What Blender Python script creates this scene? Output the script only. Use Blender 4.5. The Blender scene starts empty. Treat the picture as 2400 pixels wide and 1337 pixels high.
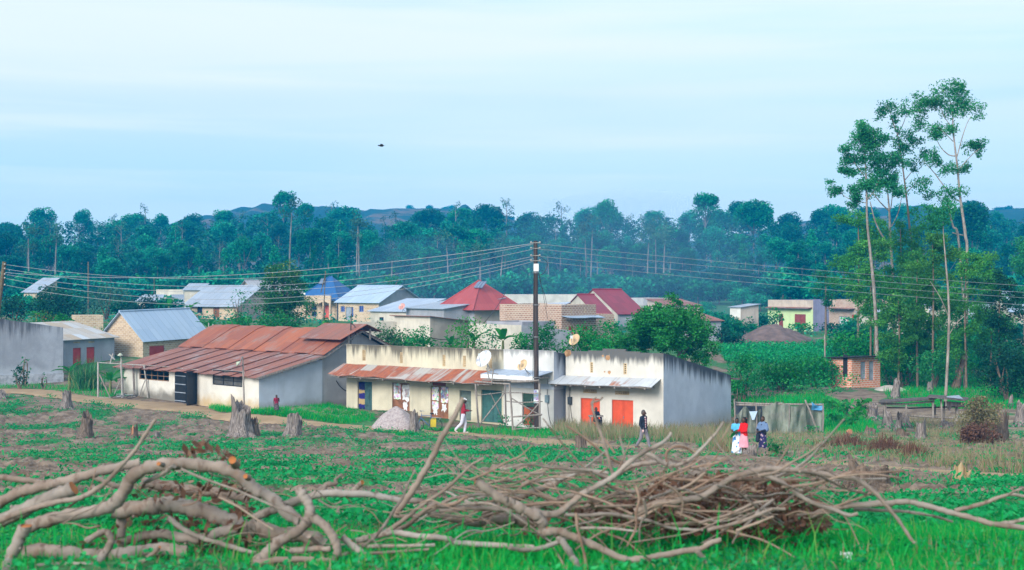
import bpy, math, random
import numpy as np
from mathutils import Vector, Matrix
SC = bpy.context.scene
COL = SC.collection
R_ = random.Random(7)
RNG = np.random.default_rng(11)
rad = math.radians
# ---------------------------------------------------------------- camera, sky, sun, exposure
FPX, CX, CY, HC = 3333.3, 1200.0, 668.5, 1.5
cd = bpy.data.cameras.new('camera')
cam = bpy.data.objects.new('camera', cd); COL.objects.link(cam)
cam.location = (0, 0, HC); cam.rotation_euler = (rad(90), 0, 0)
cd.lens = 50; cd.sensor_width = 36; cd.clip_start = 0.1; cd.clip_end = 6000
cd.dof.use_dof = True; cd.dof.focus_distance = 75; cd.dof.aperture_fstop = 3.6
SC.camera = cam
SUN_EL, SUN_AZ = rad(27), rad(212)
wd = bpy.data.worlds.new('World'); SC.world = wd; wd.use_nodes = True
wt = wd.node_tree; wt.nodes.clear()
def wn(t, **k):
    n = wt.nodes.new(t)
    for a, b in k.items(): setattr(n, a, b)
    return n
def wl(a, b): wt.links.new(a, b)
w_out = wn('ShaderNodeOutputWorld'); w_bg = wn('ShaderNodeBackground'); w_bg.inputs[1].default_value = 0.086
w_sky = wn('ShaderNodeTexSky', sky_type='NISHITA', sun_disc=False, sun_elevation=SUN_EL, sun_rotation=SUN_AZ)
w_sky.air_density = 1.0; w_sky.dust_density = 0.6; w_sky.ozone_density = 2.0
w_tc = wn('ShaderNodeTexCoord')
def w_streak(scale, loc, detail, lo, hi, dist=0.0):
    m = wn('ShaderNodeMapping'); m.inputs['Scale'].default_value = scale; m.inputs['Location'].default_value = loc
    m.inputs['Rotation'].default_value = (0, rad(2.0), 0)
    n = wn('ShaderNodeTexNoise'); n.inputs['Scale'].default_value = 1; n.inputs['Detail'].default_value = detail; n.inputs['Roughness'].default_value = .55
    n.inputs['Distortion'].default_value = dist
    r = wn('ShaderNodeMapRange'); r.interpolation_type = 'SMOOTHSTEP'; r.inputs[1].default_value = lo; r.inputs[2].default_value = hi
    wl(w_tc.outputs['Generated'], m.inputs[0]); wl(m.outputs[0], n.inputs[0]); wl(n.outputs[0], r.inputs[0])
    return r.outputs[0]
# high thin stratus veil: whole sky is pale, streaks are whiter
w_m1 = wn('ShaderNodeMix', data_type='RGBA'); w_m1.inputs[0].default_value = 0.86
w_m1.inputs[7].default_value = (5.6, 8.9, 11.0, 1)
wl(w_sky.outputs[0], w_m1.inputs[6])
def w_over(prev, mask, col, amt):
    mu = wn('ShaderNodeMath', operation='MULTIPLY'); mu.inputs[1].default_value = amt; wl(mask, mu.inputs[0])
    m = wn('ShaderNodeMix', data_type='RGBA'); wl(mu.outputs[0], m.inputs[0]); wl(prev, m.inputs[6]); m.inputs[7].default_value = col
    return m.outputs[2]
c = w_m1.outputs[2]
c = w_over(c, w_streak((1.3, 1.3, 11), (3.1, 0.4, 1.7), 3, .40, .60), (7.9, 10.1, 11.1, 1), .7)
c = w_over(c, w_streak((1.6, 1.6, 30), (7.3, 2.2, 4.9), 5, .48, .68, .3), (9.8, 10.7, 11.2, 1), .7)
w_sep = wn('ShaderNodeSeparateXYZ'); wl(w_tc.outputs['Generated'], w_sep.inputs[0])
w_top = wn('ShaderNodeMapRange'); w_top.interpolation_type = 'SMOOTHSTEP'; w_top.inputs[1].default_value = .045; w_top.inputs[2].default_value = .175
wl(w_sep.outputs[2], w_top.inputs[0])
w_mu = wn('ShaderNodeMath', operation='MULTIPLY'); wl(w_top.outputs[0], w_mu.inputs[0]); wl(w_streak((1.0, 1.0, 16), (1.4, 5.4, 2.75), 4, .28, .6, .2), w_mu.inputs[1])
c = w_over(c, w_mu.outputs[0], (9.7, 10.2, 10.8, 1), .85)
w_hz = wn('ShaderNodeMapRange'); w_hz.interpolation_type = 'SMOOTHSTEP'
for i_, v_ in enumerate((.015, .13, 1., 0.)): w_hz.inputs[i_ + 1].default_value = v_
wl(w_sep.outputs[2], w_hz.inputs[0])
c = w_over(c, w_hz.outputs[0], (9.7, 11.8, 12.2, 1), .8)   # the sky is palest low down, before the air in between tints it
wl(c, w_bg.inputs[0]); wl(w_bg.outputs[0], w_out.inputs[0])
sd = bpy.data.lights.new('sun', 'SUN'); sd.energy = 3.5; sd.angle = rad(26); sd.color = (1, .95, .88)
sun = bpy.data.objects.new('sun', sd); COL.objects.link(sun)
sdir = Vector((math.sin(SUN_AZ) * math.cos(SUN_EL), math.cos(SUN_AZ) * math.cos(SUN_EL), math.sin(SUN_EL)))
sun.rotation_euler = sdir.to_track_quat('Z', 'Y').to_euler(); sun.location = sdir * 300
SC.view_settings.view_transform = 'Standard'; SC.view_settings.look = 'None'
SC.view_settings.exposure = 0.38; SC.view_settings.gamma = 1; SC.view_settings.use_curve_mapping = False
SC.render.engine = 'CYCLES'
cy = SC.cycles
cy.use_denoising = True
try: cy.denoiser = 'OPENIMAGEDENOISE'
except Exception: pass
cy.max_bounces = 5; cy.diffuse_bounces = 3; cy.glossy_bounces = 2; cy.transmission_bounces = 3; cy.transparent_max_bounces = 8; cy.volume_bounces = 0
cy.use_adaptive_sampling = True; cy.adaptive_threshold = 0.02
cy.sample_clamp_indirect = 4
# ---------------------------------------------------------------- picture <-> place
def W(px, py, D): return Vector(((px - CX) / FPX * D, D, HC - (py - CY) / FPX * D))
def zpy(py, D): return HC - (py - CY) / FPX * D
_tab = np.random.default_rng(3).random((256, 256))
def vnoise(x, y, s=0):
    x = np.asarray(x, float) + s * 17.31; y = np.asarray(y, float) + s * 9.77
    xi = np.floor(x).astype(int); yi = np.floor(y).astype(int); fx = x - xi; fy = y - yi
    fx = fx * fx * (3 - 2 * fx); fy = fy * fy * (3 - 2 * fy)
    a = _tab[xi & 255, yi & 255]; b = _tab[(xi + 1) & 255, yi & 255]; c_ = _tab[xi & 255, (yi + 1) & 255]; d = _tab[(xi + 1) & 255, (yi + 1) & 255]
    return (a * (1 - fx) + b * fx) * (1 - fy) + (c_ * (1 - fx) + d * fx) * fy
def fbm(x, y, s=0, o=4):
    t = 0; a = .5
    for i in range(o):
        t = t + a * vnoise(x * 2 ** i, y * 2 ** i, s + i * 3); a *= .5
    return t / (1 - .5 ** o)
PROF = [(-60, .5), (0, .25), (5, .1), (7.5, 0), (12, -.6), (20, -1.6), (30, -2.75), (40, -3.75), (50, -4.65), (60, -5.45), (66, -5.95), (74, -6.35), (82, -6.55),
        (95, -6.35), (110, -6.0), (122, -4.7), (140, -3.3), (170, -2.65), (210, -2.2), (260, -1.8), (300, -1.4), (350, 0), (450, 3.5), (650, 6), (900, 4), (3000, 0)]
_py = np.arange(-60, 1000, .5); _pz = np.interp(_py, [p[0] for p in PROF], [p[1] for p in PROF])
_k = np.ones(9) / 9; _pz2 = np.convolve(np.pad(_pz, 4, mode='edge'), _k, 'valid')
def zt(x, y):
    x = np.asarray(x, float); y = np.asarray(y, float)
    z = np.interp(y, _py, _pz2)
    g = lambda cx, cy_, sx, sy, a: a * np.exp(-((x - cx) / sx) ** 2 - ((y - cy_) / sy) ** 2)
    z = z + g(15, 87, 11, 10, -.75) + g(-24, 98, 14, 14, .2) + g(44, 215, 28, 40, -.6) + g(30, 120, 12, 10, -.45) + g(-70, 220, 30, 40, -.6) + g(-14.2, 84.3, 5.2, 2.3, .5)
    z = z - 2.2 / (1 + np.exp(-(x - 15 - .05 * (y - 120)) / 3.5)) * np.clip((y - 106) / 12, 0, 1) * np.clip((270 - y) / 50, 0, 1)
    z = z + (fbm(x / 14, y / 14, 5, 2) - .5) * .35 * np.clip((y - 14) / 20, 0, 1)
    return z
def ztf(x, y): return float(zt(x, y))
_Ds = np.concatenate([np.linspace(3, 90, 500), np.linspace(91, 480, 400)])
def hits(px, py):
    """distance at which the sight line through the photo's pixel meets the ground"""
    px = np.atleast_1d(np.asarray(px, float)); py = np.atleast_1d(np.asarray(py, float)); out = np.full(px.shape, 480.)
    for i0 in range(0, len(px), 4000):
        kx = (px[i0:i0 + 4000, None] - CX) / FPX; kz = (py[i0:i0 + 4000, None] - CY) / FPX
        f = (HC - kz * _Ds) - zt(kx * _Ds, np.broadcast_to(_Ds, (kx.shape[0], len(_Ds))))
        below = f < 0; j = np.argmax(below, 1); ok = below.any(1) & (j > 0); r = np.arange(len(j)); jm = np.maximum(j - 1, 0)
        a, b = f[r, jm], f[r, j]
        t = np.where(ok, a / np.where(a - b == 0, 1, a - b), 0)
        out[i0:i0 + 4000] = np.where(ok, _Ds[jm] + t * (_Ds[j] - _Ds[jm]), 480)
    return out
def hit(px, py): return float(hits([px], [py])[0])
def ground(px, py):
    D = hit(px, py); x = (px - CX) / FPX * D
    return Vector((x, D, ztf(x, D)))
def ground_at(px, D):
    x = (px - CX) / FPX * D; return Vector((x, D, ztf(x, D)))
# ---------------------------------------------------------------- objects, names, labels
OFF = {}
def tag(o, label=None, cat=None, group=None, kind=None):
    if label: o['label'] = label
    if cat: o['category'] = cat
    if group: o['group'] = group
    if kind: o['kind'] = kind
    return o
def thing(name, label, cat, loc=(0, 0, 0), group=None):
    o = bpy.data.objects.new(name, None); COL.objects.link(o); o.empty_display_size = .2
    o.location = loc; OFF[o.name] = Vector(loc)
    return tag(o, label, cat, group)
class MB:
    def __init__(s): s.v = []; s.f = []; s.m = []; s.sm = []
    def add(s, vs, fs, mi=0, smooth=False):
        b = len(s.v); s.v += [tuple(v) for v in vs]
        for f in fs: s.f.append(tuple(b + i for i in f)); s.m.append(mi); s.sm.append(smooth)
    def quad(s, a, b, c_, d, mi=0): s.add([a, b, c_, d], [(0, 1, 2, 3)], mi)
    def poly(s, pts, mi=0): s.add(pts, [tuple(range(len(pts)))], mi)
    def slab(s, pts, t, mi=0):
        """closed sheet of thickness t under the polygon pts"""
        pts = [Vector(p) for p in pts]; n = (pts[1] - pts[0]).cross(pts[2] - pts[0]).normalized()
        lo = [p - n * t for p in pts]; k = len(pts)
        s.add(pts + lo, [tuple(range(k)), tuple(range(2 * k - 1, k - 1, -1))] + [(i, k + i, k + (i + 1) % k, (i + 1) % k) for i in range(k)], mi)
    def box(s, o, a, b, c_, mi=0):
        o, a, b, c_ = map(Vector, (o, a, b, c_))
        vs = [o, o + a, o + a + b, o + b, o + c_, o + a + c_, o + a + b + c_, o + b + c_]
        s.add(vs, [(3, 2, 1, 0), (4, 5, 6, 7), (0, 1, 5, 4), (1, 2, 6, 5), (2, 3, 7, 6), (3, 0, 4, 7)], mi)
    def cbox(s, c_, x, y, z, mi=0): s.box((c_[0] - x / 2, c_[1] - y / 2, c_[2] - z / 2), (x, 0, 0), (0, y, 0), (0, 0, z), mi)
    def tube(s, pts, rs, n=7, mi=0, caps=True, wob=0, capmi=None):
        pts = [Vector(p) for p in pts]; k = len(pts)
        if not hasattr(rs, '__len__'): rs = [rs] * k
        t0 = (pts[1] - pts[0]).normalized(); up = Vector((0, 0, 1)) if abs(t0.z) < .9 else Vector((1, 0, 0))
        a = t0.cross(up).normalized(); vs = []
        for i in range(k):
            t = (pts[min(i + 1, k - 1)] - pts[max(i - 1, 0)]).normalized()
            a = (a - t * a.dot(t)); a = a.normalized() if a.length > 1e-6 else t.orthogonal().normalized(); b = t.cross(a)
            for j in range(n):
                r = rs[i] * (1 + wob * (R_.random() - .5)); g = 2 * math.pi * j / n
                vs.append(pts[i] + a * (r * math.cos(g)) + b * (r * math.sin(g)))
        fs = [(i * n + j, i * n + (j + 1) % n, (i + 1) * n + (j + 1) % n, (i + 1) * n + j) for i in range(k - 1) for j in range(n)]
        s.add(vs, fs, mi, True)
        if caps:
            cm = mi if capmi is None else capmi
            s.add(vs[:n], [tuple(range(n - 1, -1, -1))], cm); s.add(vs[-n:], [tuple(range(n))], cm)
    def ball(s, c_, r, n=10, m=7, mi=0, sc=(1, 1, 1)):
        c_ = Vector(c_); vs = []
        for i in range(m + 1):
            p = math.pi * i / m
            for j in range(n):
                q = 2 * math.pi * j / n
                vs.append(c_ + Vector((r * sc[0] * math.sin(p) * math.cos(q), r * sc[1] * math.sin(p) * math.sin(q), r * sc[2] * math.cos(p))))
        s.add(vs, [(i * n + j, (i + 1) * n + j, (i + 1) * n + (j + 1) % n, i * n + (j + 1) % n) for i in range(m) for j in range(n)], mi, True)
    def lathe(s, prof, n=16, at=(0, 0, 0), M=None, mi=0):
        at = Vector(at); vs = []
        for r, z in prof:
            for j in range(n):
                q = 2 * math.pi * j / n; v = Vector((r * math.cos(q), r * math.sin(q), z))
                vs.append(at + (M @ v if M else v))
        k = len(prof)
        s.add(vs, [(i * n + j, i * n + (j + 1) % n, (i + 1) * n + (j + 1) % n, (i + 1) * n + j) for i in range(k - 1) for j in range(n)], mi, True)
    def build(s, name, mats, parent=None, loc=None, world=True):
        mats = mats if isinstance(mats, (list, tuple)) else [mats]
        off = OFF[parent.name] if (parent and world) else Vector(loc or (0, 0, 0))
        if parent and not world: off = Vector((0, 0, 0))
        V = np.array(s.v, float).reshape(-1, 3) - np.array(off)
        me = bpy.data.meshes.new(name); me.from_pydata(V.tolist(), [], s.f)
        for m in mats: me.materials.append(m)
        if len(mats) > 1: me.polygons.foreach_set('material_index', s.m)
        me.polygons.foreach_set('use_smooth', s.sm)
        uv_project(me)
        o = bpy.data.objects.new(name, me); COL.objects.link(o)
        if parent: o.parent = parent; OFF[o.name] = off if world else Vector((0, 0, 0))
        else: o.location = off; OFF[o.name] = off
        return o
def uv_project(me):
    """metres along the face: u level, v up the wall or the slope"""
    ul = me.uv_layers.new(name='UVMap'); n = len(me.loops)
    if n == 0: return
    co = np.empty(len(me.vertices) * 3); me.vertices.foreach_get('co', co); co = co.reshape(-1, 3)
    li = np.empty(n, int); me.loops.foreach_get('vertex_index', li)
    nf = len(me.polygons); no = np.empty(nf * 3); me.polygons.foreach_get('normal', no); no = no.reshape(-1, 3)
    tot = np.empty(nf, int); me.polygons.foreach_get('loop_total', tot); N = np.repeat(no, tot, 0)
    u = np.stack([-N[:, 1], N[:, 0], np.zeros(n)], 1); l = np.linalg.norm(u, axis=1); flat = l < 1e-4
    u[flat] = (1, 0, 0); l[flat] = 1; u /= l[:, None]; v = np.cross(N, u); P = co[li]
    ul.data.foreach_set('uv', np.stack([(P * u).sum(1), (P * v).sum(1)], 1).ravel())
def np_mesh(name, V, nper, mat, parent=None, rnd=None, smooth=False, loc=None):
    """many separate faces of nper corners each (leaves, blades); V: (k*nper,3)"""
    k = len(V) // nper
    me = bpy.data.meshes.new(name); me.vertices.add(len(V)); me.vertices.foreach_set('co', np.ascontiguousarray(V, dtype=np.float32).ravel())
    me.loops.add(len(V)); me.loops.foreach_set('vertex_index', np.arange(len(V), dtype=np.int32))
    me.polygons.add(k); me.polygons.foreach_set('loop_start', np.arange(0, len(V), nper, dtype=np.int32))
    me.update(calc_edges=True)
    if rnd is not None:
        at = me.attributes.new('rnd', 'FLOAT', 'FACE'); at.data.foreach_set('value', np.asarray(rnd, dtype=np.float32))
    me.materials.append(mat)
    o = bpy.data.objects.new(name, me); COL.objects.link(o)
    if parent: o.parent = parent; OFF[o.name] = OFF.get(parent.name, Vector())
    if loc is not None: o.location = loc
    return o
def spline(pts, rs=None, sub=6):
    P = [Vector(p) for p in pts]; n = len(P)
    if rs is None: rs = [1] * n
    elif not hasattr(rs, '__len__'): rs = [rs] * n
    elif len(rs) == 2 and n != 2: rs = [rs[0] + (rs[1] - rs[0]) * i / (n - 1) for i in range(n)]
    out, ro = [], []
    for i in range(n - 1):
        a, b, c_, d = P[max(i - 1, 0)], P[i], P[i + 1], P[min(i + 2, n - 1)]
        for j in range(sub):
            t = j / sub
            out.append(.5 * ((2 * b) + (c_ - a) * t + (2 * a - 5 * b + 4 * c_ - d) * t * t + (3 * b - a - 3 * c_ + d) * t ** 3)); ro.append(rs[i] + (rs[i + 1] - rs[i]) * t)
    out.append(P[-1]); ro.append(rs[-1])
    return out, ro
# ---------------------------------------------------------------- materials
MATS = {}
class Nt:
    def __init__(s, name):
        s.m = bpy.data.materials.new(name); s.m.use_nodes = True; s.t = s.m.node_tree; s.t.nodes.clear()
        s.out = s.n('ShaderNodeOutputMaterial'); s._tc = None
    def n(s, t, **k):
        x = s.t.nodes.new(t)
        for a, b in k.items(): setattr(x, a, b)
        return x
    def l(s, a, b): s.t.links.new(a, b)
    def put(s, sock, v):
        if isinstance(v, bpy.types.NodeSocket): s.l(v, sock)
        elif isinstance(v, (tuple, list)) and len(v) == 3 and sock.type == 'RGBA': sock.default_value = (*v, 1)
        else: sock.default_value = v
    def tc(s, k='Object'):
        if not s._tc: s._tc = s.n('ShaderNodeTexCoord')
        return s._tc.outputs[k]
    def noise(s, scale, detail=3, co=None, rough=.55, sc=None, dist=0, col=False):
        x = s.n('ShaderNodeTexNoise'); x.inputs['Scale'].default_value = scale; x.inputs['Detail'].default_value = detail; x.inputs['Roughness'].default_value = rough
        x.inputs['Distortion'].default_value = dist
        co = co or s.tc()
        if sc:
            mp = s.n('ShaderNodeMapping'); mp.inputs['Scale'].default_value = sc; s.l(co, mp.inputs[0]); co = mp.outputs[0]
        s.l(co, x.inputs['Vector']); return x.outputs['Color' if col else 'Fac']
    def ramp(s, v, lo, hi, a=0., b=1.):
        x = s.n('ShaderNodeMapRange'); x.interpolation_type = 'SMOOTHSTEP'; s.put(x.inputs[0], v)
        for i, q in enumerate((lo, hi, a, b)): x.inputs[i + 1].default_value = q
        return x.outputs[0]
    def mix(s, f, a, b, mode='MIX'):
        x = s.n('ShaderNodeMix', data_type='RGBA', blend_type=mode); s.put(x.inputs[0], f); s.put(x.inputs[6], a); s.put(x.inputs[7], b); return x.outputs[2]
    def math(s, op, a, b=0.):
        x = s.n('ShaderNodeMath', operation=op); s.put(x.inputs[0], a); s.put(x.inputs[1], b); return x.outputs[0]
    def bump(s, h, st=.3, dist=.02):
        x = s.n('ShaderNodeBump'); x.inputs['Strength'].default_value = st; x.inputs['Distance'].default_value = dist; s.l(h, x.inputs['Height']); return x.outputs[0]
    def attr(s, name):
        x = s.n('ShaderNodeAttribute'); x.attribute_name = name; return x.outputs['Fac']
    def bsdf(s, col, rough=.8, bump=None, metal=0, spec=.3):
        b = s.n('ShaderNodeBsdfPrincipled'); s.put(b.inputs['Base Color'], col); s.put(b.inputs['Roughness'], rough); b.inputs['Metallic'].default_value = metal
        b.inputs['Specular IOR Level'].default_value = spec
        if bump is not None: s.l(bump, b.inputs['Normal'])
        s.l(b.outputs[0], s.out.inputs[0]); return s.m
def hsvj(c_, k): return tuple(min(1, max(0, x * k)) for x in c_)
def m_plain(name, col, rough=.7, var=.25, scale=3., bump=.15, metal=0, spec=.3):
    if name in MATS: return MATS[name]
    t = Nt(name); nz = t.noise(scale, 4); n2 = t.noise(scale * 9, 3)
    c_ = t.mix(t.ramp(nz, .3, .7), hsvj(col, 1 - var), hsvj(col, 1 + var * .7)); c_ = t.mix(t.ramp(n2, .55, .8, 0, .35), c_, hsvj(col, .55))
    MATS[name] = t.bsdf(c_, rough, t.bump(n2, bump), metal, spec); return MATS[name]
def m_plaster(name, col, top=None, mould=(.05, .055, .06), low=None, lowcol=(.2, .15, .1), stain=.3, amt=.9):
    """rendered wall: blotches, run-down streaks, black mould that grew under the parapet (top = heights above the base it spans)"""
    t = Nt(name); a = t.noise(.7, 4); b = t.noise(1.4, 5, sc=(2.2, 2.2, .22)); d = t.noise(14, 3)
    c_ = t.mix(t.ramp(a, .35, .7), hsvj(col, 1 - stain * .5), hsvj(col, 1.06)); c_ = t.mix(t.ramp(b, .5, .8, 0, stain), c_, hsvj(col, .55))
    c_ = t.mix(t.ramp(d, .62, .75, 0, .25), c_, hsvj(col, .6))
    sp = t.n('ShaderNodeSeparateXYZ'); t.l(t.tc(), sp.inputs[0]); z = sp.outputs[2]
    if top:
        zz = t.math('ADD', z, t.math('MULTIPLY', t.math('SUBTRACT', t.noise(2.2, 5, sc=(1.6, 1.6, .16)), .5), (top[1] - top[0]) * 2.6))
        c_ = t.mix(t.ramp(zz, top[0], top[1], 0, amt), c_, mould)
    if low:
        zz = t.math('ADD', z, t.math('MULTIPLY', t.math('SUBTRACT', t.noise(1.1, 4), .5), (low[1] - low[0]) * 1.6))
        c_ = t.mix(t.ramp(zz, low[0], low[1], .85, 0), c_, lowcol)
    MATS[name] = t.bsdf(c_, .92, t.bump(d, .25), 0, .15); return MATS[name]
def m_brick(name, c1, c2, mortar, bw=.26, bh=.11, ms=.018, blot=.3):
    t = Nt(name); b = t.n('ShaderNodeTexBrick'); t.l(t.tc('UV'), b.inputs['Vector']); b.inputs['Scale'].default_value = 1
    b.inputs['Brick Width'].default_value = bw; b.inputs['Row Height'].default_value = bh; b.inputs['Mortar Size'].default_value = ms; b.inputs['Mortar Smooth'].default_value = .3
    b.inputs['Bias'].default_value = -.1
    for i, q in enumerate((c1, c2, mortar)): t.put(b.inputs[1 + i], q)
    a = t.noise(.9, 4); d = t.noise(6, 4)
    c_ = t.mix(t.ramp(a, .4, .75, 0, blot), b.outputs[0], hsvj(mortar, 1.0)); c_ = t.mix(t.ramp(d, .55, .8, 0, .4), c_, hsvj(c1, .55))
    MATS[name] = t.bsdf(c_, .93, t.bump(b.outputs['Fac'], -.35), 0, .1); return MATS[name]
def m_tin(name, cols, rust=None, ra=.5, sheet=.8, stain=.25, rough=.5, metal=.25, wear=None):
    """corrugated sheets: each sheet its own tint, lap lines, rust creeping along them"""
    t = Nt(name); sp = t.n('ShaderNodeSeparateXYZ'); t.l(t.tc('UV'), sp.inputs[0]); u, v = sp.outputs[0], sp.outputs[1]
    iu = t.math('FLOOR', t.math('DIVIDE', u, sheet)); iv = t.math('FLOOR', t.math('DIVIDE', v, 2.3))
    cb = t.n('ShaderNodeCombineXYZ'); t.l(iu, cb.inputs[0]); t.l(iv, cb.inputs[1])
    wn_ = t.n('ShaderNodeTexWhiteNoise', noise_dimensions='2D'); t.l(cb.outputs[0], wn_.inputs[0]); r = wn_.outputs['Value']
    c_ = t.mix(r, cols[0], cols[1])
    st = t.noise(1.0, 5, co=t.tc('UV'), sc=(5.5, .33, 1)); bl = t.noise(.45, 4, co=t.tc('UV'))
    if rust:
        k = t.math('ADD', t.math('MULTIPLY', st, .6), t.math('ADD', t.math('MULTIPLY', bl, .75), t.math('MULTIPLY', r, .35)))
        f = t.ramp(k, 1.22 - ra * .9, 1.5 - ra * .9); c_ = t.mix(f, c_, t.mix(t.ramp(t.noise(3, 5, co=t.tc('UV'), sc=(2, .6, 1)), .3, .7), rust[0], rust[1]))
    c_ = t.mix(t.ramp(st, .5, .8, 0, stain), c_, (.10, .09, .09))
    if wear: c_ = t.mix(t.ramp(t.math('ADD', t.math('MULTIPLY', bl, .7), t.math('MULTIPLY', t.noise(1.7, 4, co=t.tc('UV'), sc=(3, .8, 1)), .45)), .58, .72, 0, .8), c_, wear)
    fu = t.math('FRACT', t.math('DIVIDE', u, sheet)); ln = t.math('ADD', t.ramp(fu, .0, .05, 1, 0), t.ramp(fu, .95, 1.0, 0, .7))
    c_ = t.mix(t.math('MULTIPLY', ln, .45), c_, (.07, .055, .05))
    wv = t.math('SINE', t.math('MULTIPLY', u, 2 * math.pi / .1)); h = t.math('ADD', t.math('MULTIPLY', wv, .5), t.math('MULTIPLY', ln, 1.5))
    MATS[name] = t.bsdf(c_, rough, t.bump(h, .35, .012), metal, .35); return MATS[name]
def m_leaf(name, dark, light, yellow=None, trans=.3, objvar=.35, cs=.35, rough=.55):
    if name in MATS: return MATS[name]
    t = Nt(name); oi = t.n('ShaderNodeObjectInfo'); rv = oi.outputs['Random']; r = t.attr('rnd')
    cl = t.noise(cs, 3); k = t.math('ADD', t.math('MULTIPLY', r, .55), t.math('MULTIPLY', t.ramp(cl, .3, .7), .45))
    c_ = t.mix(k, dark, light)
    if yellow: c_ = t.mix(t.ramp(r, .82, .97, 0, .8), c_, yellow)
    hs = t.n('ShaderNodeHueSaturation'); t.l(c_, hs.inputs['Color'])
    t.l(t.ramp(rv, 0, 1, .5 - .05 * objvar, .5 + .035 * objvar), hs.inputs['Hue']); t.l(t.math('ADD', 1 - objvar, t.math('MULTIPLY', t.math('FRACT', t.math('MULTIPLY', rv, 7.31)), 2 * objvar)), hs.inputs['Value'])
    c_ = hs.outputs[0]
    d = t.n('ShaderNodeBsdfPrincipled'); t.l(c_, d.inputs['Base Color']); d.inputs['Roughness'].default_value = rough; d.inputs['Specular IOR Level'].default_value = .1
    tr = t.n('ShaderNodeBsdfTranslucent'); t.l(t.mix(.5, c_, light), tr.inputs[0])
    ms = t.n('ShaderNodeMixShader'); ms.inputs[0].default_value = trans; t.l(d.outputs[0], ms.inputs[1]); t.l(tr.outputs[0], ms.inputs[2]); t.l(ms.outputs[0], t.out.inputs[0])
    MATS[name] = t.m; return t.m
def m_bark(name, a, b, sc=(6, 6, 1.2), cut=None):
    if name in MATS: return MATS[name]
    t = Nt(name); n1 = t.noise(2.2, 5, sc=sc); n2 = t.noise(9, 4); c_ = t.mix(t.ramp(n1, .35, .68), a, b); c_ = t.mix(t.ramp(n2, .58, .78, 0, .5), c_, hsvj(a, .5))
    MATS[name] = t.bsdf(c_, .85, t.bump(n2, .5, .01), 0, .2); return MATS[name]
# ---------------------------------------------------------------- palette
WHITEW = m_plaster('white_render', (.74, .72, .67), low=(.0, .7), lowcol=(.42, .30, .17), stain=.22)
CREAMW = m_plaster('rust_house_render', (.70, .67, .60), low=(.25, 1.0), lowcol=(.13, .115, .09), stain=.3)
CREAM2 = m_plaster('rust_house_render_clean', (.70, .67, .60), low=(.1, .9), lowcol=(.50, .36, .18), stain=.25)
SHOPW = m_plaster('shop_render', (.60, .55, .42), top=(3.55, 4.3), mould=(.10, .09, .07), stain=.3, low=(0, .5), lowcol=(.42, .36, .26))
SHOPW2 = m_plaster('white_shop_render', (.66, .65, .62), top=(3.9, 4.35), mould=(.30, .30, .30), stain=.18)
GREYHW = m_plaster('grey_shop_render', (.63, .60, .54), top=(3.9, 4.45), mould=(.07, .072, .075), stain=.25)
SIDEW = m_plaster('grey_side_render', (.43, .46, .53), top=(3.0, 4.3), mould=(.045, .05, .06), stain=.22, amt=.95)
SHADEW = m_plaster('shaded_side_render', (.50, .56, .65), stain=.25, low=(0, .6), lowcol=(.30, .30, .30))  # side turned from the sun: bluish shade put into the base colour
GREYW = m_plaster('grey_render', (.36, .38, .43), stain=.45, top=(3.2, 5.0), mould=(.06, .06, .07), low=(.3, 1.4), lowcol=(.42, .45, .50))
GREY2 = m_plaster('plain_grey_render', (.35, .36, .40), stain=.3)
PALEW = m_plaster('pale_render', (.60, .55, .47), stain=.4)
PINKW = m_plaster('raw_pinkish_render', (.50, .42, .36), stain=.45)
LIMEW = m_plaster('lime_paint', (.55, .68, .36), stain=.15)
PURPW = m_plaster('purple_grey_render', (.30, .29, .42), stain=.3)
YELB = m_brick('yellow_brick', (.56, .40, .25), (.36, .23, .14), (.60, .52, .42), bw=.40, bh=.17, ms=.03)
REDB = m_brick('red_brick', (.72, .25, .14), (.56, .17, .09), (.64, .54, .45), bw=.38, bh=.17, ms=.03, blot=.1)
BRNB = m_brick('brown_brick', (.36, .20, .14), (.24, .12, .09), (.52, .44, .36), bw=.38, bh=.17, ms=.035)
PINKB = m_brick('pink_brick', (.46, .28, .21), (.32, .19, .14), (.56, .48, .40), bw=.38, bh=.17, ms=.03, blot=.5)
RUST = m_tin('rusty_sheet', [(.38, .115, .055), (.24, .075, .05)], rust=[(.42, .13, .055), (.19, .07, .055)], ra=.42, stain=.8, wear=(.27, .17, .15), rough=.75, metal=.05)
RUSTMIX = m_tin('half_rusted_sheet', [(.42, .40, .38), (.36, .33, .31)], rust=[(.42, .12, .05), (.25, .075, .045)], ra=.62, stain=.3, rough=.7, metal=.05, sheet=.9)
RUSTGREY = m_tin('rust_and_grey_sheet', [(.30, .11, .075), (.23, .11, .09)], rust=[(.33, .10, .06), (.17, .065, .055)], ra=.42, stain=.6, wear=(.31, .26, .26), rough=.75, metal=.05)
TIN = m_tin('grey_blue_sheet', [(.40, .50, .63), (.34, .44, .58)], stain=.2, metal=.1)
TINP = m_tin('pale_sheet', [(.35, .40, .48), (.28, .33, .41)], rust=[(.36, .20, .13), (.30, .16, .11)], ra=.22, stain=.3, metal=.1)
TINS = m_tin('striped_sheet', [(.50, .54, .60), (.40, .31, .22)], stain=.25, metal=.1, rust=[(.45, .28, .15), (.4, .22, .12)], ra=.2)
TINW = m_tin('new_white_sheet', [(.42, .49, .60), (.34, .41, .53)], stain=.12, metal=.1)
TINR = m_tin('pale_awning_sheet', [(.58, .60, .63), (.48, .50, .53)], rust=[(.48, .17, .07), (.36, .12, .06)], ra=.3, stain=.3, metal=.1)
REDT = m_tin('red_sheet', [(.40, .075, .075), (.33, .055, .06)], stain=.22, metal=.05, rough=.6)
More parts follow.
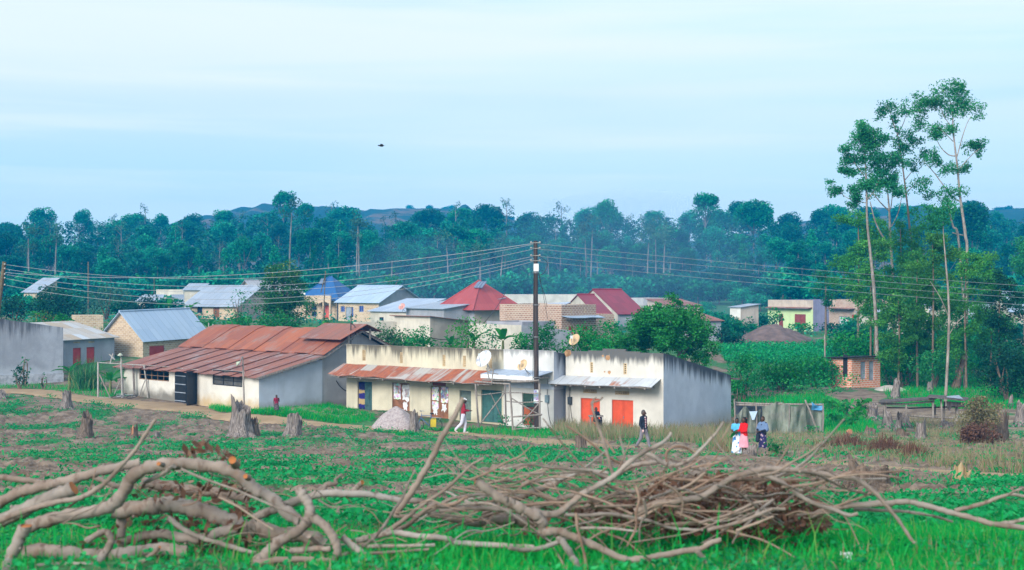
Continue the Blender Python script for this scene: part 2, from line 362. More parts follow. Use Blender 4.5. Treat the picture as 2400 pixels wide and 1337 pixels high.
CRIM = m_tin('crimson_sheet', [(.25, .032, .055), (.20, .028, .045)], stain=.25, metal=.05, rough=.6)
BLUET = m_tin('blue_sheet', [(.022, .12, .33), (.018, .10, .28)], stain=.15, metal=.05, rough=.55)
WOOD = m_bark('weathered_wood', (.20, .17, .15), (.34, .30, .27))
WOODW = m_bark('whitewashed_pole', (.44, .42, .39), (.28, .26, .235))
WOODD = m_bark('dark_plank', (.05, .045, .045), (.12, .10, .09))
POLE = m_bark('tarred_pole', (.045, .035, .032), (.10, .075, .065), sc=(9, 9, .5))
POLEL = m_bark('pale_trunk_pole', (.40, .36, .28), (.52, .48, .40), sc=(5, 5, .8))
CREO = m_bark('old_pole', (.10, .08, .05), (.17, .13, .08))
ORANGE = m_plain('orange_paint', (.66, .085, .03), .55, .12)
REDP = m_plain('red_paint', (.48, .05, .035), .55, .15)
MAROON = m_plain('maroon_paint', (.25, .05, .045), .6, .2)
TEAL = m_plain('teal_paint', (.045, .13, .12), .5, .2)
TEALP = m_plain('faded_teal_paint', (.10, .22, .23), .6, .25)
BLACKP = m_plain('black_paint', (.012, .014, .018), .5, .3)
GREYP = m_plain('grey_paint', (.30, .34, .40), .6, .2)
WHITEP = m_plain('white_paint', (.75, .76, .77), .6, .12)
BLUEP = m_plain('blue_paint', (.03, .07, .30), .5, .2)
BROWNP = m_plain('brown_wood_panel', (.26, .11, .055), .7, .35)
DARK = m_plain('dark_inside', (.02, .02, .022), .9, .2)
GLASS = m_plain('window_glass', (.03, .05, .10), .15, .2, bump=0, spec=.5)
STEEL = m_plain('steel', (.30, .31, .33), .4, .2, metal=.5)
WIREM = m_plain('cable_sheath', (.30, .32, .34), .5, .1)
WIRED = m_plain('dark_cable', (.04, .035, .035), .7, .1)
SOLAR = m_plain('solar_glass', (.12, .16, .24), .2, .15, spec=.5)
# ---------------------------------------------------------------- ground sheet
pix = lambda L: [ground(*p) for p in L]
PATHPX = [(-60, 915, 1.3), (60, 917, 1.6), (170, 931, 1.1), (260, 941, 1.6), (380, 952, 1.9), (460, 963, 1.2), (540, 974, 1.0), (640, 986, .9), (740, 995, .9), (850, 1003, 1.0), (960, 1012, 1.4), (1080, 1022, 1.7), (1200, 1030, 1.6),
          (1320, 1040, 1.4), (1440, 1050, 1.3), (1560, 1058, 1.3), (1680, 1068, 1.3), (1800, 1078, 1.25), (1920, 1088, 1.25), (2060, 1100, 1.25), (2200, 1110, 1.3), (2330, 1118, 1.3), (2480, 1128, 1.3)]
PATHP = [ground(p[0], p[1]) for p in PATHPX]
_pp, _pw = spline(PATHP, [p[2] for p in PATHPX], 8)
_ppx = np.array([p.x for p in _pp]); _ppy = np.array([p.y for p in _pp]); _pww = np.array(_pw)
def path_dist(x, y):
    x = np.asarray(x, float).ravel(); y = np.asarray(y, float).ravel(); out = np.empty(len(x))
    for i in range(0, len(x), 20000):
        d = np.hypot(x[i:i + 20000, None] - _ppx, y[i:i + 20000, None] - _ppy) - _pww; out[i:i + 20000] = d.min(1)
    return out
def inpoly(px, py, poly):
    ins = np.zeros(len(px), bool); n = len(poly)
    for i in range(n):
        x1, y1 = poly[i]; x2, y2 = poly[(i + 1) % n]
        cnd = ((y1 > py) != (y2 > py)); ins ^= cnd & (px < (x2 - x1) * (py - y1) / ((y2 - y1) if y2 != y1 else 1e-9) + x1)
    return ins
def topx(x, y, z): return CX + x / y * FPX, CY - (z - HC) / y * FPX
def cover(x, y):
    """how green the ground is (0..1) before single plants are planted on it"""
    n = fbm(x / 2.6, y / 3.2, 2, 4); big = fbm(x / 12, y / 15, 8, 2)
    n2 = fbm(x / .9, y / 1.1, 12, 3)
    c_ = .5 + (n - .5) * 1.25 + (n2 - .5) * 1.0 + (big - .5) * .3 - .035
    near = np.clip((16 - y) / 5, 0, 1); mid = np.clip((38 - y) / 22, 0, 1)
    c_ = c_ + near * .5 + mid * .06
    far = np.clip((y - 100) / 14, 0, 1); c_ = c_ + far * .35 + np.clip((y - 200) / 40, 0, 1) * 1.0
    c_ = c_ + np.clip((y - 72) / 14, 0, 1) * (np.clip((x - 10) / 6, 0, 1) * .14 - .04)
    return c_
def in_field(x, y): return np.clip((y - 12) / 5, 0, 1) * np.clip((np.where(x < -6, 92, 76) - y) / 6, 0, 1)
rows = np.concatenate([np.linspace(-60, 2, 16), np.arange(3, 12, .13), np.arange(12, 76, .145), np.arange(76, 96, .25), np.arange(96, 130, .6), np.geomspace(131, 520, 90), np.geomspace(540, 3000, 24)])
tt = np.concatenate([np.linspace(-1.6, -.45, 18), np.linspace(-.43, .43, 400), np.linspace(.45, 1.6, 18)])
GY = np.repeat(rows[:, None], len(tt), 1); GX = tt[None, :] * (np.abs(GY) + 6)
GZ = zt(GX, GY); pdist = path_dist(GX, GY).reshape(GX.shape)
fld = in_field(GX, GY) * np.clip((pdist - .2) / .8, 0, 1)
clod = np.abs(fbm(GX * 2.2, GY * 1.9, 21, 4) - .5) * -1.6 + .30
GZ = GZ + fld * (clod * .8 + (fbm(GX / 3, GY / 3, 4, 2) - .5) * .25) + np.clip((14 - GY) / 5, 0, 1) * (fbm(GX * .8, GY * .8, 9, 2) - .5) * .10 - np.clip(.25 - pdist, 0, .25) * .3
GV = np.stack([GX, GY, GZ], -1).reshape(-1, 3)
nr, ncol = GX.shape; ii = np.arange(nr - 1)[:, None] * ncol + np.arange(ncol - 1)[None, :]
GF = np.stack([ii, ii + 1, ii + 1 + ncol, ii + ncol], -1).reshape(-1, 4)
gm = bpy.data.meshes.new('ground'); gm.vertices.add(len(GV)); gm.vertices.foreach_set('co', GV.astype(np.float32).ravel())
gm.loops.add(GF.size); gm.loops.foreach_set('vertex_index', GF.astype(np.int32).ravel()); gm.polygons.add(len(GF)); gm.polygons.foreach_set('loop_start', np.arange(0, GF.size, 4, dtype=np.int32))
gm.update(calc_edges=True); gm.polygons.foreach_set('use_smooth', np.ones(len(GF), bool))
cv = cover(GX, GY)
ga = gm.attributes.new('cover', 'FLOAT', 'POINT'); ga.data.foreach_set('value', cv.astype(np.float32).ravel())
# trodden / dry earth around the houses and down the right-hand bank
dry = np.clip((GY - 58) / 6, 0, 1) * np.clip((92 - GY) / 8, 0, 1) * np.clip((GX - 2) / 6, 0, 1)
gd = gm.attributes.new('dry', 'FLOAT', 'POINT'); gd.data.foreach_set('value', dry.astype(np.float32).ravel())
t = Nt('soil_and_weeds'); cvn = t.attr('cover'); n1 = t.noise(1.3, 5); n2 = t.noise(7, 4); n3 = t.noise(.25, 3)
soil = t.mix(t.ramp(n1, .3, .7), (.13, .094, .070), (.265, .203, .158)); soil = t.mix(t.ramp(n2, .55, .75, 0, .6), soil, (.36, .295, .25)); soil = t.mix(t.ramp(n2, .25, .42, .6, 0), soil, (.07, .05, .045))
soil = t.mix(t.math('MULTIPLY', t.attr('dry'), t.ramp(n1, .35, .6, 0, .8)), soil, (.30, .25, .17))
grn = t.mix(t.ramp(n2, .3, .7), (.008, .10, .03), (.02, .22, .06)); grn = t.mix(t.ramp(n3, .45, .7, 0, .5), grn, (.05, .16, .05))
k = t.math('ADD', cvn, t.math('MULTIPLY', t.math('SUBTRACT', n2, .5), .5))
hh = t.math('ADD', n2, t.math('MULTIPLY', n1, .7))
gm.materials.append(t.bsdf(t.mix(t.ramp(k, .52, .75, 0, .8), soil, grn), .95, t.bump(hh, .8, .06), 0, .1))
go = bpy.data.objects.new('ground', gm); COL.objects.link(go); tag(go, kind='structure')
# the trodden earth path, a sheet lying on the ground
mb = MB(); ncr = 9
for i, (p, w) in enumerate(zip(_pp, _pw)):
    a = _pp[max(i - 1, 0)]; b = _pp[min(i + 1, len(_pp) - 1)]; d = (b - a); d.z = 0; d.normalize(); s_ = Vector((-d.y, d.x, 0))
    wl_ = w * (.85 + .3 * R_.random()); wr_ = w * (.85 + .3 * R_.random())
    for j in range(ncr):
        q = p + s_ * (-wr_ + (wl_ + wr_) * j / (ncr - 1)); e = abs(j / (ncr - 1) - .5) * 2
        mb.v.append((q.x, q.y, ztf(q.x, q.y) + .045 - (.075 if e > .95 else 0)))
for i in range(len(_pp) - 1):
    for j in range(ncr - 1): mb.f.append((i * ncr + j + 1, i * ncr + j, (i + 1) * ncr + j, (i + 1) * ncr + j + 1)); mb.m.append(0); mb.sm.append(True)
t = Nt('trodden_earth'); n1 = t.noise(.8, 5); n2 = t.noise(6, 4)
cc = t.mix(t.ramp(n1, .3, .7), (.29, .20, .12), (.38, .27, .17)); cc = t.mix(t.ramp(n2, .55, .75, 0, .5), cc, (.25, .18, .12))
pth = mb.build('path', t.bsdf(cc, .95, t.bump(n2, .4, .03), 0, .1)); tag(pth, kind='structure')
# the bare ridge far behind the wood
def ridge(name, pts, D, depth, mat, seed):
    xs = np.linspace(pts[0][0], pts[-1][0], 160); ys = np.interp(xs, [p[0] for p in pts], [p[1] for p in pts]) + (fbm(xs / 40, xs * 0, seed, 4) - .5) * 9
    prof = [(0, 0), (.25, .35), (.5, .7), (.75, .92), (1, 1), (1.3, .9), (2.2, -.2)]; m = MB(); nx = len(xs)
    for f, h in prof:
        for k_, (x, y) in enumerate(zip(xs, ys)):
            d = D - depth + depth * f; top = zpy(y, D); nz = (float(vnoise(x / 25, f * 6, seed)) - .5) * 8 * (h > 0.1)
            m.v.append(((x - CX) / FPX * D, d, -6 + (top + 6) * h + (nz if f < 1 else 0)))
    for i in range(len(prof) - 1):
        for j in range(nx - 1): m.f.append((i * nx + j, i * nx + j + 1, (i + 1) * nx + j + 1, (i + 1) * nx + j)); m.m.append(0); m.sm.append(True)
    o = m.build(name, mat); tag(o, kind='structure'); return xs, ys
t = Nt('bare_hill'); n1 = t.noise(.02, 4); n2 = t.noise(.09, 4)
cc = t.mix(t.ramp(n1, .36, .5), (.16, .12, .075), (.025, .07, .045)); cc = t.mix(t.ramp(n2, .52, .62), cc, (.03, .07, .035))
HILLM = t.bsdf(cc, .95, None, 0, .05)
hx, hy = ridge('hill', [(380, 560), (520, 520), (640, 492), (740, 485), (800, 490), (870, 496), (930, 492), (985, 488), (1060, 489), (1120, 498), (1200, 515), (1320, 560)], 1050, 420, HILLM, 3)
hx2, hy2 = ridge('hill', [(1350, 590), (1700, 560), (1880, 520), (2050, 487), (2150, 492), (2250, 500), (2340, 490), (2420, 492), (2600, 500), (2800, 540)], 900, 300, HILLM, 8)
# ---------------------------------------------------------------- foliage
def leaves(C, size, asp=.5, up=.35, hang=0., seed=0, rng=None):
    """one rhombic leaf spray per centre; returns (4n,3) corners"""
    rng = rng or np.random.default_rng(seed); n = len(C); s = size * rng.uniform(.65, 1.35, n) if not hasattr(size, '__len__') else size
    nrm = rng.normal(size=(n, 3)); nrm[:, 2] = np.abs(nrm[:, 2]) + up; nrm /= np.linalg.norm(nrm, axis=1)[:, None]
    a = rng.normal(size=(n, 3)); a[:, 2] -= hang; a -= nrm * (a * nrm).sum(1)[:, None]; a /= np.linalg.norm(a, axis=1)[:, None]
    b = np.cross(nrm, a); L = s[:, None]; w = L * asp
    return np.stack([C - a * L * .5, C + b * w * .5 - a * L * .08, C + a * L * .5, C - b * w * .5 - a * L * .08], 1).reshape(-1, 3)
def clump_pts(rng, c_, r, n, hollow=.35):
    d = rng.normal(size=(n, 3)); d /= np.linalg.norm(d, axis=1)[:, None]; q = (hollow + (1 - hollow) * rng.random(n)) ** .6
    return np.array(c_) + d * q[:, None] * np.array(r)
def crown(clumps, per, size, seed, asp=.5, up=.35, hang=0., dens=None):
    """clumps: [(centre, radii)]; leaf sprays fill each clump's shell"""
    rng = np.random.default_rng(seed); P = []
    for c_, r in clumps:
        r = np.array(r if hasattr(r, '__len__') else (r, r, r * .8)); P.append(clump_pts(rng, c_, r, max(4, int(per * (dens or 1) * (r[0] * r[2])))))
    P = np.concatenate(P); V = leaves(P, size, asp, up, hang, rng=rng)
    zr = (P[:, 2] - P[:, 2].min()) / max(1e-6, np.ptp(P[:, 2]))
    return V, np.clip(rng.random(len(P)) * .8 + .2 * zr, 0, 1)  # random tone plus height: light on the crown top put into the colour
def ell_clumps(rng, c_, r, n, cr, bottom=-.6):
    """n clumps spread near the surface and inside of an ellipsoid"""
    out = []
    for i in range(n):
        d = rng.normal(size=3); d /= np.linalg.norm(d)
        if d[2] < bottom: d[2] = -d[2]
        q = rng.uniform(.35, 1) ** .5; k = rng.uniform(.7, 1.3)
        out.append((np.array(c_) + d * q * (np.array(r) - cr * .6), (cr * k, cr * k, cr * k * .8)))
    return out
LF_EUC = m_leaf('eucalypt_leaf', (.010, .10, .042), (.045, .34, .11), (.14, .38, .08), trans=.3, objvar=.3)
LF_FOR = m_leaf('forest_leaf', (.002, .050, .045), (.012, .32, .15), (.05, .33, .09), trans=.2, objvar=.48, cs=.3)
LF_FOR2 = m_leaf('forest_mass_leaf', (.001, .040, .040), (.008, .20, .11), (.03, .22, .08), trans=.2, objvar=0, cs=.22)  # darker copy of the forest leaf, shade between crowns put into its colour
LF_DRY = m_leaf('thin_forest_leaf', (.020, .075, .060), (.07, .20, .12), None, trans=.2, objvar=.3)
LF_BUSH = m_leaf('bush_leaf', (.004, .085, .024), (.022, .31, .06), (.08, .38, .07), trans=.25, objvar=.3, cs=.9)
LF_DARK = m_leaf('dark_bush_leaf', (.004, .035, .024), (.014, .11, .05), None, trans=.15, objvar=.3, cs=.9)
LF_BAN = m_leaf('banana_leaf', (.012, .16, .03), (.045, .36, .06), None, trans=.35, objvar=.2)
LF_CROP = m_leaf('crop_leaf', (.004, .15, .05), (.014, .38, .11), (.05, .44, .13), trans=.3, objvar=0, cs=.5)
LF_GRASS = m_leaf('grass_blade', (.003, .20, .035), (.010, .46, .085), (.20, .30, .07), trans=.3, objvar=0, cs=.6)
LF_TAN = m_leaf('dry_grass_blade', (.14, .12, .065), (.36, .30, .18), (.08, .18, .07), trans=.2, objvar=0, cs=.5)
LF_BRN = m_leaf('dead_leaf', (.075, .036, .024), (.19, .10, .07), (.26, .16, .11), trans=.1, objvar=0, cs=3)
LF_VINE = m_leaf('vine_leaf', (.11, .10, .05), (.27, .24, .12), (.34, .22, .13), trans=.15, objvar=0, cs=.8)
LF_OLV = m_leaf('olive_leaf', (.022, .12, .028), (.085, .36, .06), (.18, .40, .07), trans=.28, objvar=.2, cs=.6)
BARKP = m_bark('pale_bark', (.20, .165, .14), (.38, .33, .29), sc=(3, 3, .8))
BARKB = m_bark('brown_bark', (.13, .09, .065), (.24, .18, .13))
BARKF = m_bark('forest_bark', (.13, .12, .11), (.27, .25, .23), sc=(2, 2, .4))
# ---------------------------------------------------------------- the eucalyptus wood
def proto_tree(seed, h, cw, cb, style, mat, leaf, per):
    """mesh data of one forest tree: trunk with a few limbs, crown of leaf sprays; styles dome, cone, thin"""
    rng = np.random.default_rng(seed); r = random.Random(seed); m = MB()
    lean = Vector((r.uniform(-.5, .5), r.uniform(-.5, .5), 0)); P = [Vector((0, 0, -1)), Vector((0, 0, h * .3)) + lean * .5, Vector((0, 0, h * .65)) + lean, Vector((0, 0, h * .93)) + lean * 1.2]
    tp, tr = spline(P, [.26, .2, .13, .04], 4); m.tube(tp, tr, 6)
    cl = []
    if style == 'cone':
        for i in range(26):
            f = r.random() ** .8; rr = cw * (1.02 - f) * .9 + .25; g = r.uniform(0, 6.28); q = r.uniform(.4, 1) * rr
            cl.append((np.array([q * math.cos(g), q * math.sin(g), cb + (h - cb) * f]), (cw * .34 * (1.15 - .5 * f),) * 2 + (cw * .36,)))
    elif style == 'thin':
        for i in range(15):
            f = r.random(); rr = cw * (.45 + .55 * math.sin(math.pi * min(1, f * .85 + .1))); g = r.uniform(0, 6.28); q = r.uniform(.1, .95) * rr
            c_ = np.array([q * math.cos(g), q * math.sin(g), cb + (h - cb) * f]); cl.append((c_, (cw * .30,) * 2 + (cw * .28,)))
            if i % 2 == 0: m.tube([Vector((lean.x, lean.y, c_[2] - q * .9)), Vector(c_)], [.07, .02], 4)
    else:
        mid = (h + cb) / 2; cl = ell_clumps(rng, (lean.x, lean.y, mid), (cw, cw, (h - cb) / 2), 30, cw * .38)
        cl += ell_clumps(rng, (lean.x, lean.y, mid + (h - cb) * .2), (cw * .8, cw * .8, (h - cb) * .3), 10, cw * .36, 0)
        for i in range(5):
            g = r.uniform(0, 6.28); m.tube([Vector((lean.x, lean.y, cb + r.uniform(-.5, 1.5))), Vector((cw * .6 * math.cos(g), cw * .6 * math.sin(g), mid + r.uniform(0, 2)))], [.09, .03], 4)
    V, rnd = crown(cl, per, leaf, seed, asp=.55, up=.5, hang=.6)
    return m, V, rnd, mat
PROTO = []
_specs = [('dome', 19, 3.6, 9.5), ('dome', 18, 4.2, 8.5), ('dome', 20, 3.2, 12), ('dome', 17, 3.9, 6.5), ('cone', 15, 3.3, 2.5), ('cone', 13, 2.9, 2), ('cone', 16, 3.0, 4), ('thin', 20, 2.8, 9), ('thin', 21, 2.5, 12), ('dome', 18, 4.6, 10), ('thin', 18, 3.2, 6), ('dome', 16, 3.4, 4)]
KIND_WORDS = {'dome': 'domed blue-green', 'cone': 'pointed green', 'thin': 'sparse grey-green'}
for i, (st, h, cw, cb) in enumerate(_specs):
    m, V, rnd, mat = proto_tree(100 + i, h, cw, cb, st, LF_DRY if st == 'thin' else LF_FOR,   .5 if st != 'thin' else .45, 70 if st != 'thin' else 34)
    tr = m.build('trunk', BARKF); cr = np_mesh('crown', V, 4, mat, rnd=rnd)
    COL.objects.unlink(tr); COL.objects.unlink(cr)
    PROTO.append((st, h, tr, cr))
SKY = [(-80, 515), (0, 515), (60, 503), (125, 500), (200, 508), (340, 496), (400, 507), (520, 494), (600, 490), (700, 488), (800, 487), (840, 500), (890, 510), (940, 492), (1050, 493), (1180, 470), (1230, 489), (1290, 484), (1350, 489), (1430, 470), (1480, 500), (1560, 485), (1620, 490), (1690, 498), (1770, 468), (1820, 498), (1880, 502), (1950, 489), (2100, 488), (2280, 482), (2400, 500), (2500, 500)]
LMARK = [(60, 'the tin roof among dark trees'), (200, 'the thin leaning pole above the bushes'), (330, 'the brick houses with patched grey roofs'), (470, 'the big patched grey roof'), (600, 'the flowering tree beside the village'), (700, 'the blue hipped roof'), (820, 'the grey gabled brick house'), (940, 'the flat tin roofs'),
         (1060, 'the red hipped roof'), (1180, 'the gap by the power pole'), (1290, 'the long white wall'), (1410, 'the pair of crimson roofs'), (1540, 'the round mango tree'), (1660, 'the smoke behind the mango tree'), (1750, 'the little white latrine'), (1880, 'the lime green shop'), (2030, 'the brick latrine'), (2160, 'the tall clump of eucalypts'), (2290, 'the leaning tall trunks'), (2500, 'the pale house at the frame edge')]
def copy_tree(p, name, loc, s, rz, label, group, cat='tree', sz=None):
    st, h, tr, cr = p
    o = thing(name, label, cat, loc, group); o.rotation_euler = (0, 0, rz); o.scale = (s, s, sz or s)
    for q in (tr, cr):
        c_ = q.copy(); COL.objects.link(c_); c_.parent = o
    return o
GRP = 'eucalyptus trees of the wood behind the village'
def forest_tree(px, D, top_py, which, rowword):
    p = PROTO[which]; x = (px - CX) / FPX * D; zb = ztf(x, D); ht = zpy(top_py, D) - zb; s = ht / p[1]
    lm = next(w for lx, w in LMARK if px <= lx) if px <= 2500 else LMARK[-1][1]
    return copy_tree(p, 'eucalyptus_tree', (x, D, zb), min(1.35, max(.78, s * R_.uniform(.9, 1.2))), R_.uniform(0, 6.28), f'{KIND_WORDS[p[0]]} eucalyptus {rowword} {lm}', GRP, sz=s)
ROWS = [(292, 40, (575, 650), 'in the front row above'), (310, 42, (550, 610), 'in the second row above'), (332, 43, (530, 585), 'in mid wood above'), (362, 42, (512, 555), 'in the upper wood above'), (405, 42, (495, 530), 'just below the skyline above'), (455, 42, None, 'on the skyline above')]
for ri, (D, n, tops, rw) in enumerate(ROWS):
    for i in range(n):
        px = -70 + 2560 * (i + R_.uniform(.1, .9)) / n; dd = D + R_.uniform(-9, 9)
        if tops is None: ty = float(np.interp(px, [s_[0] for s_ in SKY], [s_[1] for s_ in SKY])) + R_.uniform(-18, 8)
        else:
            sk = float(np.interp(px, [s_[0] for s_ in SKY], [s_[1] for s_ in SKY])); ty = max(R_.uniform(*tops), sk + 10)
            if 820 < px < 900 and ri > 2: ty += 22
        w = R_.choice([1, 3, 4, 4, 5, 5, 6, 6, 10, 11, 11, 3] if ri < 2 else [0, 1, 3, 4, 6, 7, 9, 10, 11, 11, 3, 1] if ri < 5 else [0, 1, 2, 3, 9, 9, 7, 8, 10])
        forest_tree(px, dd, ty, w, rw)
for px, D, ty, w, lab in [(664, 430, 443, 2, 'tall open-crowned eucalyptus standing clear of the wood beside the bare hill'), (1658, 380, 447, 2, 'tall loose-crowned eucalyptus standing above the wood right of the red roofs'),
                          (1766, 400, 467, 9, 'broad dark eucalyptus rising over the skyline by the little white latrine'), (1183, 430, 467, 8, 'thin high-topped eucalyptus on the skyline near the power pole'), (336, 440, 480, 8, 'spindly bare-topped eucalyptus poking above the skyline over the patched roofs'),
                          (2278, 300, 472, 3, 'dark rounded eucalyptus right of the tall clump of trunks'), (1425, 420, 469, 0, 'double-headed eucalyptus on the skyline above the crimson roofs'), (1072, 430, 475, 8, 'thin pole-like eucalyptus before the bare brown hill')]:
    x = (px - CX) / FPX * D; zb = ztf(x, D); p = PROTO[w]; s = (zpy(ty, D) - zb) / p[1]
    copy_tree(p, 'eucalyptus_tree', (x, D, zb), min(1.3, s), R_.uniform(0, 6), lab, None, sz=s)
# long pale stems that show against the wood
for px, y0, y1 in [(680, 690, 500), (838, 690, 530), (845, 640, 540), (1050, 640, 575), (1372, 720, 560), (1383, 690, 540), (1518, 650, 570), (1535, 640, 560), (1175, 690, 590), (1180, 700, 590), (1285, 680, 600), (1242, 690, 640), (1555, 660, 560), (1570, 660, 610), (1700, 715, 640), (2040, 690, 600), (68, 670, 560), (130, 640, 560), (62, 655, 590), (1700, 700, 665), (995, 690, 640), (1120, 720, 600), (1128, 700, 610), (920, 690, 610)]:
    D = R_.uniform(282, 292); g = ground_at(px, D); top = W(px + R_.uniform(-6, 6), y1, D); mid = (g + top) / 2 + Vector((R_.uniform(-.3, .3), 0, 0))
    o = thing('eucalyptus_tree', f'slim pale bare-stemmed eucalyptus at the wood edge above {next(w for lx, w in LMARK if px <= lx)}', 'tree', g, 'slim bare-stemmed eucalypts at the wood edge')
    m = MB(); tp, tr = spline([g - Vector((0, 0, .5)), mid, top], [.2, .17, .1], 5); m.tube(tp, tr, 6); m.build('trunk', BARKF, o)
    rng = np.random.default_rng(int(px)); cl = [(np.array(top) - np.array(g) + rng.normal(size=3) * (1.1, 1.1, 1.2) + (0, 0, .8), (1.1, 1.1, .9)) for _ in range(7)]
    V, rnd = crown(cl, 40, .5, int(px), hang=.6); np_mesh('crown', V, 4, LF_DRY, o, rnd)
# undergrowth shrubs along the foot of the wood
SHR = []
for i in range(4):
    rng = np.random.default_rng(300 + i); V, rnd = crown(ell_clumps(rng, (0, 0, 1.2), (2.6, 2.2, 1.7), 16, 1.0, -.3), 60, .42, 300 + i, asp=.6)
    m = MB(); m.tube([(0, 0, -.3), (.1, 0, .8), (.2, .1, 1.6)], [.12, .09, .04], 5)
    a = m.build('trunk', BARKB); b = np_mesh('crown', V, 4, LF_FOR, rnd=rnd); COL.objects.unlink(a); COL.objects.unlink(b); SHR.append(('bush', 2.6, a, b))
for i in range(120):
    px = -40 + 2500 * (i + R_.random()) / 120; D = R_.uniform(262, 292); g = ground_at(px, D)
    copy_tree(SHR[i % 4], 'shrub', g, R_.uniform(1.0, 2.1), R_.uniform(0, 6), f'rounded shrub at the foot of the wood behind {next(w for lx, w in LMARK if px <= lx)}', 'shrubs along the foot of the wood', 'shrub')
for i in range(46):
    j = R_.randrange(20, 150); xs, ys, D, dp = (hx, hy, 1050, 420) if i % 3 else (hx2, hy2, 900, 300)
    x = xs[j]; d = D - R_.uniform(0, 8); copy_tree(SHR[i % 4], 'shrub', ((x - CX) / FPX * d, d, zpy(ys[j], d) - 2), R_.uniform(1.2, 2.4), R_.uniform(0, 6), 'distant dark bush dotted along the crest of the far hill', 'bushes on the far hill', 'shrub', sz=R_.uniform(.9, 1.6))
rng = np.random.default_rng(78); P = []
for i in range(620):
    D = rng.uniform(288, 450); px = rng.uniform(-60, 2460); x = (px - CX) / FPX * D; sk = float(np.interp(px, [q[0] for q in SKY], [q[1] for q in SKY])); lo = max(sk + 12, 640 - (D - 288) * 1.15 + rng.uniform(-35, 35)); zg = ztf(x, D); h = max(5., zpy(lo, D) - zg); r_ = rng.uniform(2.2, 3.6)
    cl = ell_clumps(rng, (x, D, zg + h * .62), (r_, r_, h * .38), 9, r_ * .5, -.7)
    for c_, rr in cl: P.append(clump_pts(rng, c_, rr, 34))
P = np.concatenate(P); o = np_mesh('far_forest', leaves(P, .72, .55, .5, .5, rng=rng), 4, LF_FOR2, rnd=rng.random(len(P))); tag(o, kind='stuff')
rng = np.random.default_rng(77); y = rng.uniform(286, 430, 26000); x = rng.uniform(-.42, .42, 26000) * y; P = np.stack([x, y, zt(x, y) + rng.uniform(0, 1, 26000) ** 1.5 * 4.5 * (.4 + fbm(x / 6, y / 6, 3, 2))], 1)
o = np_mesh('undergrowth', leaves(P, 1.1, .7, .6, rng=rng), 4, LF_FOR, rnd=rng.random(26000)); tag(o, kind='stuff')
# ---------------------------------------------------------------- nearer trees and bushes
def bush(name, label, px, D, wpx, top_py, mat=None, leaf=None, n=22, seed=0, cat='bush', base_py=None, depth=None, per=None, group=None, asp=.6, bot=-.4, stem=True, hang=0):
    mat = mat or LF_BUSH; g = ground_at(px, D)
    hgt = zpy(top_py, D) - g.z;
    if base_py: n = int(n * min(2.2, max(1, hgt / max(.5, zpy(top_py, D) - zpy(base_py, D)))))
    rx = wpx / 2 / FPX * D; ry = depth or rx; leaf = leaf or max(.1, D / 1422 * 2.6)
    rng = np.random.default_rng(seed + int(px)); cr = min(rx, hgt) * .42; bot = -.95 if bot == -.4 else bot
    cl = ell_clumps(rng, (0, 0, hgt * .52), (rx, ry, hgt * .52), n, cr, bot)
    V, rnd = crown(cl, (per or 1.5) * 4.2 / (leaf ** 2) , leaf, seed + int(px), asp=asp, hang=hang)
    o = thing(name, label, cat, g, group); cr_ = np_mesh('crown', V, 4, mat, o, rnd)
    m = MB(); 
    for k in range(4):
        q = R_.uniform(0, 6.28); p0 = Vector(g) + Vector((0, 0, -.2)); p1 = Vector(g) + Vector((math.cos(q) * rx * .45, math.sin(q) * ry * .45, hgt * R_.uniform(.55, .8)))
        pts, rs = spline([p0, (p0 + p1) / 2 + Vector((R_.uniform(-.2, .2), 0, .1 * hgt)), p1], [.03 + hgt * .018, .02 + hgt * .01, .012], 4); m.tube(pts, rs, 5)
    m.build('trunk', BARKB, o); return o
def traced_tree(name, label, D, trunks, clumps, leafmat=LF_EUC, bark=BARKP, leaf=None, per=9, seed=0, hang=.8, spread=.8, asp=.42, grow=1.0):
    """trunks: [[(px,py,halfwidth px)...]...] first is the main stem; clumps: [(px,py,rx px,rz px)] each filled with smaller clumps at scattered depth"""
    base = W(trunks[0][0][0], trunks[0][0][1], D); base.z = min(base.z, ztf(base.x, D)); o = thing(name, label, 'tree', base); rng = np.random.default_rng(seed); r = random.Random(seed)
    for i, tk in enumerate(trunks):
        dd = 0; pts = []
        for j, (x, y, hw) in enumerate(tk):
            if i and j: dd += r.uniform(-.5, .5)
            pts.append(W(x, y, D + dd))
        pts[0].y = D
        if i == 0: pts[0].z = base.z - .3
        tp, tr = spline(pts, [max(q[2] * .78, .6) / FPX * D for q in tk], 5); m = MB(); m.tube(tp, tr, 7, wob=.1); m.build('trunk' if i == 0 else 'branch', bark, o)
    PP = []; P0 = np.array(base); leaf = leaf or D / 1422 * 2.7
    for x, y, rx, rz in clumps:
        c_ = np.array(W(x, y, D)) - P0; ax, az = rx * grow / FPX * D, rz * grow / FPX * D; ay = min(ax, 1.6) * spread; N = int(per * 3.8 * ax * az / leaf ** 2); K = max(5, int(6 + 2.5 * ax * az))
        sc_ = rng.normal(size=(K, 3)) * (.46 * ax, .5 * ay, .44 * az) + c_ + rng.uniform(-.3, .3, 3) * (0, ay, 0); k_ = rng.integers(0, K, N); sg = .33 * min(ax, az)
        PP.append(sc_[k_] + np.clip(rng.normal(size=(N, 3)), -1.9, 1.9) * (sg, sg, sg * .75))
    P = np.concatenate(PP); V = leaves(P, leaf, asp, .35, hang, rng=rng); rnd = np.clip(rng.random(len(P)) * .75 + .25 * (P[:, 2] - P[:, 2].min()) / np.ptp(P[:, 2]), 0, 1); np_mesh('crown', V, 4, leafmat, o, rnd); return o  # leaf tone rises with height too, upper leaves coloured as if lit
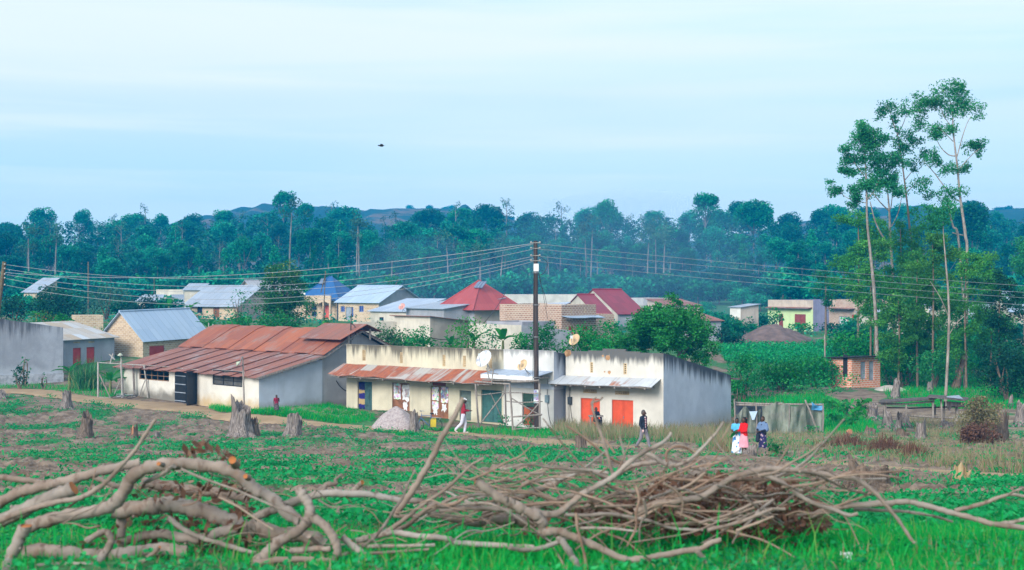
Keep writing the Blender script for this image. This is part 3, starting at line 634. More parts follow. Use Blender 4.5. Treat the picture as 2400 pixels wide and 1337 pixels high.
for i in range(64):
    px, D = (R_.uniform(1640, 1800), R_.uniform(150, 250)) if i % 4 == 0 else (R_.uniform(1940, 2420), R_.uniform(124, 230)) if i % 4 < 3 else (R_.uniform(20, 420), R_.uniform(170, 260)); g = ground_at(px, D)
    copy_tree(SHR[i % 4], 'shrub', g, R_.uniform(.55, 1.15), R_.uniform(0, 6), f'green scrub bush among the houses before {next(w for lx, w in LMARK if px <= lx)}', 'scrub bushes among the houses', 'shrub')
# five tall eucalypts (traced stem by stem)
E = lambda L: [(1900 + x / 2.906, 160 + y / 2.906, w / 2.906) for x, y, w in L]
EC = lambda L: [(1900 + x / 2.906, 160 + y / 2.906, a / 2.906, b / 2.906) for x, y, a, b in L]
traced_tree('eucalyptus_tree', 'tallest eucalyptus with an open spreading top and a curved reddish trunk', 120,
            [[(2262, 740, 6.5)] + E([(1065, 1300, 12), (1055, 1150, 13), (1035, 1000, 12), (1015, 850, 10), (1000, 680, 9), (985, 560, 8), (970, 420, 7), (965, 290, 5), (940, 200, 3)]),
             E([(1010, 700, 6), (1040, 655, 4), (1110, 580, 3), (1150, 550, 2)]), E([(985, 600, 6), (940, 590, 5), (890, 545, 4), (860, 490, 2)]), E([(995, 610, 5), (1030, 480, 4), (1060, 390, 3), (1090, 330, 2)]), E([(1020, 910, 6), (970, 880, 5), (905, 800, 5), (830, 700, 4), (760, 630, 2)]),
             E([(970, 420, 4), (910, 330, 3), (880, 260, 2)]), E([(970, 500, 4), (900, 430, 3), (850, 390, 2)])],
            EC([(960, 160, 75, 70), (870, 200, 80, 75), (790, 240, 70, 55), (740, 230, 45, 50), (1010, 150, 40, 60), (1060, 270, 60, 55), (1120, 300, 55, 50), (960, 290, 60, 50), (740, 340, 55, 55), (850, 420, 70, 60), (940, 420, 60, 50), (1090, 530, 60, 40), (1160, 540, 55, 45), (1140, 590, 25, 25), (950, 690, 60, 50), (1040, 700, 45, 45), (880, 640, 30, 40), (960, 840, 60, 55), (830, 620, 50, 45), (740, 800, 55, 55), (830, 870, 50, 45)]), seed=41, grow=1.25, per=10)
traced_tree('eucalyptus_tree', 'slender eucalyptus with a thin sparse top between two fuller ones', 124,
            [[(2140, 790, 4.5)] + E([(690, 1260, 9), (675, 1100, 9), (655, 900, 8), (635, 740, 7), (610, 560, 6), (590, 450, 5), (560, 370, 4), (540, 290, 3)]), E([(645, 760, 4), (700, 690, 3), (730, 640, 2)]), E([(660, 840, 4), (710, 790, 3), (740, 740, 2)]), E([(595, 450, 4), (630, 380, 3), (650, 320, 2)])],
            EC([(530, 270, 65, 55), (480, 310, 40, 40), (560, 330, 30, 40), (640, 300, 45, 50), (590, 500, 40, 60), (670, 460, 60, 50), (720, 500, 40, 50), (650, 560, 70, 50), (700, 640, 50, 40), (790, 580, 45, 45), (580, 570, 40, 35), (710, 690, 30, 30)]), seed=42, per=9, bark=BARKB, grow=1.2)
traced_tree('eucalyptus_tree', 'full-crowned eucalyptus with a dense rounded head, first of the tall row', 116,
            [[(2056, 832, 6.5)] + E([(450, 1850, 16), (430, 1500, 15), (405, 1250, 12), (385, 1050, 10), (380, 850, 9), (375, 700, 7), (365, 560, 5)]), E([(385, 900, 5), (440, 820, 4), (480, 720, 3)]), E([(380, 760, 5), (310, 660, 4), (260, 600, 2)]), E([(385, 920, 4), (260, 890, 3), (190, 835, 2)])],
            EC([(360, 430, 90, 55), (330, 500, 75, 70), (430, 500, 80, 60), (480, 480, 50, 50), (240, 590, 50, 50), (230, 660, 45, 50), (320, 620, 50, 50), (430, 620, 70, 65), (520, 620, 70, 60), (560, 700, 55, 60), (480, 720, 70, 60), (360, 790, 70, 55), (310, 850, 50, 60), (160, 830, 45, 55), (300, 930, 40, 40), (530, 780, 70, 40), (280, 720, 45, 35), (590, 840, 40, 40)]), seed=43, per=18, grow=1.15)
traced_tree('eucalyptus_tree', 'pale forked eucalyptus with two bare white stems below a small crown', 126,
            [[(2098, 795, 6)] + E([(560, 1500, 12), (548, 1250, 12), (540, 1100, 11), (535, 970, 9), (525, 850, 6), (525, 780, 4)]), E([(545, 1215, 9), (480, 1130, 7), (435, 1030, 6), (405, 910, 4)]), E([(535, 975, 6), (470, 910, 5), (425, 850, 4)]), E([(545, 960, 5), (555, 880, 4), (560, 820, 2)]), E([(550, 1080, 5), (595, 990, 4), (620, 880, 2)])],
            EC([(520, 800, 70, 50), (590, 830, 50, 45), (440, 830, 45, 40), (410, 780, 45, 45)]), seed=44, per=11, grow=1.2)
traced_tree('eucalyptus_tree', 'thin straight pale pole-stemmed eucalyptus rising beside the plank table', 92,
            [[(2214, 930, 5)] + [(2222, 820, 4), (2224, 720, 3.5), (2217, 620, 2.5), (2212, 560, 1.6), (2210, 520, 1)], [(2222, 740, 1.5), (2205, 700, 1.2), (2180, 660, .8)], [(2222, 790, 1.5), (2240, 760, 1), (2262, 740, .8)]],
            [(2200, 520, 26, 26), (2185, 500, 24, 22), (2225, 495, 24, 22), (2175, 530, 18, 16)], seed=45, per=9)
traced_tree('eucalyptus_tree', 'leaning eucalyptus with a bare angled trunk beside the tallest one', 128,
            [[(2270, 720, 4)] + E([(1010, 1200, 10), (970, 1080, 9), (940, 960, 7), (925, 880, 4)]), E([(1040, 1140, 5), (965, 1122, 5)])], EC([(880, 980, 70, 55), (850, 1030, 60, 45), (930, 940, 45, 40), (700, 970, 40, 40)]), seed=46)
# lower leafy young trees that close the right side
def leafy(label, D, px, base, top, w, seed, mat=None, n=9, per=12, stem=4):
    r = random.Random(seed); cl = []
    for i in range(n):
        f = (i + .5) / n; cl.append((px + r.uniform(-.33, .33) * w, top + 14 + (base - top - 30) * f * .93, w * r.uniform(.18, .3), (base - top) / n * r.uniform(.75, 1.1)))
    cl.append((px, top + 14, w * .16, 18))
    return traced_tree('young_tree', label, D, [[(px, base, stem), (px + r.uniform(-5, 5), (base + top) / 2, stem * .6), (px, top + 15, 1)]], cl, mat or LF_EUC, BARKB, seed=seed, per=per, hang=.4)
leafy('broad olive-green tree in front of the tall pale trunks, crown just above the wood', 132, 2010, 700, 490, 135, 51, LF_OLV)
leafy('bushy olive tree right behind the forked white trunk', 122, 2110, 745, 520, 120, 52, LF_OLV)
leafy('big light green leafy tree overlapping the thin pole stem', 108, 2185, 800, 545, 150, 53, LF_OLV, n=11)
leafy('tall light green young tree right of the thin pole stem', 104, 2265, 860, 590, 110, 54, LF_OLV, n=11)
leafy('dark green leafy tree behind the vine-covered stump', 100, 2345, 900, 640, 130, 55, LF_DARK, n=11)
leafy('bushy tree by the sheltered wooden frame', 118, 2150, 860, 640, 90, 56, n=9)
leafy('narrow green tree growing beside the pale roofs', 150, 1935, 730, 628, 55, 57, n=6)
leafy('drooping green tree at the edge behind the pale house', 150, 2400, 760, 560, 110, 58, n=8)
leafy('young green tree in front of the metal roofs beyond the pole stem', 112, 2240, 900, 700, 95, 59, n=8)
leafy('shaggy green tree left of the leaning trunk', 125, 2050, 800, 640, 75, 60, n=7)
leafy('broad light olive tree filling the gap between the forked trunk and the pole stem', 112, 2150, 830, 590, 130, 64, LF_OLV, n=11)
leafy('light olive sapling thicket right of the brick latrine', 110, 2105, 880, 690, 110, 65, LF_OLV, n=10)
leafy('tall olive tree at the right behind the dark shrub', 112, 2320, 860, 600, 120, 66, LF_OLV, n=11)
leafy('olive tree leaning over the bare wooden frame', 114, 2185, 860, 660, 100, 67, LF_OLV, n=9)
leafy('light olive tree crown in front of the first tall trunk', 118, 2040, 790, 560, 110, 68, LF_OLV, n=10)
# village trees
traced_tree('tulip_tree', 'tall flowering tree with cream blossoms between the grey and blue roofs', 140, [[(668, 755, 5), (664, 700, 4), (662, 660, 3), (665, 635, 2)], [(664, 705, 2.5), (640, 670, 2), (635, 645, 1)], [(664, 700, 2.5), (690, 665, 2), (690, 640, 1)]],
            [(642, 640, 17, 17), (686, 640, 20, 18), (664, 652, 26, 18), (648, 662, 20, 14), (690, 668, 20, 16), (650, 690, 34, 20), (680, 700, 34, 20), (660, 725, 40, 20), (635, 715, 28, 22), (705, 705, 18, 16), (690, 735, 30, 18)], m_leaf('tulip_leaf', (.012, .085, .02), (.045, .20, .04), (.35, .36, .13), trans=.25, objvar=0, cs=.8), BARKB, seed=61, per=11, hang=.2, grow=1.3)
traced_tree('mango_tree', 'big round mango tree with glossy dark leaves behind the grey shop', 98, [[(1598, 860, 6), (1590, 825, 5), (1575, 800, 4)], [(1592, 830, 4), (1620, 790, 3), (1640, 760, 2)], [(1588, 822, 4), (1540, 790, 3), (1510, 770, 2)], [(1596, 845, 3.5), (1612, 815, 3), (1650, 800, 2)]],
            [(1560, 732, 42, 26), (1520, 745, 40, 28), (1600, 750, 44, 30), (1490, 770, 38, 26), (1555, 775, 50, 30), (1630, 775, 38, 30), (1465, 795, 26, 22), (1520, 805, 50, 26), (1590, 800, 50, 24), (1655, 805, 26, 24), (1640, 832, 34, 20), (1480, 815, 30, 16), (1535, 722, 22, 14), (1580, 718, 20, 13), (1500, 832, 34, 16), (1560, 836, 40, 16), (1600, 770, 60, 40), (1530, 780, 60, 40)], m_leaf('mango_leaf', (.006, .08, .018), (.034, .30, .045), (.09, .42, .06), trans=.15, objvar=0, cs=1.2, rough=.4), BARKB, seed=62, per=15, hang=0, asp=.55, spread=2.2)
bd = lambda *a, **k: bush('bush', *a, **k)
bd('dark green leafy bush directly behind the power pole', 1280, 100, 110, 752, base_py=832, seed=1, n=22)
bd('leafy green bush below the brick house with blue awning', 1370, 104, 120, 768, base_py=835, seed=2, mat=LF_BUSH, n=24)
bd('small rounded bush between the brick house and the mango tree', 1432, 108, 80, 738, base_py=825, seed=3)
bd('pale flowering shrub behind the rusty gable end', 905, 96, 90, 752, base_py=825, seed=4, mat=m_leaf('pale_shrub_leaf', (.02, .10, .035), (.07, .22, .08), (.42, .40, .36), objvar=0, cs=1.5))
bd('bright green shrub behind the shop parapet, beside the banana shoots', 985, 96, 95, 768, base_py=830, seed=5)
bd('loose light green tree crown behind the parapet in front of the red hipped roof', 1090, 97, 130, 745, base_py=828, seed=6, n=18, per=1.0, mat=m_leaf('light_bush_leaf', (.02, .14, .02), (.06, .33, .05), (.16, .36, .07), objvar=0, cs=1.2))
bd('feathery half-bare shrub before the pale plaster wall', 1150, 96, 70, 765, base_py=828, seed=7, n=12, per=.7, mat=LF_EUC)
bd('dense hedge bush left of the brick latrine', 1905, 112, 130, 832, base_py=915, seed=8, n=30)
bd('rounded dark green bush between the grey shop and the latrine', 1830, 104, 120, 842, base_py=925, seed=9, n=30, mat=LF_BUSH)
bd('green bush against the end wall of the grey shop', 1745, 98, 90, 830, base_py=935, seed=10, n=28)
bd('overgrown bush climbing the corner of the brick latrine', 1934, 114, 46, 840, base_py=920, seed=11, n=16)
bd('thick dark bush right behind the brick latrine', 2085, 122, 120, 800, base_py=905, seed=12, n=26)
bd('green thicket behind the latrine roof', 2000, 128, 140, 765, base_py=860, seed=13, n=26, mat=LF_BUSH)
bd('leafy thicket below the pale tin roofs', 2120, 116, 130, 750, base_py=880, seed=14, n=26)
bd('bushy green growth around the wooden frame', 2190, 105, 120, 820, base_py=915, seed=15, n=22, mat=LF_EUC)
bd('dark shrub under the trees at the frame edge', 2360, 96, 150, 800, base_py=915, seed=16, n=28, mat=LF_DARK)
bd('low bush in front of the lime green shop', 1885, 190, 80, 755, base_py=790, seed=17)
bd('shrub at the corner of the purple end wall', 1960, 185, 90, 757, base_py=800, seed=18, mat=LF_DARK)
bd('round bush left of the lime green shop', 1815, 195, 45, 725, base_py=775, seed=19)
bd('spreading bush beneath the little white latrine', 1725, 180, 90, 738, base_py=790, seed=20, mat=LF_FOR)
bd('bush between the mango tree and the mound of dark earth', 1690, 150, 60, 760, base_py=812, seed=21, mat=LF_DARK)
bd('big dark tree crown below the tin roof at the village edge', 135, 150, 130, 668, base_py=775, seed=22, mat=LF_DARK, n=34)
bd('green shrub at the foot of the leaning edge pole', 30, 150, 90, 690, base_py=775, seed=23, mat=LF_DARK, n=26)
bd('reddish-tipped bush above the long grey wall', 105, 130, 80, 722, base_py=785, seed=24, mat=m_leaf('coral_leaf', (.012, .10, .02), (.05, .24, .04), (.45, .09, .03), objvar=0, cs=1))
bd('yellow-green shrub next to the brick garden wall', 145, 128, 70, 728, base_py=785, seed=25)
bd('scrubby grey-green thicket below the village houses', 250, 170, 130, 660, base_py=760, seed=26, mat=LF_DRY, n=24, per=.9)
bd('dark rounded bush before the small grey gable', 335, 165, 90, 690, base_py=760, seed=27, mat=LF_DARK, n=24)
bd('green bush between the banana plants and the patched roof', 560, 128, 80, 735, base_py=790, seed=28)
bd('leafy shrub under the flowering tree', 650, 126, 110, 728, base_py=792, seed=29)
bd('small bush in front of the blue-roofed house', 766, 132, 40, 745, base_py=775, seed=30)
bd('light green shrub in front of the big patched roof', 560, 150, 75, 672, base_py=745, seed=31, mat=LF_EUC, per=.6, n=14)
bd('slim yellow-green tree behind the grey gabled house', 920, 215, 60, 625, base_py=720, seed=32, mat=LF_EUC, n=18, per=.8)
bd('bright shrub between the crimson roofs and the wood', 1560, 225, 70, 695, base_py=735, seed=33)
bd('round dark bush between the pale shrub and the banana shoot', 945, 99, 100, 772, base_py=832, seed=41, n=26)
bd('green bush left of the power pole behind the white shop', 1222, 99, 90, 776, base_py=832, seed=44, n=24)
bd('bushy growth behind the stepped parapet of the grey shop', 1430, 100, 130, 775, base_py=840, seed=45, n=28)
bd('low clipped bush against the long grey wall', 47, 104, 44, 856, base_py=893, seed=34, mat=LF_DARK, n=14)
bd('small spindly shrub against the grey wall', 102, 104, 18, 868, base_py=898, seed=35, n=6)
bd('thin upright shrub growing over the grey wall', 58, 106, 30, 808, base_py=860, seed=36, n=7, per=.45, mat=LF_EUC)
bd('green weeds at the rear corner of the grey shop', 1725, 90, 50, 880, base_py=945, seed=37)
def banana(label, px, D, base_py, top_py, n=7, seed=0, sc=1.):
    g = ground_at(px, D); g.z = zpy(base_py, D); h = zpy(top_py, D) - g.z; r = random.Random(seed); o = thing('banana_plant', label, 'banana plant', g, None)
    m = MB(); m.tube([Vector((g.x, g.y, min(g.z, ztf(g.x, g.y)) - .3)), g + Vector((.02, 0, h * .3)), g + Vector((.03, 0, h * .55))], [.12 * sc, .10 * sc, .07 * sc], 8); m.build('stem', m_bark('banana_stem', (.10, .14, .05), (.22, .24, .10)), o)
    for i in range(n):
        q = 6.28 * i / n + r.uniform(-.4, .4); L = h * r.uniform(.5, .75); el = r.uniform(.5, 1.35); d = Vector((math.cos(q), math.sin(q), 0)); s_ = Vector((-d.y, d.x, 0)); p = g + Vector((.03, 0, h * .5)); m = MB(); K = 8; vs = []
        for k in range(K + 1):
            f = k / K; e = el - f * 1.0; p = p + (d * math.cos(e) + Vector((0, 0, math.sin(e)))) * (L / K); w = L * .17 * math.sin(math.pi * min(1, .08 + f * .92)) ** .6 * (1 if f < 1 else .1) * (.25 if k == 0 else 1)
            up = Vector((0, 0, w * .35)); vs += [p - s_ * w + up, p, p + s_ * w + up]
        m.add(vs, [(k * 3 + j, k * 3 + j + 1, k * 3 + j + 4, k * 3 + j + 3) for k in range(K) for j in (0, 1)], 0, True); m.build('leaf', LF_BAN, o)
banana('young banana plant with one broad upright leaf beside the papyrus clump', 162, 103, 905, 846, 4, 1)
banana('banana plant inside the white-posted frame', 258, 99, 930, 862, 7, 2)
banana('bright banana shoot behind the shop parapet', 998, 95, 835, 786, 5, 3, .7)
banana('broad-leaved banana plant near the pale plaster wall', 1178, 97, 835, 768, 7, 4)
banana('wide-leaved banana plant between the parapet and the pale plaster wall', 1110, 98, 835, 772, 7, 14)
banana('small banana plant half hidden behind the shop parapet', 1055, 98, 835, 788, 6, 15)
banana('banana plant left of the big patched grey roof', 395, 160, 740, 700, 6, 5)
banana('tall banana plant right of the brick gable house', 488, 125, 800, 742, 7, 6)
banana('banana plant in front of the patched grey roof', 447, 158, 745, 700, 5, 7)
banana('banana plant beside the grey edge bush', 85, 140, 760, 722, 6, 8)
# papyrus clump: many arching blades
def blades(P, L, wd_, lean, seed, curve=.5):
    """P (n,3) feet -> two-segment bent blades as quads (8 corners each = 2 quads)"""
    rng = np.random.default_rng(seed); n = len(P); L = L * rng.uniform(.55, 1.25, n); g = rng.uniform(0, 2 * np.pi, n); d = np.stack([np.cos(g), np.sin(g), np.zeros(n)], 1)
    fa = rng.uniform(0, 2 * np.pi, n); s_ = np.stack([np.cos(fa), np.sin(fa) * .35, np.zeros(n)], 1) * (wd_ * rng.uniform(.6, 1.4, n) if True else 0)[:, None]
    a = lean * rng.random(n); m_ = P + d * (np.sin(a * .6) * L * .55)[:, None] + np.array([0, 0, 1]) * (np.cos(a * .6) * L * .55)[:, None]
    t_ = m_ + d * (np.sin(a * (1 + curve)) * L * .45)[:, None] + np.array([0, 0, 1]) * (np.cos(a * (1 + curve)) * L * .45)[:, None]
    q1 = np.stack([P - s_ * .5, P + s_ * .5, m_ + s_ * .4, m_ - s_ * .4], 1); q2 = np.stack([m_ - s_ * .4, m_ + s_ * .4, t_ + s_ * .06, t_ - s_ * .06], 1)
    r_ = rng.random(n); return np.concatenate([q1, q2], 1).reshape(-1, 3), np.repeat(r_, 2)
g = ground_at(203, 103)
rng = np.random.default_rng(5); P = rng.normal(size=(420, 3)) * (.42, .35, 0)
V, rn = blades(P, 2.1, .075, 1.0, 5, .7); o = thing('papyrus_clump', 'tall arching papyrus clump in front of the red-doored house', 'plant', g); np_mesh('leaves', V, 4, m_leaf('papyrus_leaf', (.02, .12, .04), (.07, .27, .09), (.30, .30, .14), objvar=0, cs=1.5), o, rn)
m = MB()
for i in range(5): m.tube([g + Vector((.15 * i - .3, .1 * (i % 2), -.2)), g + Vector((.17 * i - .34, .1, .6))], [.03, .02], 5)
m.build('stem', LF_EUC if False else BARKB, o)
# ---------------------------------------------------------------- buildings
class Fr:
    """front plane of a building: s runs along it, d runs into the building, z up"""
    def __init__(s, L, R, z):
        s.o = Vector((L[0], L[1], 0)); v = Vector((R[0] - L[0], R[1] - L[1], 0)); s.len = v.length; s.u = v.normalized(); s.n = Vector((-s.u.y, s.u.x, 0))
        if s.n.y < 0 and abs(s.n.y) > .2: s.n = -s.n
        s.z = z
    @classmethod
    def px(c_, l, dl, r, dr, z): return c_(((l - CX) / FPX * dl, dl), ((r - CX) / FPX * dr, dr), z)
    def p(s, a, d, z): return s.o + s.u * a + s.n * d + Vector((0, 0, z))
    def s_(s, px, d=0):
        k = (px - CX) / FPX; o = s.o + s.n * d; return (k * o.y - o.x) / (s.u.x - k * s.u.y)
    def D(s, a, d=0): return (s.o + s.u * a + s.n * d).y
    def zz(s, px, py, d=0): return zpy(py, s.D(s.s_(px, d), d))
    def side(s, right=True, depth=1):
        f = Fr.__new__(Fr)
        if right: f.o = s.o + s.u * s.len; f.u = s.n.copy(); f.n = -s.u
        else: f.o = s.o + s.n * depth; f.u = -s.n; f.n = s.u.copy()
        f.len = depth; f.z = s.z; return f
    def rect(s, x0, y0, x1, y1):
        """a photo rectangle lying on this wall -> (s0, s1, z0, z1)"""
        a, b = s.s_(x0), s.s_(x1); m = (x0 + x1) / 2; return (a, b, s.zz(m, y1), s.zz(m, y0))
def wall(mb, f, s0, s1, z0, z1, ops=(), d=0, rev=.16, mi=0):
    xs = sorted({s0, s1, *[q for o in ops for q in o[:2] if s0 < q < s1]}); zs = sorted({z0, z1, *[q for o in ops for q in o[2:4] if z0 < q < z1]})
    for a, b in zip(xs, xs[1:]):
        for c_, e in zip(zs, zs[1:]):
            m_, n_ = (a + b) / 2, (c_ + e) / 2
            if any(o[0] < m_ < o[1] and o[2] < n_ < o[3] for o in ops): continue
            mb.quad(f.p(a, d, c_), f.p(b, d, c_), f.p(b, d, e), f.p(a, d, e), mi)
    for a, b, c_, e in [o[:4] for o in ops]:
        c_ = max(c_, z0)
        for q in ((f.p(a, d, c_), f.p(a, d, e), f.p(a, d + rev, e), f.p(a, d + rev, c_)), (f.p(b, d, e), f.p(b, d, c_), f.p(b, d + rev, c_), f.p(b, d + rev, e)),
                  (f.p(a, d, e), f.p(b, d, e), f.p(b, d + rev, e), f.p(a, d + rev, e)), (f.p(b, d, c_), f.p(a, d, c_), f.p(a, d + rev, c_), f.p(b, d + rev, c_))): mb.quad(*q, mi)
def leafdoor(par, f, r, mat, leaves_=2, rails=3, d=.1, name='door', label=None, handle=True, open_=None):
    a, b, c_, e = r; m = MB(); g = .012; w = (b - a - g * (leaves_ + 1)) / leaves_
    m.box(f.p(a, d + .045, c_), f.u * (b - a), f.n * .02, Vector((0, 0, e - c_)))
    for i in range(leaves_):
        x = a + g + i * (w + g)
        m.box(f.p(x, d, c_ + .02), f.u * w, f.n * .04, Vector((0, 0, e - c_ - .04)))
        for k in range(rails + 1):
            z = c_ + .02 + (e - c_ - .1) * k / rails; m.box(f.p(x, d - .02, z), f.u * w, f.n * .02, Vector((0, 0, .06)))
        for q in (x, x + w - .06): m.box(f.p(q, d - .023, c_ + .02), f.u * .06, f.n * .02, Vector((0, 0, e - c_ - .04)))
    o = m.build(name, mat, par)
    if label: o['label'] = label
    if handle:
        h = MB(); h.box(f.p((a + b) / 2 + .03, d - .06, (c_ + e) / 2 - .06), f.u * .03, f.n * .04, Vector((0, 0, .14))); h.build('handle', STEEL, o)
    return o
def pane_window(par, f, r, frame, pane, nb=2, nh=1, d=.08, bar=.035, label=None):
    a, b, c_, e = r; m = MB(); fw = .05
    for q in ((a, a + fw), (b - fw, b)): m.box(f.p(q[0], d, c_), f.u * (q[1] - q[0]), f.n * .05, Vector((0, 0, e - c_)))
    for q in (c_, e - fw): m.box(f.p(a + fw, d, q), f.u * (b - a - 2 * fw), f.n * .05, Vector((0, 0, fw)))
    for i in range(1, nb): m.box(f.p(a + (b - a) * i / nb - bar / 2, d + .005, c_ + fw), f.u * bar, f.n * .04, Vector((0, 0, e - c_ - 2 * fw)))
    for i in range(1, nh): m.box(f.p(a + fw, d + .01, c_ + (e - c_) * i / nh - bar / 2), f.u * (b - a - 2 * fw), f.n * .03, Vector((0, 0, bar)))
    o = m.build('window', frame, par)
    if label: o['label'] = label
    if pane:
        q = MB(); q.box(f.p(a + .02, d + .045, c_ + .02), f.u * (b - a - .04), f.n * .012, Vector((0, 0, e - c_ - .04))); q.build('pane', pane, o)
    return o
def openings(par, f, lst, wm):
    """lst: (kind, x0,y0,x1,y1, material...) in photo pixels on wall f. Returns holes for the wall and builds what fills them."""
    holes = []
    for it in lst:
        r = f.rect(*it[1:5]); holes.append(r); k = it[0]
        if k == 'door': leafdoor(par, f, r, it[5], *(it[6:8] if len(it) > 6 else (2, 3)))
        elif k == 'win': pane_window(par, f, r, it[5], it[6] if len(it) > 6 else GLASS, it[7] if len(it) > 7 else 2, it[8] if len(it) > 8 else 1)
        elif k == 'shut': leafdoor(par, f, r, it[5], 2, 1, .06, 'window', handle=False)
        elif k == 'vent':
            m = MB(); a, b, c_, e = r; nx = max(1, round((b - a) / .14)); nz = max(1, round((e - c_) / .13))
            m.box(f.p(a, .13, c_), f.u * (b - a), f.n * .02, Vector((0, 0, e - c_)), 1)
            for i in range(nx + 1): m.box(f.p(a + (b - a - .05) * i / nx, .02, c_), f.u * .05, f.n * .1, Vector((0, 0, e - c_)))
            for i in range(nz + 1): m.box(f.p(a, .03, c_ + (e - c_ - .05) * i / nz), f.u * (b - a), f.n * .09, Vector((0, 0, .05)))
            m.build('vent', [m_plain('vent_block', (.55, .42, .25), .9, .25), DARK], par)
    return holes
def house(name, label, l, dl, r, dr, yb, ye, depth, roof, wallm, roofm, rise=None, ops=(), over=.3, cat='house', sidem=None, rops=(), split=None, ridge_y=None, lops=(), drop=0, tilt=0, back=0, zb_extra=1.2):
    """yb / ye: photo heights of the wall foot and of the eave at the left corner"""
    zb, ze = zpy(yb, dl), zpy(ye, dl); f = Fr.px(l, dl, r, dr, zb); Ln = f.len; o = thing(name, label, cat, f.p(0, 0, zb)); z0 = min([zb - zb_extra] + [ztf(q.x, q.y) - .4 for q in (f.p(0, 0, 0), f.p(Ln, 0, 0), f.p(0, depth, 0), f.p(Ln, depth, 0))])
    hs = openings(o, f, ops, wallm)
    if ridge_y is not None: rise = zpy(ridge_y, f.D(0, depth / 2)) - ze
    rise = rise or 0; sm = sidem or wallm
    m = MB(); wall(m, f, 0, Ln, z0, ze, hs); m.build('wall', wallm, o)
    fs = f.side(True, depth); fl = f.side(False, depth); hr = openings(o, fs, rops, sm); hl = openings(o, fl, lops, sm)
    m = MB(); wall(m, fs, 0, depth, z0, ze - (drop if roof in ('shed', 'parapet') and drop > 0 else 0), hr); wall(m, fl, 0, depth, z0, ze - (drop if roof in ('shed', 'parapet') and drop > 0 else 0), hl)
    zr = ze + rise
    if roof == 'gable':
        for s0 in (0, Ln): m.poly([f.p(s0, 0, ze), f.p(s0, depth, ze + back), f.p(s0, depth / 2, zr)][::(1 if s0 else -1)])
    if roof == 'gablefront': m.poly([f.p(0, 0, ze), f.p(Ln, 0, ze), f.p(Ln / 2, 0, zr)]); m.poly([f.p(Ln, depth, ze), f.p(0, depth, ze), f.p(Ln / 2, depth, zr)])
    zbk = ze - drop
    if roof in ('shed', 'parapet'):
        if drop > 0:
            for s0 in (0, Ln): m.poly([f.p(s0, 0, zbk), f.p(s0, depth, zbk), f.p(s0, 0, ze)][::(1 if s0 else -1)])
        elif drop < 0:
            for s0 in (0, Ln): m.poly([f.p(s0, 0, ze), f.p(s0, depth, ze), f.p(s0, depth, zbk)][::(1 if s0 else -1)])
    m.quad(f.p(Ln, depth, z0), f.p(0, depth, z0), f.p(0, depth, max(zbk if roof in ('shed', 'parapet') else ze, z0 + .2)), f.p(Ln, depth, max(zbk if roof in ('shed', 'parapet') else ze, z0 + .2)))
    m.build('side_wall', sm, o)
    m = MB(); ov = over; T = .05
    if roof == 'gable':
        k = rise / (depth / 2); m.slab([f.p(-ov, -ov, ze - k * ov + .03), f.p(Ln + ov, -ov, ze - k * ov + .03 + tilt), f.p(Ln + ov, depth / 2, zr + .03 + tilt), f.p(-ov, depth / 2, zr + .03)], T)
        m.slab([f.p(Ln + ov, depth + ov, ze - k * ov + .03 + tilt), f.p(-ov, depth + ov, ze - k * ov + .03), f.p(-ov, depth / 2, zr + .035), f.p(Ln + ov, depth / 2, zr + .035 + tilt)], T)
    elif roof == 'gablefront':
        k = rise / (Ln / 2); m.slab([f.p(-ov, depth + ov, ze - k * ov + .03), f.p(-ov, -ov, ze - k * ov + .03), f.p(Ln / 2, -ov, zr + .03), f.p(Ln / 2, depth + ov, zr + .03)], T)
        m.slab([f.p(Ln + ov, -ov, ze - k * ov + .03), f.p(Ln + ov, depth + ov, ze - k * ov + .03), f.p(Ln / 2, depth + ov, zr + .035), f.p(Ln / 2, -ov, zr + .035)], T)
    elif roof == 'hip':
        h = min(depth, Ln) / 2; rl = max(0, Ln - 2 * h) / 2; a, b = f.p(Ln / 2 - rl - .15, depth / 2, zr), f.p(Ln / 2 + rl + .15, depth / 2, zr)
        A, B, C_, D_ = f.p(-ov, -ov, ze - .08), f.p(Ln + ov, -ov, ze - .08), f.p(Ln + ov, depth + ov, ze - .08), f.p(-ov, depth + ov, ze - .08)
        m.poly([A, B, b, a]); m.poly([B, C_, b]); m.poly([C_, D_, a, b]); m.poly([D_, A, a]); m.poly([D_, C_, B, A])
    elif roof in ('shed',):
        k = drop / depth; m.slab([f.p(-ov, -ov, ze + k * ov + .04), f.p(Ln + ov, -ov, ze + k * ov + .04 + tilt), f.p(Ln + ov, depth + ov, zbk - k * ov + .04 + tilt), f.p(-ov, depth + ov, zbk - k * ov + .04)], T)
    elif roof == 'parapet': m.slab([f.p(.15, .15, ze - .5), f.p(Ln - .15, .15, ze - .5), f.p(Ln - .15, depth - .15, min(zbk, ze) - .55), f.p(.15, depth - .15, min(zbk, ze) - .55)], T)
    rf = m.build('roof', roofm, o)
    if roof == 'gable' and ov > 0:
        m = MB(); m.tube([f.p(-ov, depth / 2, zr + .05), f.p(Ln + ov, depth / 2, zr + .05 + tilt)], .09, 6); m.build('ridge_cap', roofm, rf)
    if roof == 'hip':
        m = MB()
        for q in (A, B): m.tube([q + Vector((0, 0, .02)), (a if q is A else b) + Vector((0, 0, .03))], .07, 5)
        m.build('ridge_cap', roofm, rf)
    return o, f, rf
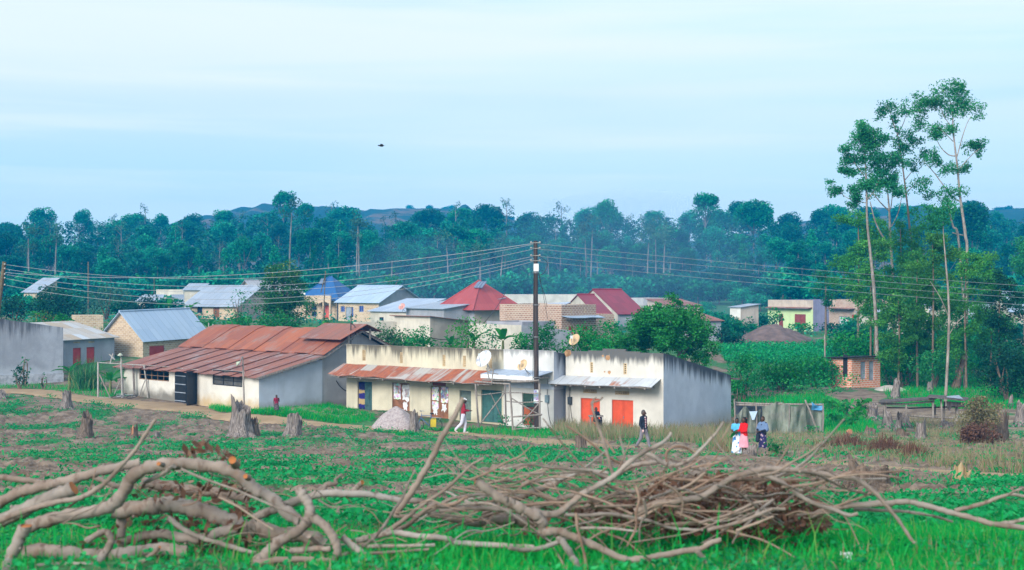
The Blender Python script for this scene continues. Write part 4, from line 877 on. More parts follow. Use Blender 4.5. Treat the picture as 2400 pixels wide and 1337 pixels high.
def awning(par, f, x0, x1, y_in, y_out, proj, mat, posts=True, zin=None, thick=.03, wavy=.05, n=14):
    """tin sheets sloping from the wall outwards, with timber under them"""
    a, b = f.s_(x0), f.s_(x1); zi = zin if zin is not None else f.zz((x0 + x1) / 2, y_in); fo = Fr.__new__(Fr); zo = zpy(y_out, f.D((a + b) / 2, -proj)); m = MB(); r = random.Random(int(x0)); top = []
    for i in range(n + 1):
        s_ = a + (b - a) * i / n; w = r.uniform(-wavy, wavy); top.append((f.p(s_, -.01, zi + w * .3), f.p(s_, -proj * (1 + r.uniform(-.04, .04)), zo + w)))
    for i in range(n): m.slab([top[i][1], top[i + 1][1], top[i + 1][0], top[i][0]], thick)
    o = m.build('awning', mat, par)
    m = MB()
    for i in range(7):
        s_ = a + (b - a) * (i + .5) / 7; m.box(f.p(s_, -proj * .97, zo - .16), f.u * .07, f.n * (proj * .95), Vector((0, 0, .09)))
    m.tube([f.p(a + .1, -proj * .9, zo - .07), f.p(b - .1, -proj * .9, zo - .07)], .04, 5); m.build('rafter', WOOD, o); return o
# --- the long house under the rusty roof, lean-to in front
f = Fr.px(290, 99.5, 607, 88, -6.3); zb = -6.3; dep = 10.8; Ln = f.len
o = thing('rust_roofed_house', 'long cream house under a rusty sheet roof, black double door standing open', 'house', f.p(0, 0, zb))
ze, zk, zr = -4.12, -3.02, -1.58; dk, dr_ = 4.9, 7.8
w1, w2, dr = f.rect(326, 858, 396, 892), f.rect(498, 869, 568, 905), f.rect(410, 865, 462, 942)
dr = (dr[0], dr[1], zb - .1, dr[3])
m = MB(); wall(m, f, 0, f.s_(410), zb - 1.2, ze, [w1]); m.build('wall', CREAMW, o)
m = MB(); wall(m, f, f.s_(410), Ln, zb - 1.2, ze, [w2, dr]); m.build('wall', CREAM2, o)
fs = f.side(True, dep); m = MB(); m.poly([fs.p(0, 0, zb - 1.2), fs.p(dk, 0, zb - 1.2), fs.p(dk, 0, zk), fs.p(0, 0, ze)]); m.build('side_wall', SHADEW, o)
m = MB(); m.poly([fs.p(dk, .03, zb - 1.2), fs.p(dep, .03, zb - 1.2), fs.p(dep, .03, -3.0), fs.p(dr_, .03, zr), fs.p(dk, .03, zk)]); m.build('gable_wall', m_plaster('gable_render', (.40, .40, .42), stain=.3, low=(0, .5), lowcol=(.25, .24, .23)), o)
m = MB(); m.poly([f.p(0, dk, zb - 1), f.p(0, 0, zb - 1), f.p(0, 0, ze), f.p(0, dk, zk)]); m.poly([f.p(0, dep, zb - 1), f.p(0, dk, zb - 1), f.p(0, dk, zk), f.p(0, dr_, zr), f.p(0, dep, -3.0)]); m.quad(f.p(Ln, dep, zb - 1), f.p(0, dep, zb - 1), f.p(0, dep, -3.0), f.p(Ln, dep, -3.0)); m.build('rear_wall', GREY2, o)
def roof_sheets(fr, s0, s1, prof, n, T, amp, seed, x=.3):
    r = random.Random(seed); mb_ = MB()
    for i in range(n):
        a, b = s0 + (s1 - s0) * i / n, s0 + (s1 - s0) * (i + 1) / n; lift = (i % 2) * .055
        for (d0, z0), (d1, z1) in zip(prof, prof[1:]):
            j0, j1 = r.uniform(-amp, amp), r.uniform(-amp, amp)
            mb_.slab([fr.p(a - .04, d0 + j0, z0 + lift), fr.p(b + .04, d0 + j0, z0 + lift + r.uniform(-.01, .01)), fr.p(b + .04, d1, z1 + lift), fr.p(a - .04, d1, z1 + lift)], T)
    return mb_
rf = roof_sheets(f, -.5, Ln + .35, [(-.55, ze - .10), (dk + .1, zk + .06)], 19, .025, .12, 3).build('lean_to_roof', RUSTGREY, o)
rf2 = roof_sheets(f, -.5, Ln + .45, [(dk - .25, zk + .07), (dr_ - .6, zr - .02), (dr_, zr + .14)], 11, .03, .02, 4).build('roof', RUST, o)
mb_ = roof_sheets(f, -.5, Ln + .45, [(dep + .5, -3.0), (dr_, zr + .12)], 11, .03, .02, 5); mb_.build('rear_roof', RUSTGREY, o)
for s_ in (Ln + .42, -.48):
    m = MB(); m.slab([f.p(s_, -.5, ze - .09), f.p(s_ + .03, -.5, ze - .09), f.p(s_ + .03, dk, zk + .03), f.p(s_, dk, zk + .03)], .12); m.slab([f.p(s_, dk, zk + .05), f.p(s_ + .03, dk, zk + .05), f.p(s_ + .03, dr_, zr + .11), f.p(s_, dr_, zr + .11)], .12); m.slab([f.p(s_, dr_, zr + .11), f.p(s_ + .03, dr_, zr + .11), f.p(s_ + .03, dep + .4, -3.0), f.p(s_, dep + .4, -3.0)], .12); m.build('barge_board', WOOD, rf2)
for i in range(5): m = MB(); m.box(f.p(Ln - .2, .4 + i * 1.05, ze + .22 * i - .06), f.u * .55, f.n * .09, Vector((0, 0, .09))); m.build('purlin_end', WOOD, rf)
# raised vent roof riding on the ridge
a, b = f.s_(738, 7.0), f.s_(838, 7.0); m = MB(); m.slab([f.p(a, 5.6, zr - .42), f.p(b, 5.6, zr - .42), f.p(b, dr_, zr + .52), f.p(a, dr_, zr + .52)], .03); m.slab([f.p(b, dr_ + 1.3, zr + .02), f.p(a, dr_ + 1.3, zr + .02), f.p(a, dr_, zr + .53), f.p(b, dr_, zr + .53)], .03)
m.build('ridge_vent_roof', RUSTGREY, rf2)
m = MB()
for q in np.linspace(a + .3, b - .3, 4): m.box(f.p(q, 6.4, zr - .8), f.u * .1, f.n * .1, Vector((0, 0, .75))); m.box(f.p(q, 8.2, zr - .5), f.u * .1, f.n * .1, Vector((0, 0, .7)))
m.build('vent_post', WOOD, rf2)
pane_window(o, f, w1, m_plain('brown_frame', (.26, .16, .10), .8, .2), None, 5, 3, .05, .04, 'wide barred window with brown bars')
pane_window(o, f, w2, BLACKP, m_plain('wire_mesh', (.10, .10, .095), .8, .3), 3, 3, .05, .03, 'wide window closed by dark mesh')
m = MB(); wl2 = (dr[1] - dr[0])
dm = (dr[1] - dr[0]); m.box(f.p(dr[0] + .03, -.03, zb), f.u * (dm * .5), f.n * .05, Vector((0, 0, dr[3] - zb - .05)))
for k in range(4): m.box(f.p(dr[0] + .03, -.055, zb + .1 + k * .55), f.u * (dm * .5), f.n * .025, Vector((0, 0, .05)), 1)
dd = m.build('door', [BLACKP, GREYP], o); dd['label'] = 'closed black sheet-metal door leaf with rails'
m = MB(); q = (f.u * .35 - f.n * .75).normalized(); m.box(f.p(dr[1] - .02, -.02, zb), q * (dm * .42), q.cross(Vector((0, 0, 1))) * .05, Vector((0, 0, dr[3] - zb - .05)))
dd = m.build('door', BLACKP, o); dd['label'] = 'black door leaf swung open outwards'
m = MB(); m.box(f.p(-.1, -.5, zb - .6), f.u * (Ln + .2), f.n * .5, Vector((0, 0, .52))); m.build('plinth', m_plain('earthy_plinth', (.30, .24, .17), .95, .3), o)
m = MB(); m.tube(spline([fs.p(6.0, -.03, zb + 1.6), fs.p(6.3, -.05, zb + 1.2), fs.p(6.9, -.06, zb + .85), fs.p(7.6, -.05, zb + .9), fs.p(8.1, -.03, zb + 1.2)], None, 4)[0], .03, 5); m.build('hanging_cable', WIRED, o)
m = MB(); m.tube(spline([f.p(Ln + .45, 6.9, zr + 1.2), f.p(Ln + .4, 6.9, zr), f.p(Ln + .42, 6.9, zr - 1.2)], None, 3)[0], .04, 5); m.tube(spline([f.p(Ln + .4, 6.9, zr + .6), f.p(Ln + .4, 7.25, zr + .35), f.p(Ln + .4, 7.3, zr - .1), f.p(Ln + .4, 7.0, zr - .5)], None, 4)[0], .03, 5); m.build('roof_bracket', WOODD, o)
# --- row of shops with a parapet
D_L, D_R = 90, 80; f = Fr.px(812, D_L, 1298, D_R, -6.55); zb = -6.55; zp = -2.30; Ln = f.len; dep = 8.5
sx = f.s_(1180); o = thing('shop_row', 'long cream row of shops with parapet, rusty awning and poster-covered doors', 'shop building', f.p(0, 0, zb))
ops = []
RC = {k: f.rect(*v) for k, v in dict(d1=(838, 895, 872, 968), p1=(919, 898, 960, 965), p2=(1009, 906, 1051, 985), fan=(1013, 889, 1045, 905), d3=(1077, 916, 1104, 990), d4=(1128, 915, 1176, 998)).items()}
for k in ('d1', 'p2', 'd3', 'd4'): r_ = RC[k]; RC[k] = (r_[0], r_[1], zb + .05, r_[3])
holes = list(RC.values()); 
vs_ = [(849, 820, 857, 846), (937, 826, 944, 852), (1037, 832, 1044, 859), (1085, 834, 1092, 861), (1146, 838, 1153, 864)]
holes += openings(o, f, [('vent', *v) for v in vs_] + [('vent', 1076, 884, 1104, 894)], SHOPW)
m = MB(); wall(m, f, 0, sx, zb - 1.2, zp, holes)
m.slab([f.p(-.03, -.03, zp + .06), f.p(sx, -.03, zp + .06), f.p(sx, .2, zp + .06), f.p(-.03, .2, zp + .06)], .058); m.build('wall', SHOPW, o)
m = MB(); m.poly([f.p(0, dep, zb - 1), f.p(0, 0, zb - 1), f.p(0, 0, zp), f.p(0, dep, zp - 1)]); m.quad(f.p(sx, dep, zb - 1), f.p(0, dep, zb - 1), f.p(0, dep, zp - 1), f.p(sx, dep, zp - 1)); m.quad(f.p(0, .2, zp - .9), f.p(0, .2, zp), f.p(sx, .2, zp), f.p(sx, .2, zp - .9)); m.build('side_wall', SHOPW, o)
m = MB(); m.slab([f.p(.05, .22, zp - .9), f.p(sx - .05, .22, zp - .9), f.p(sx - .05, dep, zp - 1.6), f.p(.05, dep, zp - 1.6)], .04); m.build('roof', RUSTGREY, o)
awning(o, f, 806, 1186, 852, 889, 1.5, RUSTMIX, zin=f.zz(1000, 862), wavy=.09, n=13)
# doors of the row
r_ = RC['d1']; mid = r_[0] + (r_[1] - r_[0]) * .42; m = MB(); m.box(f.p(mid, .12, r_[2]), f.u * (r_[1] - mid), f.n * .04, Vector((0, 0, r_[3] - r_[2])))
for k in range(5): m.box(f.p(mid, .095, r_[2] + .05 + k * .42), f.u * (r_[1] - mid), f.n * .025, Vector((0, 0, .05)))
m.box(f.p((mid + r_[1]) / 2, .09, r_[2] + .6), f.u * .04, f.n * .03, Vector((0, 0, .9))); q = m.build('door', m_plain('dark_teal_paint', (.05, .115, .115), .6, .3), o); q['label'] = 'dark green sheet-metal door leaf'
m = MB(); xs = np.linspace(r_[0] + .02, mid - .02, 15); vs = []
for i, x in enumerate(xs):
    for z in (r_[2] + .05, r_[3] - .05): vs.append(f.p(x, .1 + .035 * math.sin(i * 1.5), z))
m.add(vs, [(2 * i, 2 * i + 2, 2 * i + 3, 2 * i + 1) for i in range(14)], 0, True)
t = Nt('batik_curtain'); sp = t.n('ShaderNodeSeparateXYZ'); t.l(t.tc(), sp.inputs[0]); z = t.math('ADD', t.math('MULTIPLY', sp.outputs[2], 9.0), t.math('MULTIPLY', t.noise(2.5, 3), 2.5)); wv = t.math('SINE', z)
cc = t.mix(t.ramp(wv, -.2, .35), (.025, .02, .17), (.45, .33, .16)); cc = t.mix(t.ramp(t.math('SINE', t.math('MULTIPLY', z, .5)), .6, .9), cc, (.02, .02, .10)); m.build('curtain', t.bsdf(cc, .9), o)
def poster_tex(name, hue, seed):
    t = Nt(name); v = t.n('ShaderNodeTexVoronoi', feature='F1', distance='CHEBYCHEV'); v.inputs['Scale'].default_value = 7; t.l(t.tc(), v.inputs[0]); cb = v.outputs['Color']; hs = t.n('ShaderNodeHueSaturation'); t.l(cb, hs.inputs['Color']); hs.inputs['Saturation'].default_value = .7
    c_ = t.mix(t.ramp(t.noise(5 + seed, 3), .42, .55), (.78, .78, .82), hs.outputs[0]); c_ = t.mix(t.ramp(t.noise(2.5, 3), .5, .6, 0, .6), c_, hue); return t.bsdf(c_, .8)
PO = [poster_tex('poster_print_red', (.50, .08, .08), 1), poster_tex('poster_print_blue', (.10, .16, .45), 2), m_plain('torn_white_paper', (.74, .74, .76), .8, .2)]
def ragged(m, f, s0, s1, z0, z1, d, mi, seed, jag=.05):
    r = random.Random(seed); n = 5; pts = []
    for i in range(n): pts.append((s0 + (s1 - s0) * i / n, z0 + r.uniform(-jag, jag)))
    for i in range(n): pts.append((s1 + r.uniform(-jag, jag) * .6, z0 + (z1 - z0) * i / n))
    for i in range(n): pts.append((s1 - (s1 - s0) * i / n, z1 + r.uniform(-jag, jag) * .4))
    for i in range(n): pts.append((s0 + r.uniform(-jag, jag) * .6, z1 - (z1 - z0) * i / n))
    m.poly([f.p(a, d, z) for a, z in pts], mi)
def postered(r_, nm, lab, seed, spots):
    q = leafdoor(o, f, r_, BROWNP, 2, 2, .08, nm, lab, handle=False); a, b, c_, e = r_
    for i, (u0, v0, u1, v1, k) in enumerate(spots):
        m = MB(); ragged(m, f, a + (b - a) * u0, a + (b - a) * u1, c_ + (e - c_) * v0, c_ + (e - c_) * v1, .052, 0, seed + i, .04 if k < 2 else .1); m.build('poster', PO[k], q)
postered(RC['p1'], 'shutter', 'pair of brown shutters covered with torn posters', 10, [(.06, .42, .46, .97, 1), (.14, .62, .42, .9, 0), (.56, .40, .95, .95, 2), (.62, .05, .85, .34, 2), (.7, .5, .93, .8, 0)])
postered(RC['p2'], 'door', 'pair of brown doors pasted with election-style posters', 20, [(.05, .55, .44, .97, 0), (.07, .3, .42, .52, 1), (.55, .5, .95, .98, 1), (.6, .62, .9, .93, 0), (.1, .12, .35, .3, 2), (.6, .22, .85, .45, 2)])
m = MB(); r_ = RC['fan']; m.box(f.p(r_[0], .06, r_[2]), f.u * (r_[1] - r_[0]), f.n * .04, Vector((0, 0, r_[3] - r_[2]))); m.build('fanlight_board', m_plain('red_brown_board', (.30, .07, .04), .7, .25), o)
leafdoor(o, f, RC['d3'], m_plain('grey_green_paint', (.13, .17, .15), .6, .25), 1, 3, .1, label='single grey-green door with plank rails')
leafdoor(o, f, RC['d4'], TEAL, 2, 4, .1, label='wide double door of faded teal sheet')
m = MB(); m.box(f.p(-.1, -1.0, zb - .7), f.u * (sx + .1), f.n * 1.0, Vector((0, 0, .62))); m.build('plinth', m_plain('worn_step', (.38, .33, .26), .95, .3), o)
# white painted end shop of the same row
o = thing('white_shop', 'whitewashed end shop with pale tin awning and dark green door behind the pole', 'shop building', f.p(sx, 0, zb))
dW = f.rect(1224, 922, 1262, 998); dW = (dW[0], dW[1], zb + .05, dW[3]); hv = openings(o, f, [('vent', 1229, 899, 1254, 906)], SHOPW2)
m = MB(); wall(m, f, sx + .004, Ln, zb - 1.2, zp + .03, [dW] + hv); m.slab([f.p(sx + .004, -.02, zp + .09), f.p(Ln, -.02, zp + .09), f.p(Ln, .2, zp + .09), f.p(sx + .004, .2, zp + .09)], .058); m.build('wall', SHOPW2, o)
m = MB(); fs = f.side(True, dep); m.poly([fs.p(0, 0, zb - 1), fs.p(dep, 0, zb - 1), fs.p(dep, 0, zp - 1), fs.p(0, 0, zp + .03)]); m.quad(f.p(Ln, dep, zb - 1), f.p(sx + .01, dep, zb - 1), f.p(sx + .01, dep, zp - 1), f.p(Ln, dep, zp - 1)); m.build('side_wall', SIDEW, o)
m = MB(); m.box(f.p(sx + .05, -.05, f.zz(1270, 912)), f.u * (Ln - sx - .02), f.n * .05, Vector((0, 0, .28))); m.box(f.p(Ln + .003, -.05, f.zz(1270, 912)), f.u * .04, f.n * 1.5, Vector((0, 0, .28))); m.build('painted_band', m_plain('pale_blue_band', (.55, .60, .70), .8, .1), o)
m = MB(); m.slab([f.p(sx + .05, .22, zp - .9), f.p(Ln - .05, .22, zp - .9), f.p(Ln - .05, dep, zp - 1.6), f.p(sx + .05, dep, zp - 1.6)], .04); m.build('roof', TINP, o)
aw = awning(o, f, 1166, 1296, 866, 880, 1.5, TINW, zin=f.zz(1230, 868), wavy=.02, n=6)
a_, b_ = f.s_(1166), f.s_(1296); m = MB(); zo = zpy(889, f.D((a_ + b_) / 2, -1.5)); m.box(f.p(a_ - .02, -1.53, zo - .02), f.u * (b_ - a_), f.n * .025, Vector((0, 0, .24))); m.build('fascia_board', WHITEP, aw)
leafdoor(o, f, (dW[0], dW[1], dW[2] + 1.05, dW[3]), m_plain('dark_green_paint', (.035, .085, .06), .6, .2), 1, 2, .1, label='upper half of the dark green door')
m = MB(); m.box(f.p(dW[0] + .05, .1, dW[2]), f.u * .42, f.n * .04, Vector((0, 0, 1.0))); m.build('door_leaf', m_plain('orange_brown_board', (.40, .10, .04), .7, .2), o); m = MB(); m.box(f.p(dW[0] + .47, .11, dW[2]), f.u * (dW[1] - dW[0] - .5), f.n * .03, Vector((0, 0, 1.03))); m.build('shelf_front', m_plain('dark_red_brown', (.14, .05, .035), .8, .3), o)
def meter(par, f, x, y, mat, w=.24, h=.42):
    s_ = f.s_(x); z = f.zz(x, y); m = MB(); m.box(f.p(s_ - w / 2, -.14, z - h / 2), f.u * w, f.n * .14, Vector((0, 0, h))); m.box(f.p(s_ - w / 2 + .03, -.155, z), f.u * (w - .06), f.n * .015, Vector((0, 0, h * .4))); q = m.build('meter_box', mat, par)
    m = MB(); m.tube([f.p(s_ - .02, -.04, z + h / 2), f.p(s_ + .01, -.03, z + h / 2 + .9)], .012, 4); m.tube(spline([f.p(s_, -.04, z - h / 2), f.p(s_ + .1, -.06, z - .9), f.p(s_ + .25, -.03, z - 1.5)], None, 3)[0], .012, 4); m.build('cable', WIRED, q)
meter(o, f, 1284, 935, m_plain('grey_blue_box', (.20, .28, .32), .5, .2))
# --- grey shop with stepped parapet and orange doors
f = Fr.px(1326, 80.6, 1555, 77.6, -6.85); zb = -6.85; Ln = f.len; zp = zpy(829, 77.6); dep = 10.1
o = thing('grey_shop', 'grey rendered shop with stepped parapet, two bright orange doors, tall blank end wall', 'shop building', f.p(0, 0, zb))
dA, dB = f.rect(1361, 934, 1406, 1000), f.rect(1434, 938, 1484, 1000); dA = (dA[0], dA[1], zb + .02, dA[3]); dB = (dB[0], dB[1], zb + .02, dB[3])
hv = openings(o, f, [('vent', 1383, 849, 1390, 874), ('vent', 1461, 852, 1469, 878), ('vent', 1367, 913, 1399, 922), ('vent', 1441, 917, 1475, 926)], GREYHW)
m = MB(); wall(m, f, 0, Ln, zb - 1.2, zp, [dA, dB] + hv); steps = [(1378, 1500, 823.5), (1412, 1466, 818.5)]; zprev = zp
for x0, x1, y in steps: z = f.zz((x0 + x1) / 2, y); m.box(f.p(f.s_(x0), 0, zprev), f.u * (f.s_(x1) - f.s_(x0)), f.n * .2, Vector((0, 0, z - zprev))); zprev = z
m.quad(f.p(Ln, .2, zp - 1), f.p(0, .2, zp - 1), f.p(0, .2, zp), f.p(Ln, .2, zp)); m.quad(f.p(0, 0, zp), f.p(Ln, 0, zp), f.p(Ln, .2, zp), f.p(0, .2, zp)); m.build('wall', GREYHW, o)
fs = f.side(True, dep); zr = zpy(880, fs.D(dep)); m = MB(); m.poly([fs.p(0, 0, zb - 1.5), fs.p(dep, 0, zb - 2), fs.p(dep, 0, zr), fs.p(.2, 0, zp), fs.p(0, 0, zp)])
m.poly([fs.p(dep, .2, zr - 1), fs.p(0, .2, zp - 1), fs.p(0, .2, zp), fs.p(dep, .2, zr)]); m.quad(fs.p(0, 0, zp), fs.p(dep, 0, zr), fs.p(dep, .2, zr), fs.p(0, .2, zp))
t = Nt('shaded_end_wall_render'); a = t.noise(.7, 4); d = t.noise(14, 3); sp = t.n('ShaderNodeSeparateXYZ'); t.l(t.tc(), sp.inputs[0])
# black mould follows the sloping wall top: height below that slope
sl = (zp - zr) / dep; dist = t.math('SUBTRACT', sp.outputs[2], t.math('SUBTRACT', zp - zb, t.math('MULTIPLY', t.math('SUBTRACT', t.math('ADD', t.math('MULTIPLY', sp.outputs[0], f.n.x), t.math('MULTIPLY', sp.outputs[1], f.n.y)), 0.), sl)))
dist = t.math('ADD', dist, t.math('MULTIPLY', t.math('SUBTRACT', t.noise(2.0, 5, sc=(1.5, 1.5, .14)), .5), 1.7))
cc = t.mix(t.ramp(a, .35, .7), (.44, .475, .55), (.54, .575, .65)); cc = t.mix(t.ramp(d, .62, .75, 0, .3), cc, (.26, .28, .33)); cc = t.mix(t.ramp(dist, -1.0, -.1, 0, .93), cc, (.04, .045, .055)); cc = t.mix(t.ramp(sp.outputs[2], .2, 1.1, .6, 0), cc, (.42, .38, .33))  # base bluish and dimmer than the front: shade put into the colour
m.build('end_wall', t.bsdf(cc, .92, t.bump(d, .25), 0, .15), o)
m = MB(); m.poly([f.p(0, dep, zb - 1), f.p(0, 0, zb - 1), f.p(0, 0, zp), f.p(0, dep, zr)]); m.quad(f.p(Ln, dep, zb - 1), f.p(0, dep, zb - 1), f.p(0, dep, zr), f.p(Ln, dep, zr)); m.build('rear_wall', GREY2, o)
m = MB(); m.slab([f.p(.2, .2, zp - .5), f.p(Ln - .2, .2, zp - .5), f.p(Ln - .2, dep, zr - .4), f.p(.2, dep, zr - .4)], .04); m.build('roof', TINP, o)
m = MB(); m.box(f.p(Ln - .3, dep - .1, zr - .25), f.u * .9, f.n * .12, Vector((0, 0, .1))); m.build('roof_timber', WOODD, o)
awning(o, f, 1309, 1549, 885, 903, 1.25, TINR, zin=f.zz(1430, 884), wavy=.05, n=9)
leafdoor(o, f, dA, ORANGE, 2, 3, .09, label='bright orange double door nearer the white shop'); leafdoor(o, f, dB, ORANGE, 2, 3, .09, label='bright orange double door nearer the end wall')
meter(o, f, 1337, 939, m_plain('dark_meter', (.04, .05, .06), .5, .2))
m = MB(); m.tube([f.p(f.s_(1333), -.04, zb), f.p(f.s_(1333), -.04, f.zz(1333, 898))], .05, 6); m.build('downpipe', m_plain('dull_pipe', (.50, .47, .42), .7, .2), o)
for x, y, rr in [(1425, 839, .16), (1428, 873, .10), (1331, 828, .22), (1413, 835, .06), (1417, 872, .05)]:
    m = MB(); s_ = f.s_(x); z = f.zz(x, y); m.poly([f.p(s_ + rr * (.8 + .4 * R_.random()) * math.cos(k * .7), -.006, z + rr * (.8 + .5 * R_.random()) * math.sin(k * .7)) for k in range(9)]); m.build('spalled_patch', m_plain('bare_clay', (.42, .24, .12), .95, .4), o)
# --- houses on the left
zb = zpy(893, 107.5); f = Fr.px(-70, 106, 148, 110, zb); o = thing('grey_walled_house', 'blotchy grey rendered house wall with sloping top at the left frame edge', 'house', f.p(0, 0, zb)); Ln = f.len
zl, zr = zpy(738, 106), zpy(768, 110); m = MB(); m.poly([f.p(0, 0, zb - 1), f.p(Ln, 0, zb - 1), f.p(Ln, 0, zr), f.p(0, 0, zl)]); m.build('wall', GREYW, o)
m = MB(); m.poly([f.p(Ln, 0, zb - 1), f.p(Ln, 7, zb - 1), f.p(Ln, 7, zr), f.p(Ln, 0, zr)]); m.poly([f.p(0, 7, zb - 1), f.p(0, 0, zb - 1), f.p(0, 0, zl), f.p(0, 7, zl)]); m.quad(f.p(Ln, 7, zb - 1), f.p(0, 7, zb - 1), f.p(0, 7, zl), f.p(Ln, 7, zr)); m.build('side_wall', GREY2, o)
m = MB(); m.slab([f.p(0, .1, zl - .9), f.p(Ln, .1, zr - .9), f.p(Ln, 7, zr - 1.5), f.p(0, 7, zl - 1.5)], .04); m.build('roof', TINP, o)
m = MB(); m.box(f.p(0, -.12, zb - .8), f.u * Ln, f.n * .11, Vector((0, 0, 1.25))); m.build('plinth', m_plain('pale_plinth', (.40, .42, .46), .95, .3), o)
house('red_door_house', 'small grey house with striped shed roof and red shutters beside the grey wall', 150, 117, 268, 121, 884, 797, 6, 'shed', GREY2, TINS, drop=-1.15, over=.35, tilt=.12,
      ops=[('door', 171, 816, 190, 876, REDP, 1, 3), ('door', 203, 814, 222, 872, REDP, 1, 3), ('vent', 172, 801, 188, 805), ('vent', 207, 800, 221, 804)])
house('brick_gable_house', 'yellow brick house with a plain blue-grey gable roof and red shutter', 335, 122, 486, 130, 842, 793, 4.6, 'gable', YELB, TIN, ridge_y=731, over=.35, tilt=.12, ops=[('shut', 350, 811, 385, 834, REDP), ('win', 423, 816, 442, 828, BLACKP)], zb_extra=2)
house('brick_ruin', 'roofless yellow brick wall stub behind the red-shuttered house', 176, 137, 242, 138, 790, 740, 3.5, 'parapet', YELB, RUSTGREY)
house('stilted_hut', 'narrow brick house with stepped tin roof half hidden by dark trees', 56, 232, 92, 228, 718, 683, 3, 'shed', YELB, TINP, drop=-1.9, over=.4, ops=[('win', 62, 694, 70, 704, BLACKP)])
house('flat_brick_house', 'flat-topped yellow brick building behind the small grey gable', 366, 222, 430, 220, 712, 679, 6, 'parapet', PALEW, TINP, cat='building')
house('small_gable_house', 'little grey house with a pale tin gable roof facing sideways', 392, 198, 418, 196, 728, 713, 6, 'gablefront', GREY2, TINP, rise=1.3, over=.3)
house('tin_shack', 'low shack with a pale tin roof at the bush edge beside the small grey gable', 322, 200, 368, 200, 722, 706, 4, 'shed', PALEW, TINP, drop=-.8)
house('patched_roof_house', 'wide brick house under a big patched grey tin roof', 436, 176, 556, 172, 748, 714, 8.5, 'gable', YELB, TINP, ridge_y=671, over=.5, ops=[('win', 462, 720, 474, 734, BLACKP), ('door', 500, 718, 514, 746, BROWNP)], sidem=PINKW)
house('patched_roof_annex', 'low lean-to joined to the patched roof house, rising tin sheet roof', 432, 190, 470, 190, 735, 680, 4, 'shed', PALEW, TINP, drop=-.8)
house('half_hidden_house', 'grey-roofed house peeping out behind the flowering tree, pinkish gable wall', 602, 190, 705, 193, 742, 686, 8, 'gable', PINKW, m_tin('dull_tin', [(.40, .40, .42), (.33, .33, .36)], stain=.35), ridge_y=658, over=.4, sidem=PINKW)
house('brick_store', 'brick wing with open side between the flowering tree and the blue roof', 690, 176, 713, 176, 752, 708, 5, 'parapet', YELB, TINP, cat='building')
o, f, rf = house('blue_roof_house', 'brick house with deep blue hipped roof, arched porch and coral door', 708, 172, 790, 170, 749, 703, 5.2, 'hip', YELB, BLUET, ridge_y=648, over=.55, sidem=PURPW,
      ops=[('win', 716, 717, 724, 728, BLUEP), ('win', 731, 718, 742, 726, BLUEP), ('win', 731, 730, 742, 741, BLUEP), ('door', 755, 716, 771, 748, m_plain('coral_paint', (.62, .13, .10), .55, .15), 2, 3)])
m = MB()
for x in (728, 737, 771, 786): m.box(f.p(f.s_(x) - .1, -1.3, f.z - .5), f.u * .22, f.n * .22, Vector((0, 0, 2.1 + .5)))
m.build('porch_pillar', YELB, o); 
m = MB(); za = f.z + 2.05; a, b = f.s_(726), f.s_(788); n = 16
for i in range(n):
    s0, s1 = a + (b - a) * i / n, a + (b - a) * (i + 1) / n; z0 = za - .25 + .35 * abs(math.sin(math.pi * 2 * (i + .5) / n)); m.box(f.p(s0, -1.28, z0), f.u * (s1 - s0), f.n * .2, Vector((0, 0, f.z + 2.9 - z0)))
m.build('porch_arch', YELB, o)
def panels(rf, f, x, y, d, n=2, w=.55, L=1.1, sl=.6):
    s_ = f.s_(x, d); z = zpy(y, f.D(s_, d)); 
    for i in range(n):
        m = MB(); v = Vector((f.n.x, f.n.y, sl)).normalized(); m.box(f.p(s_ + i * (w + .08), d, z) - v * L / 2, f.u * w, v * L, f.u.cross(v) * .05)
        m.build('solar_panel', SOLAR, rf)
panels(rf, f, 750, 660, 1.7, 1, .7, .9, 1.0)
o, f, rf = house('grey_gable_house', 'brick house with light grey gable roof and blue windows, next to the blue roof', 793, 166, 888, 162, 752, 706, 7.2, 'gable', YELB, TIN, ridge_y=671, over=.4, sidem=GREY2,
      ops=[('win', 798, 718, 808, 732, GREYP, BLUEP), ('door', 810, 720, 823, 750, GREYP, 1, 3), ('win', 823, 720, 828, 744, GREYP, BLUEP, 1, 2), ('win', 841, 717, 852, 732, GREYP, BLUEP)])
house('flat_tin_house', 'low brick house with a broad pale tin roof and a pink dish', 868, 152, 952, 149, 757, 729, 6, 'shed', PALEW, TINW, drop=-1.2, over=.3, ops=[('win', 889, 744, 899, 752, BLACKP)])
house('plaster_shed', 'grey plastered shed with stained tin roof before the red hipped roof', 952, 147, 1040, 141, 760, 722, 7, 'shed', GREY2, TINP, drop=-1.0, over=.3)
house('curved_roof_house', 'low tan house with a bowed dark roof edge below the plaster shed', 925, 130, 1008, 127, 772, 741, 5, 'shed', PALEW, RUSTGREY, drop=.5, over=.35, sidem=PINKW)
house('compound_wall', 'low sandy compound wall behind the rusty gable', 840, 128, 940, 130, 775, 756, 1.2, 'parapet', PALEW, PALEW, cat='wall')
o, f, rf = house('red_hip_house', 'large house with a faded red hipped roof and solar panels at its peak', 1040, 146, 1112, 142, 764, 724, 5.4, 'hip', GREY2, REDT, ridge_y=658, over=.8, sidem=PINKW)
panels(rf, f, 1116, 668, 1.9, 3, .42, .9, 1.0)
house('brick_block', 'square mottled brick block without visible roof right of the red hipped roof', 1171, 134, 1257, 132, 770, 713, 6, 'parapet', PINKB, RUSTGREY, cat='building')
house('pale_plaster_house', 'blank pale plastered wall with low grey lean-to behind the parapet', 1100, 118, 1222, 112, 800, 758, 5, 'parapet', PALEW, RUSTGREY, cat='building', sidem=GREY2, drop=.5)
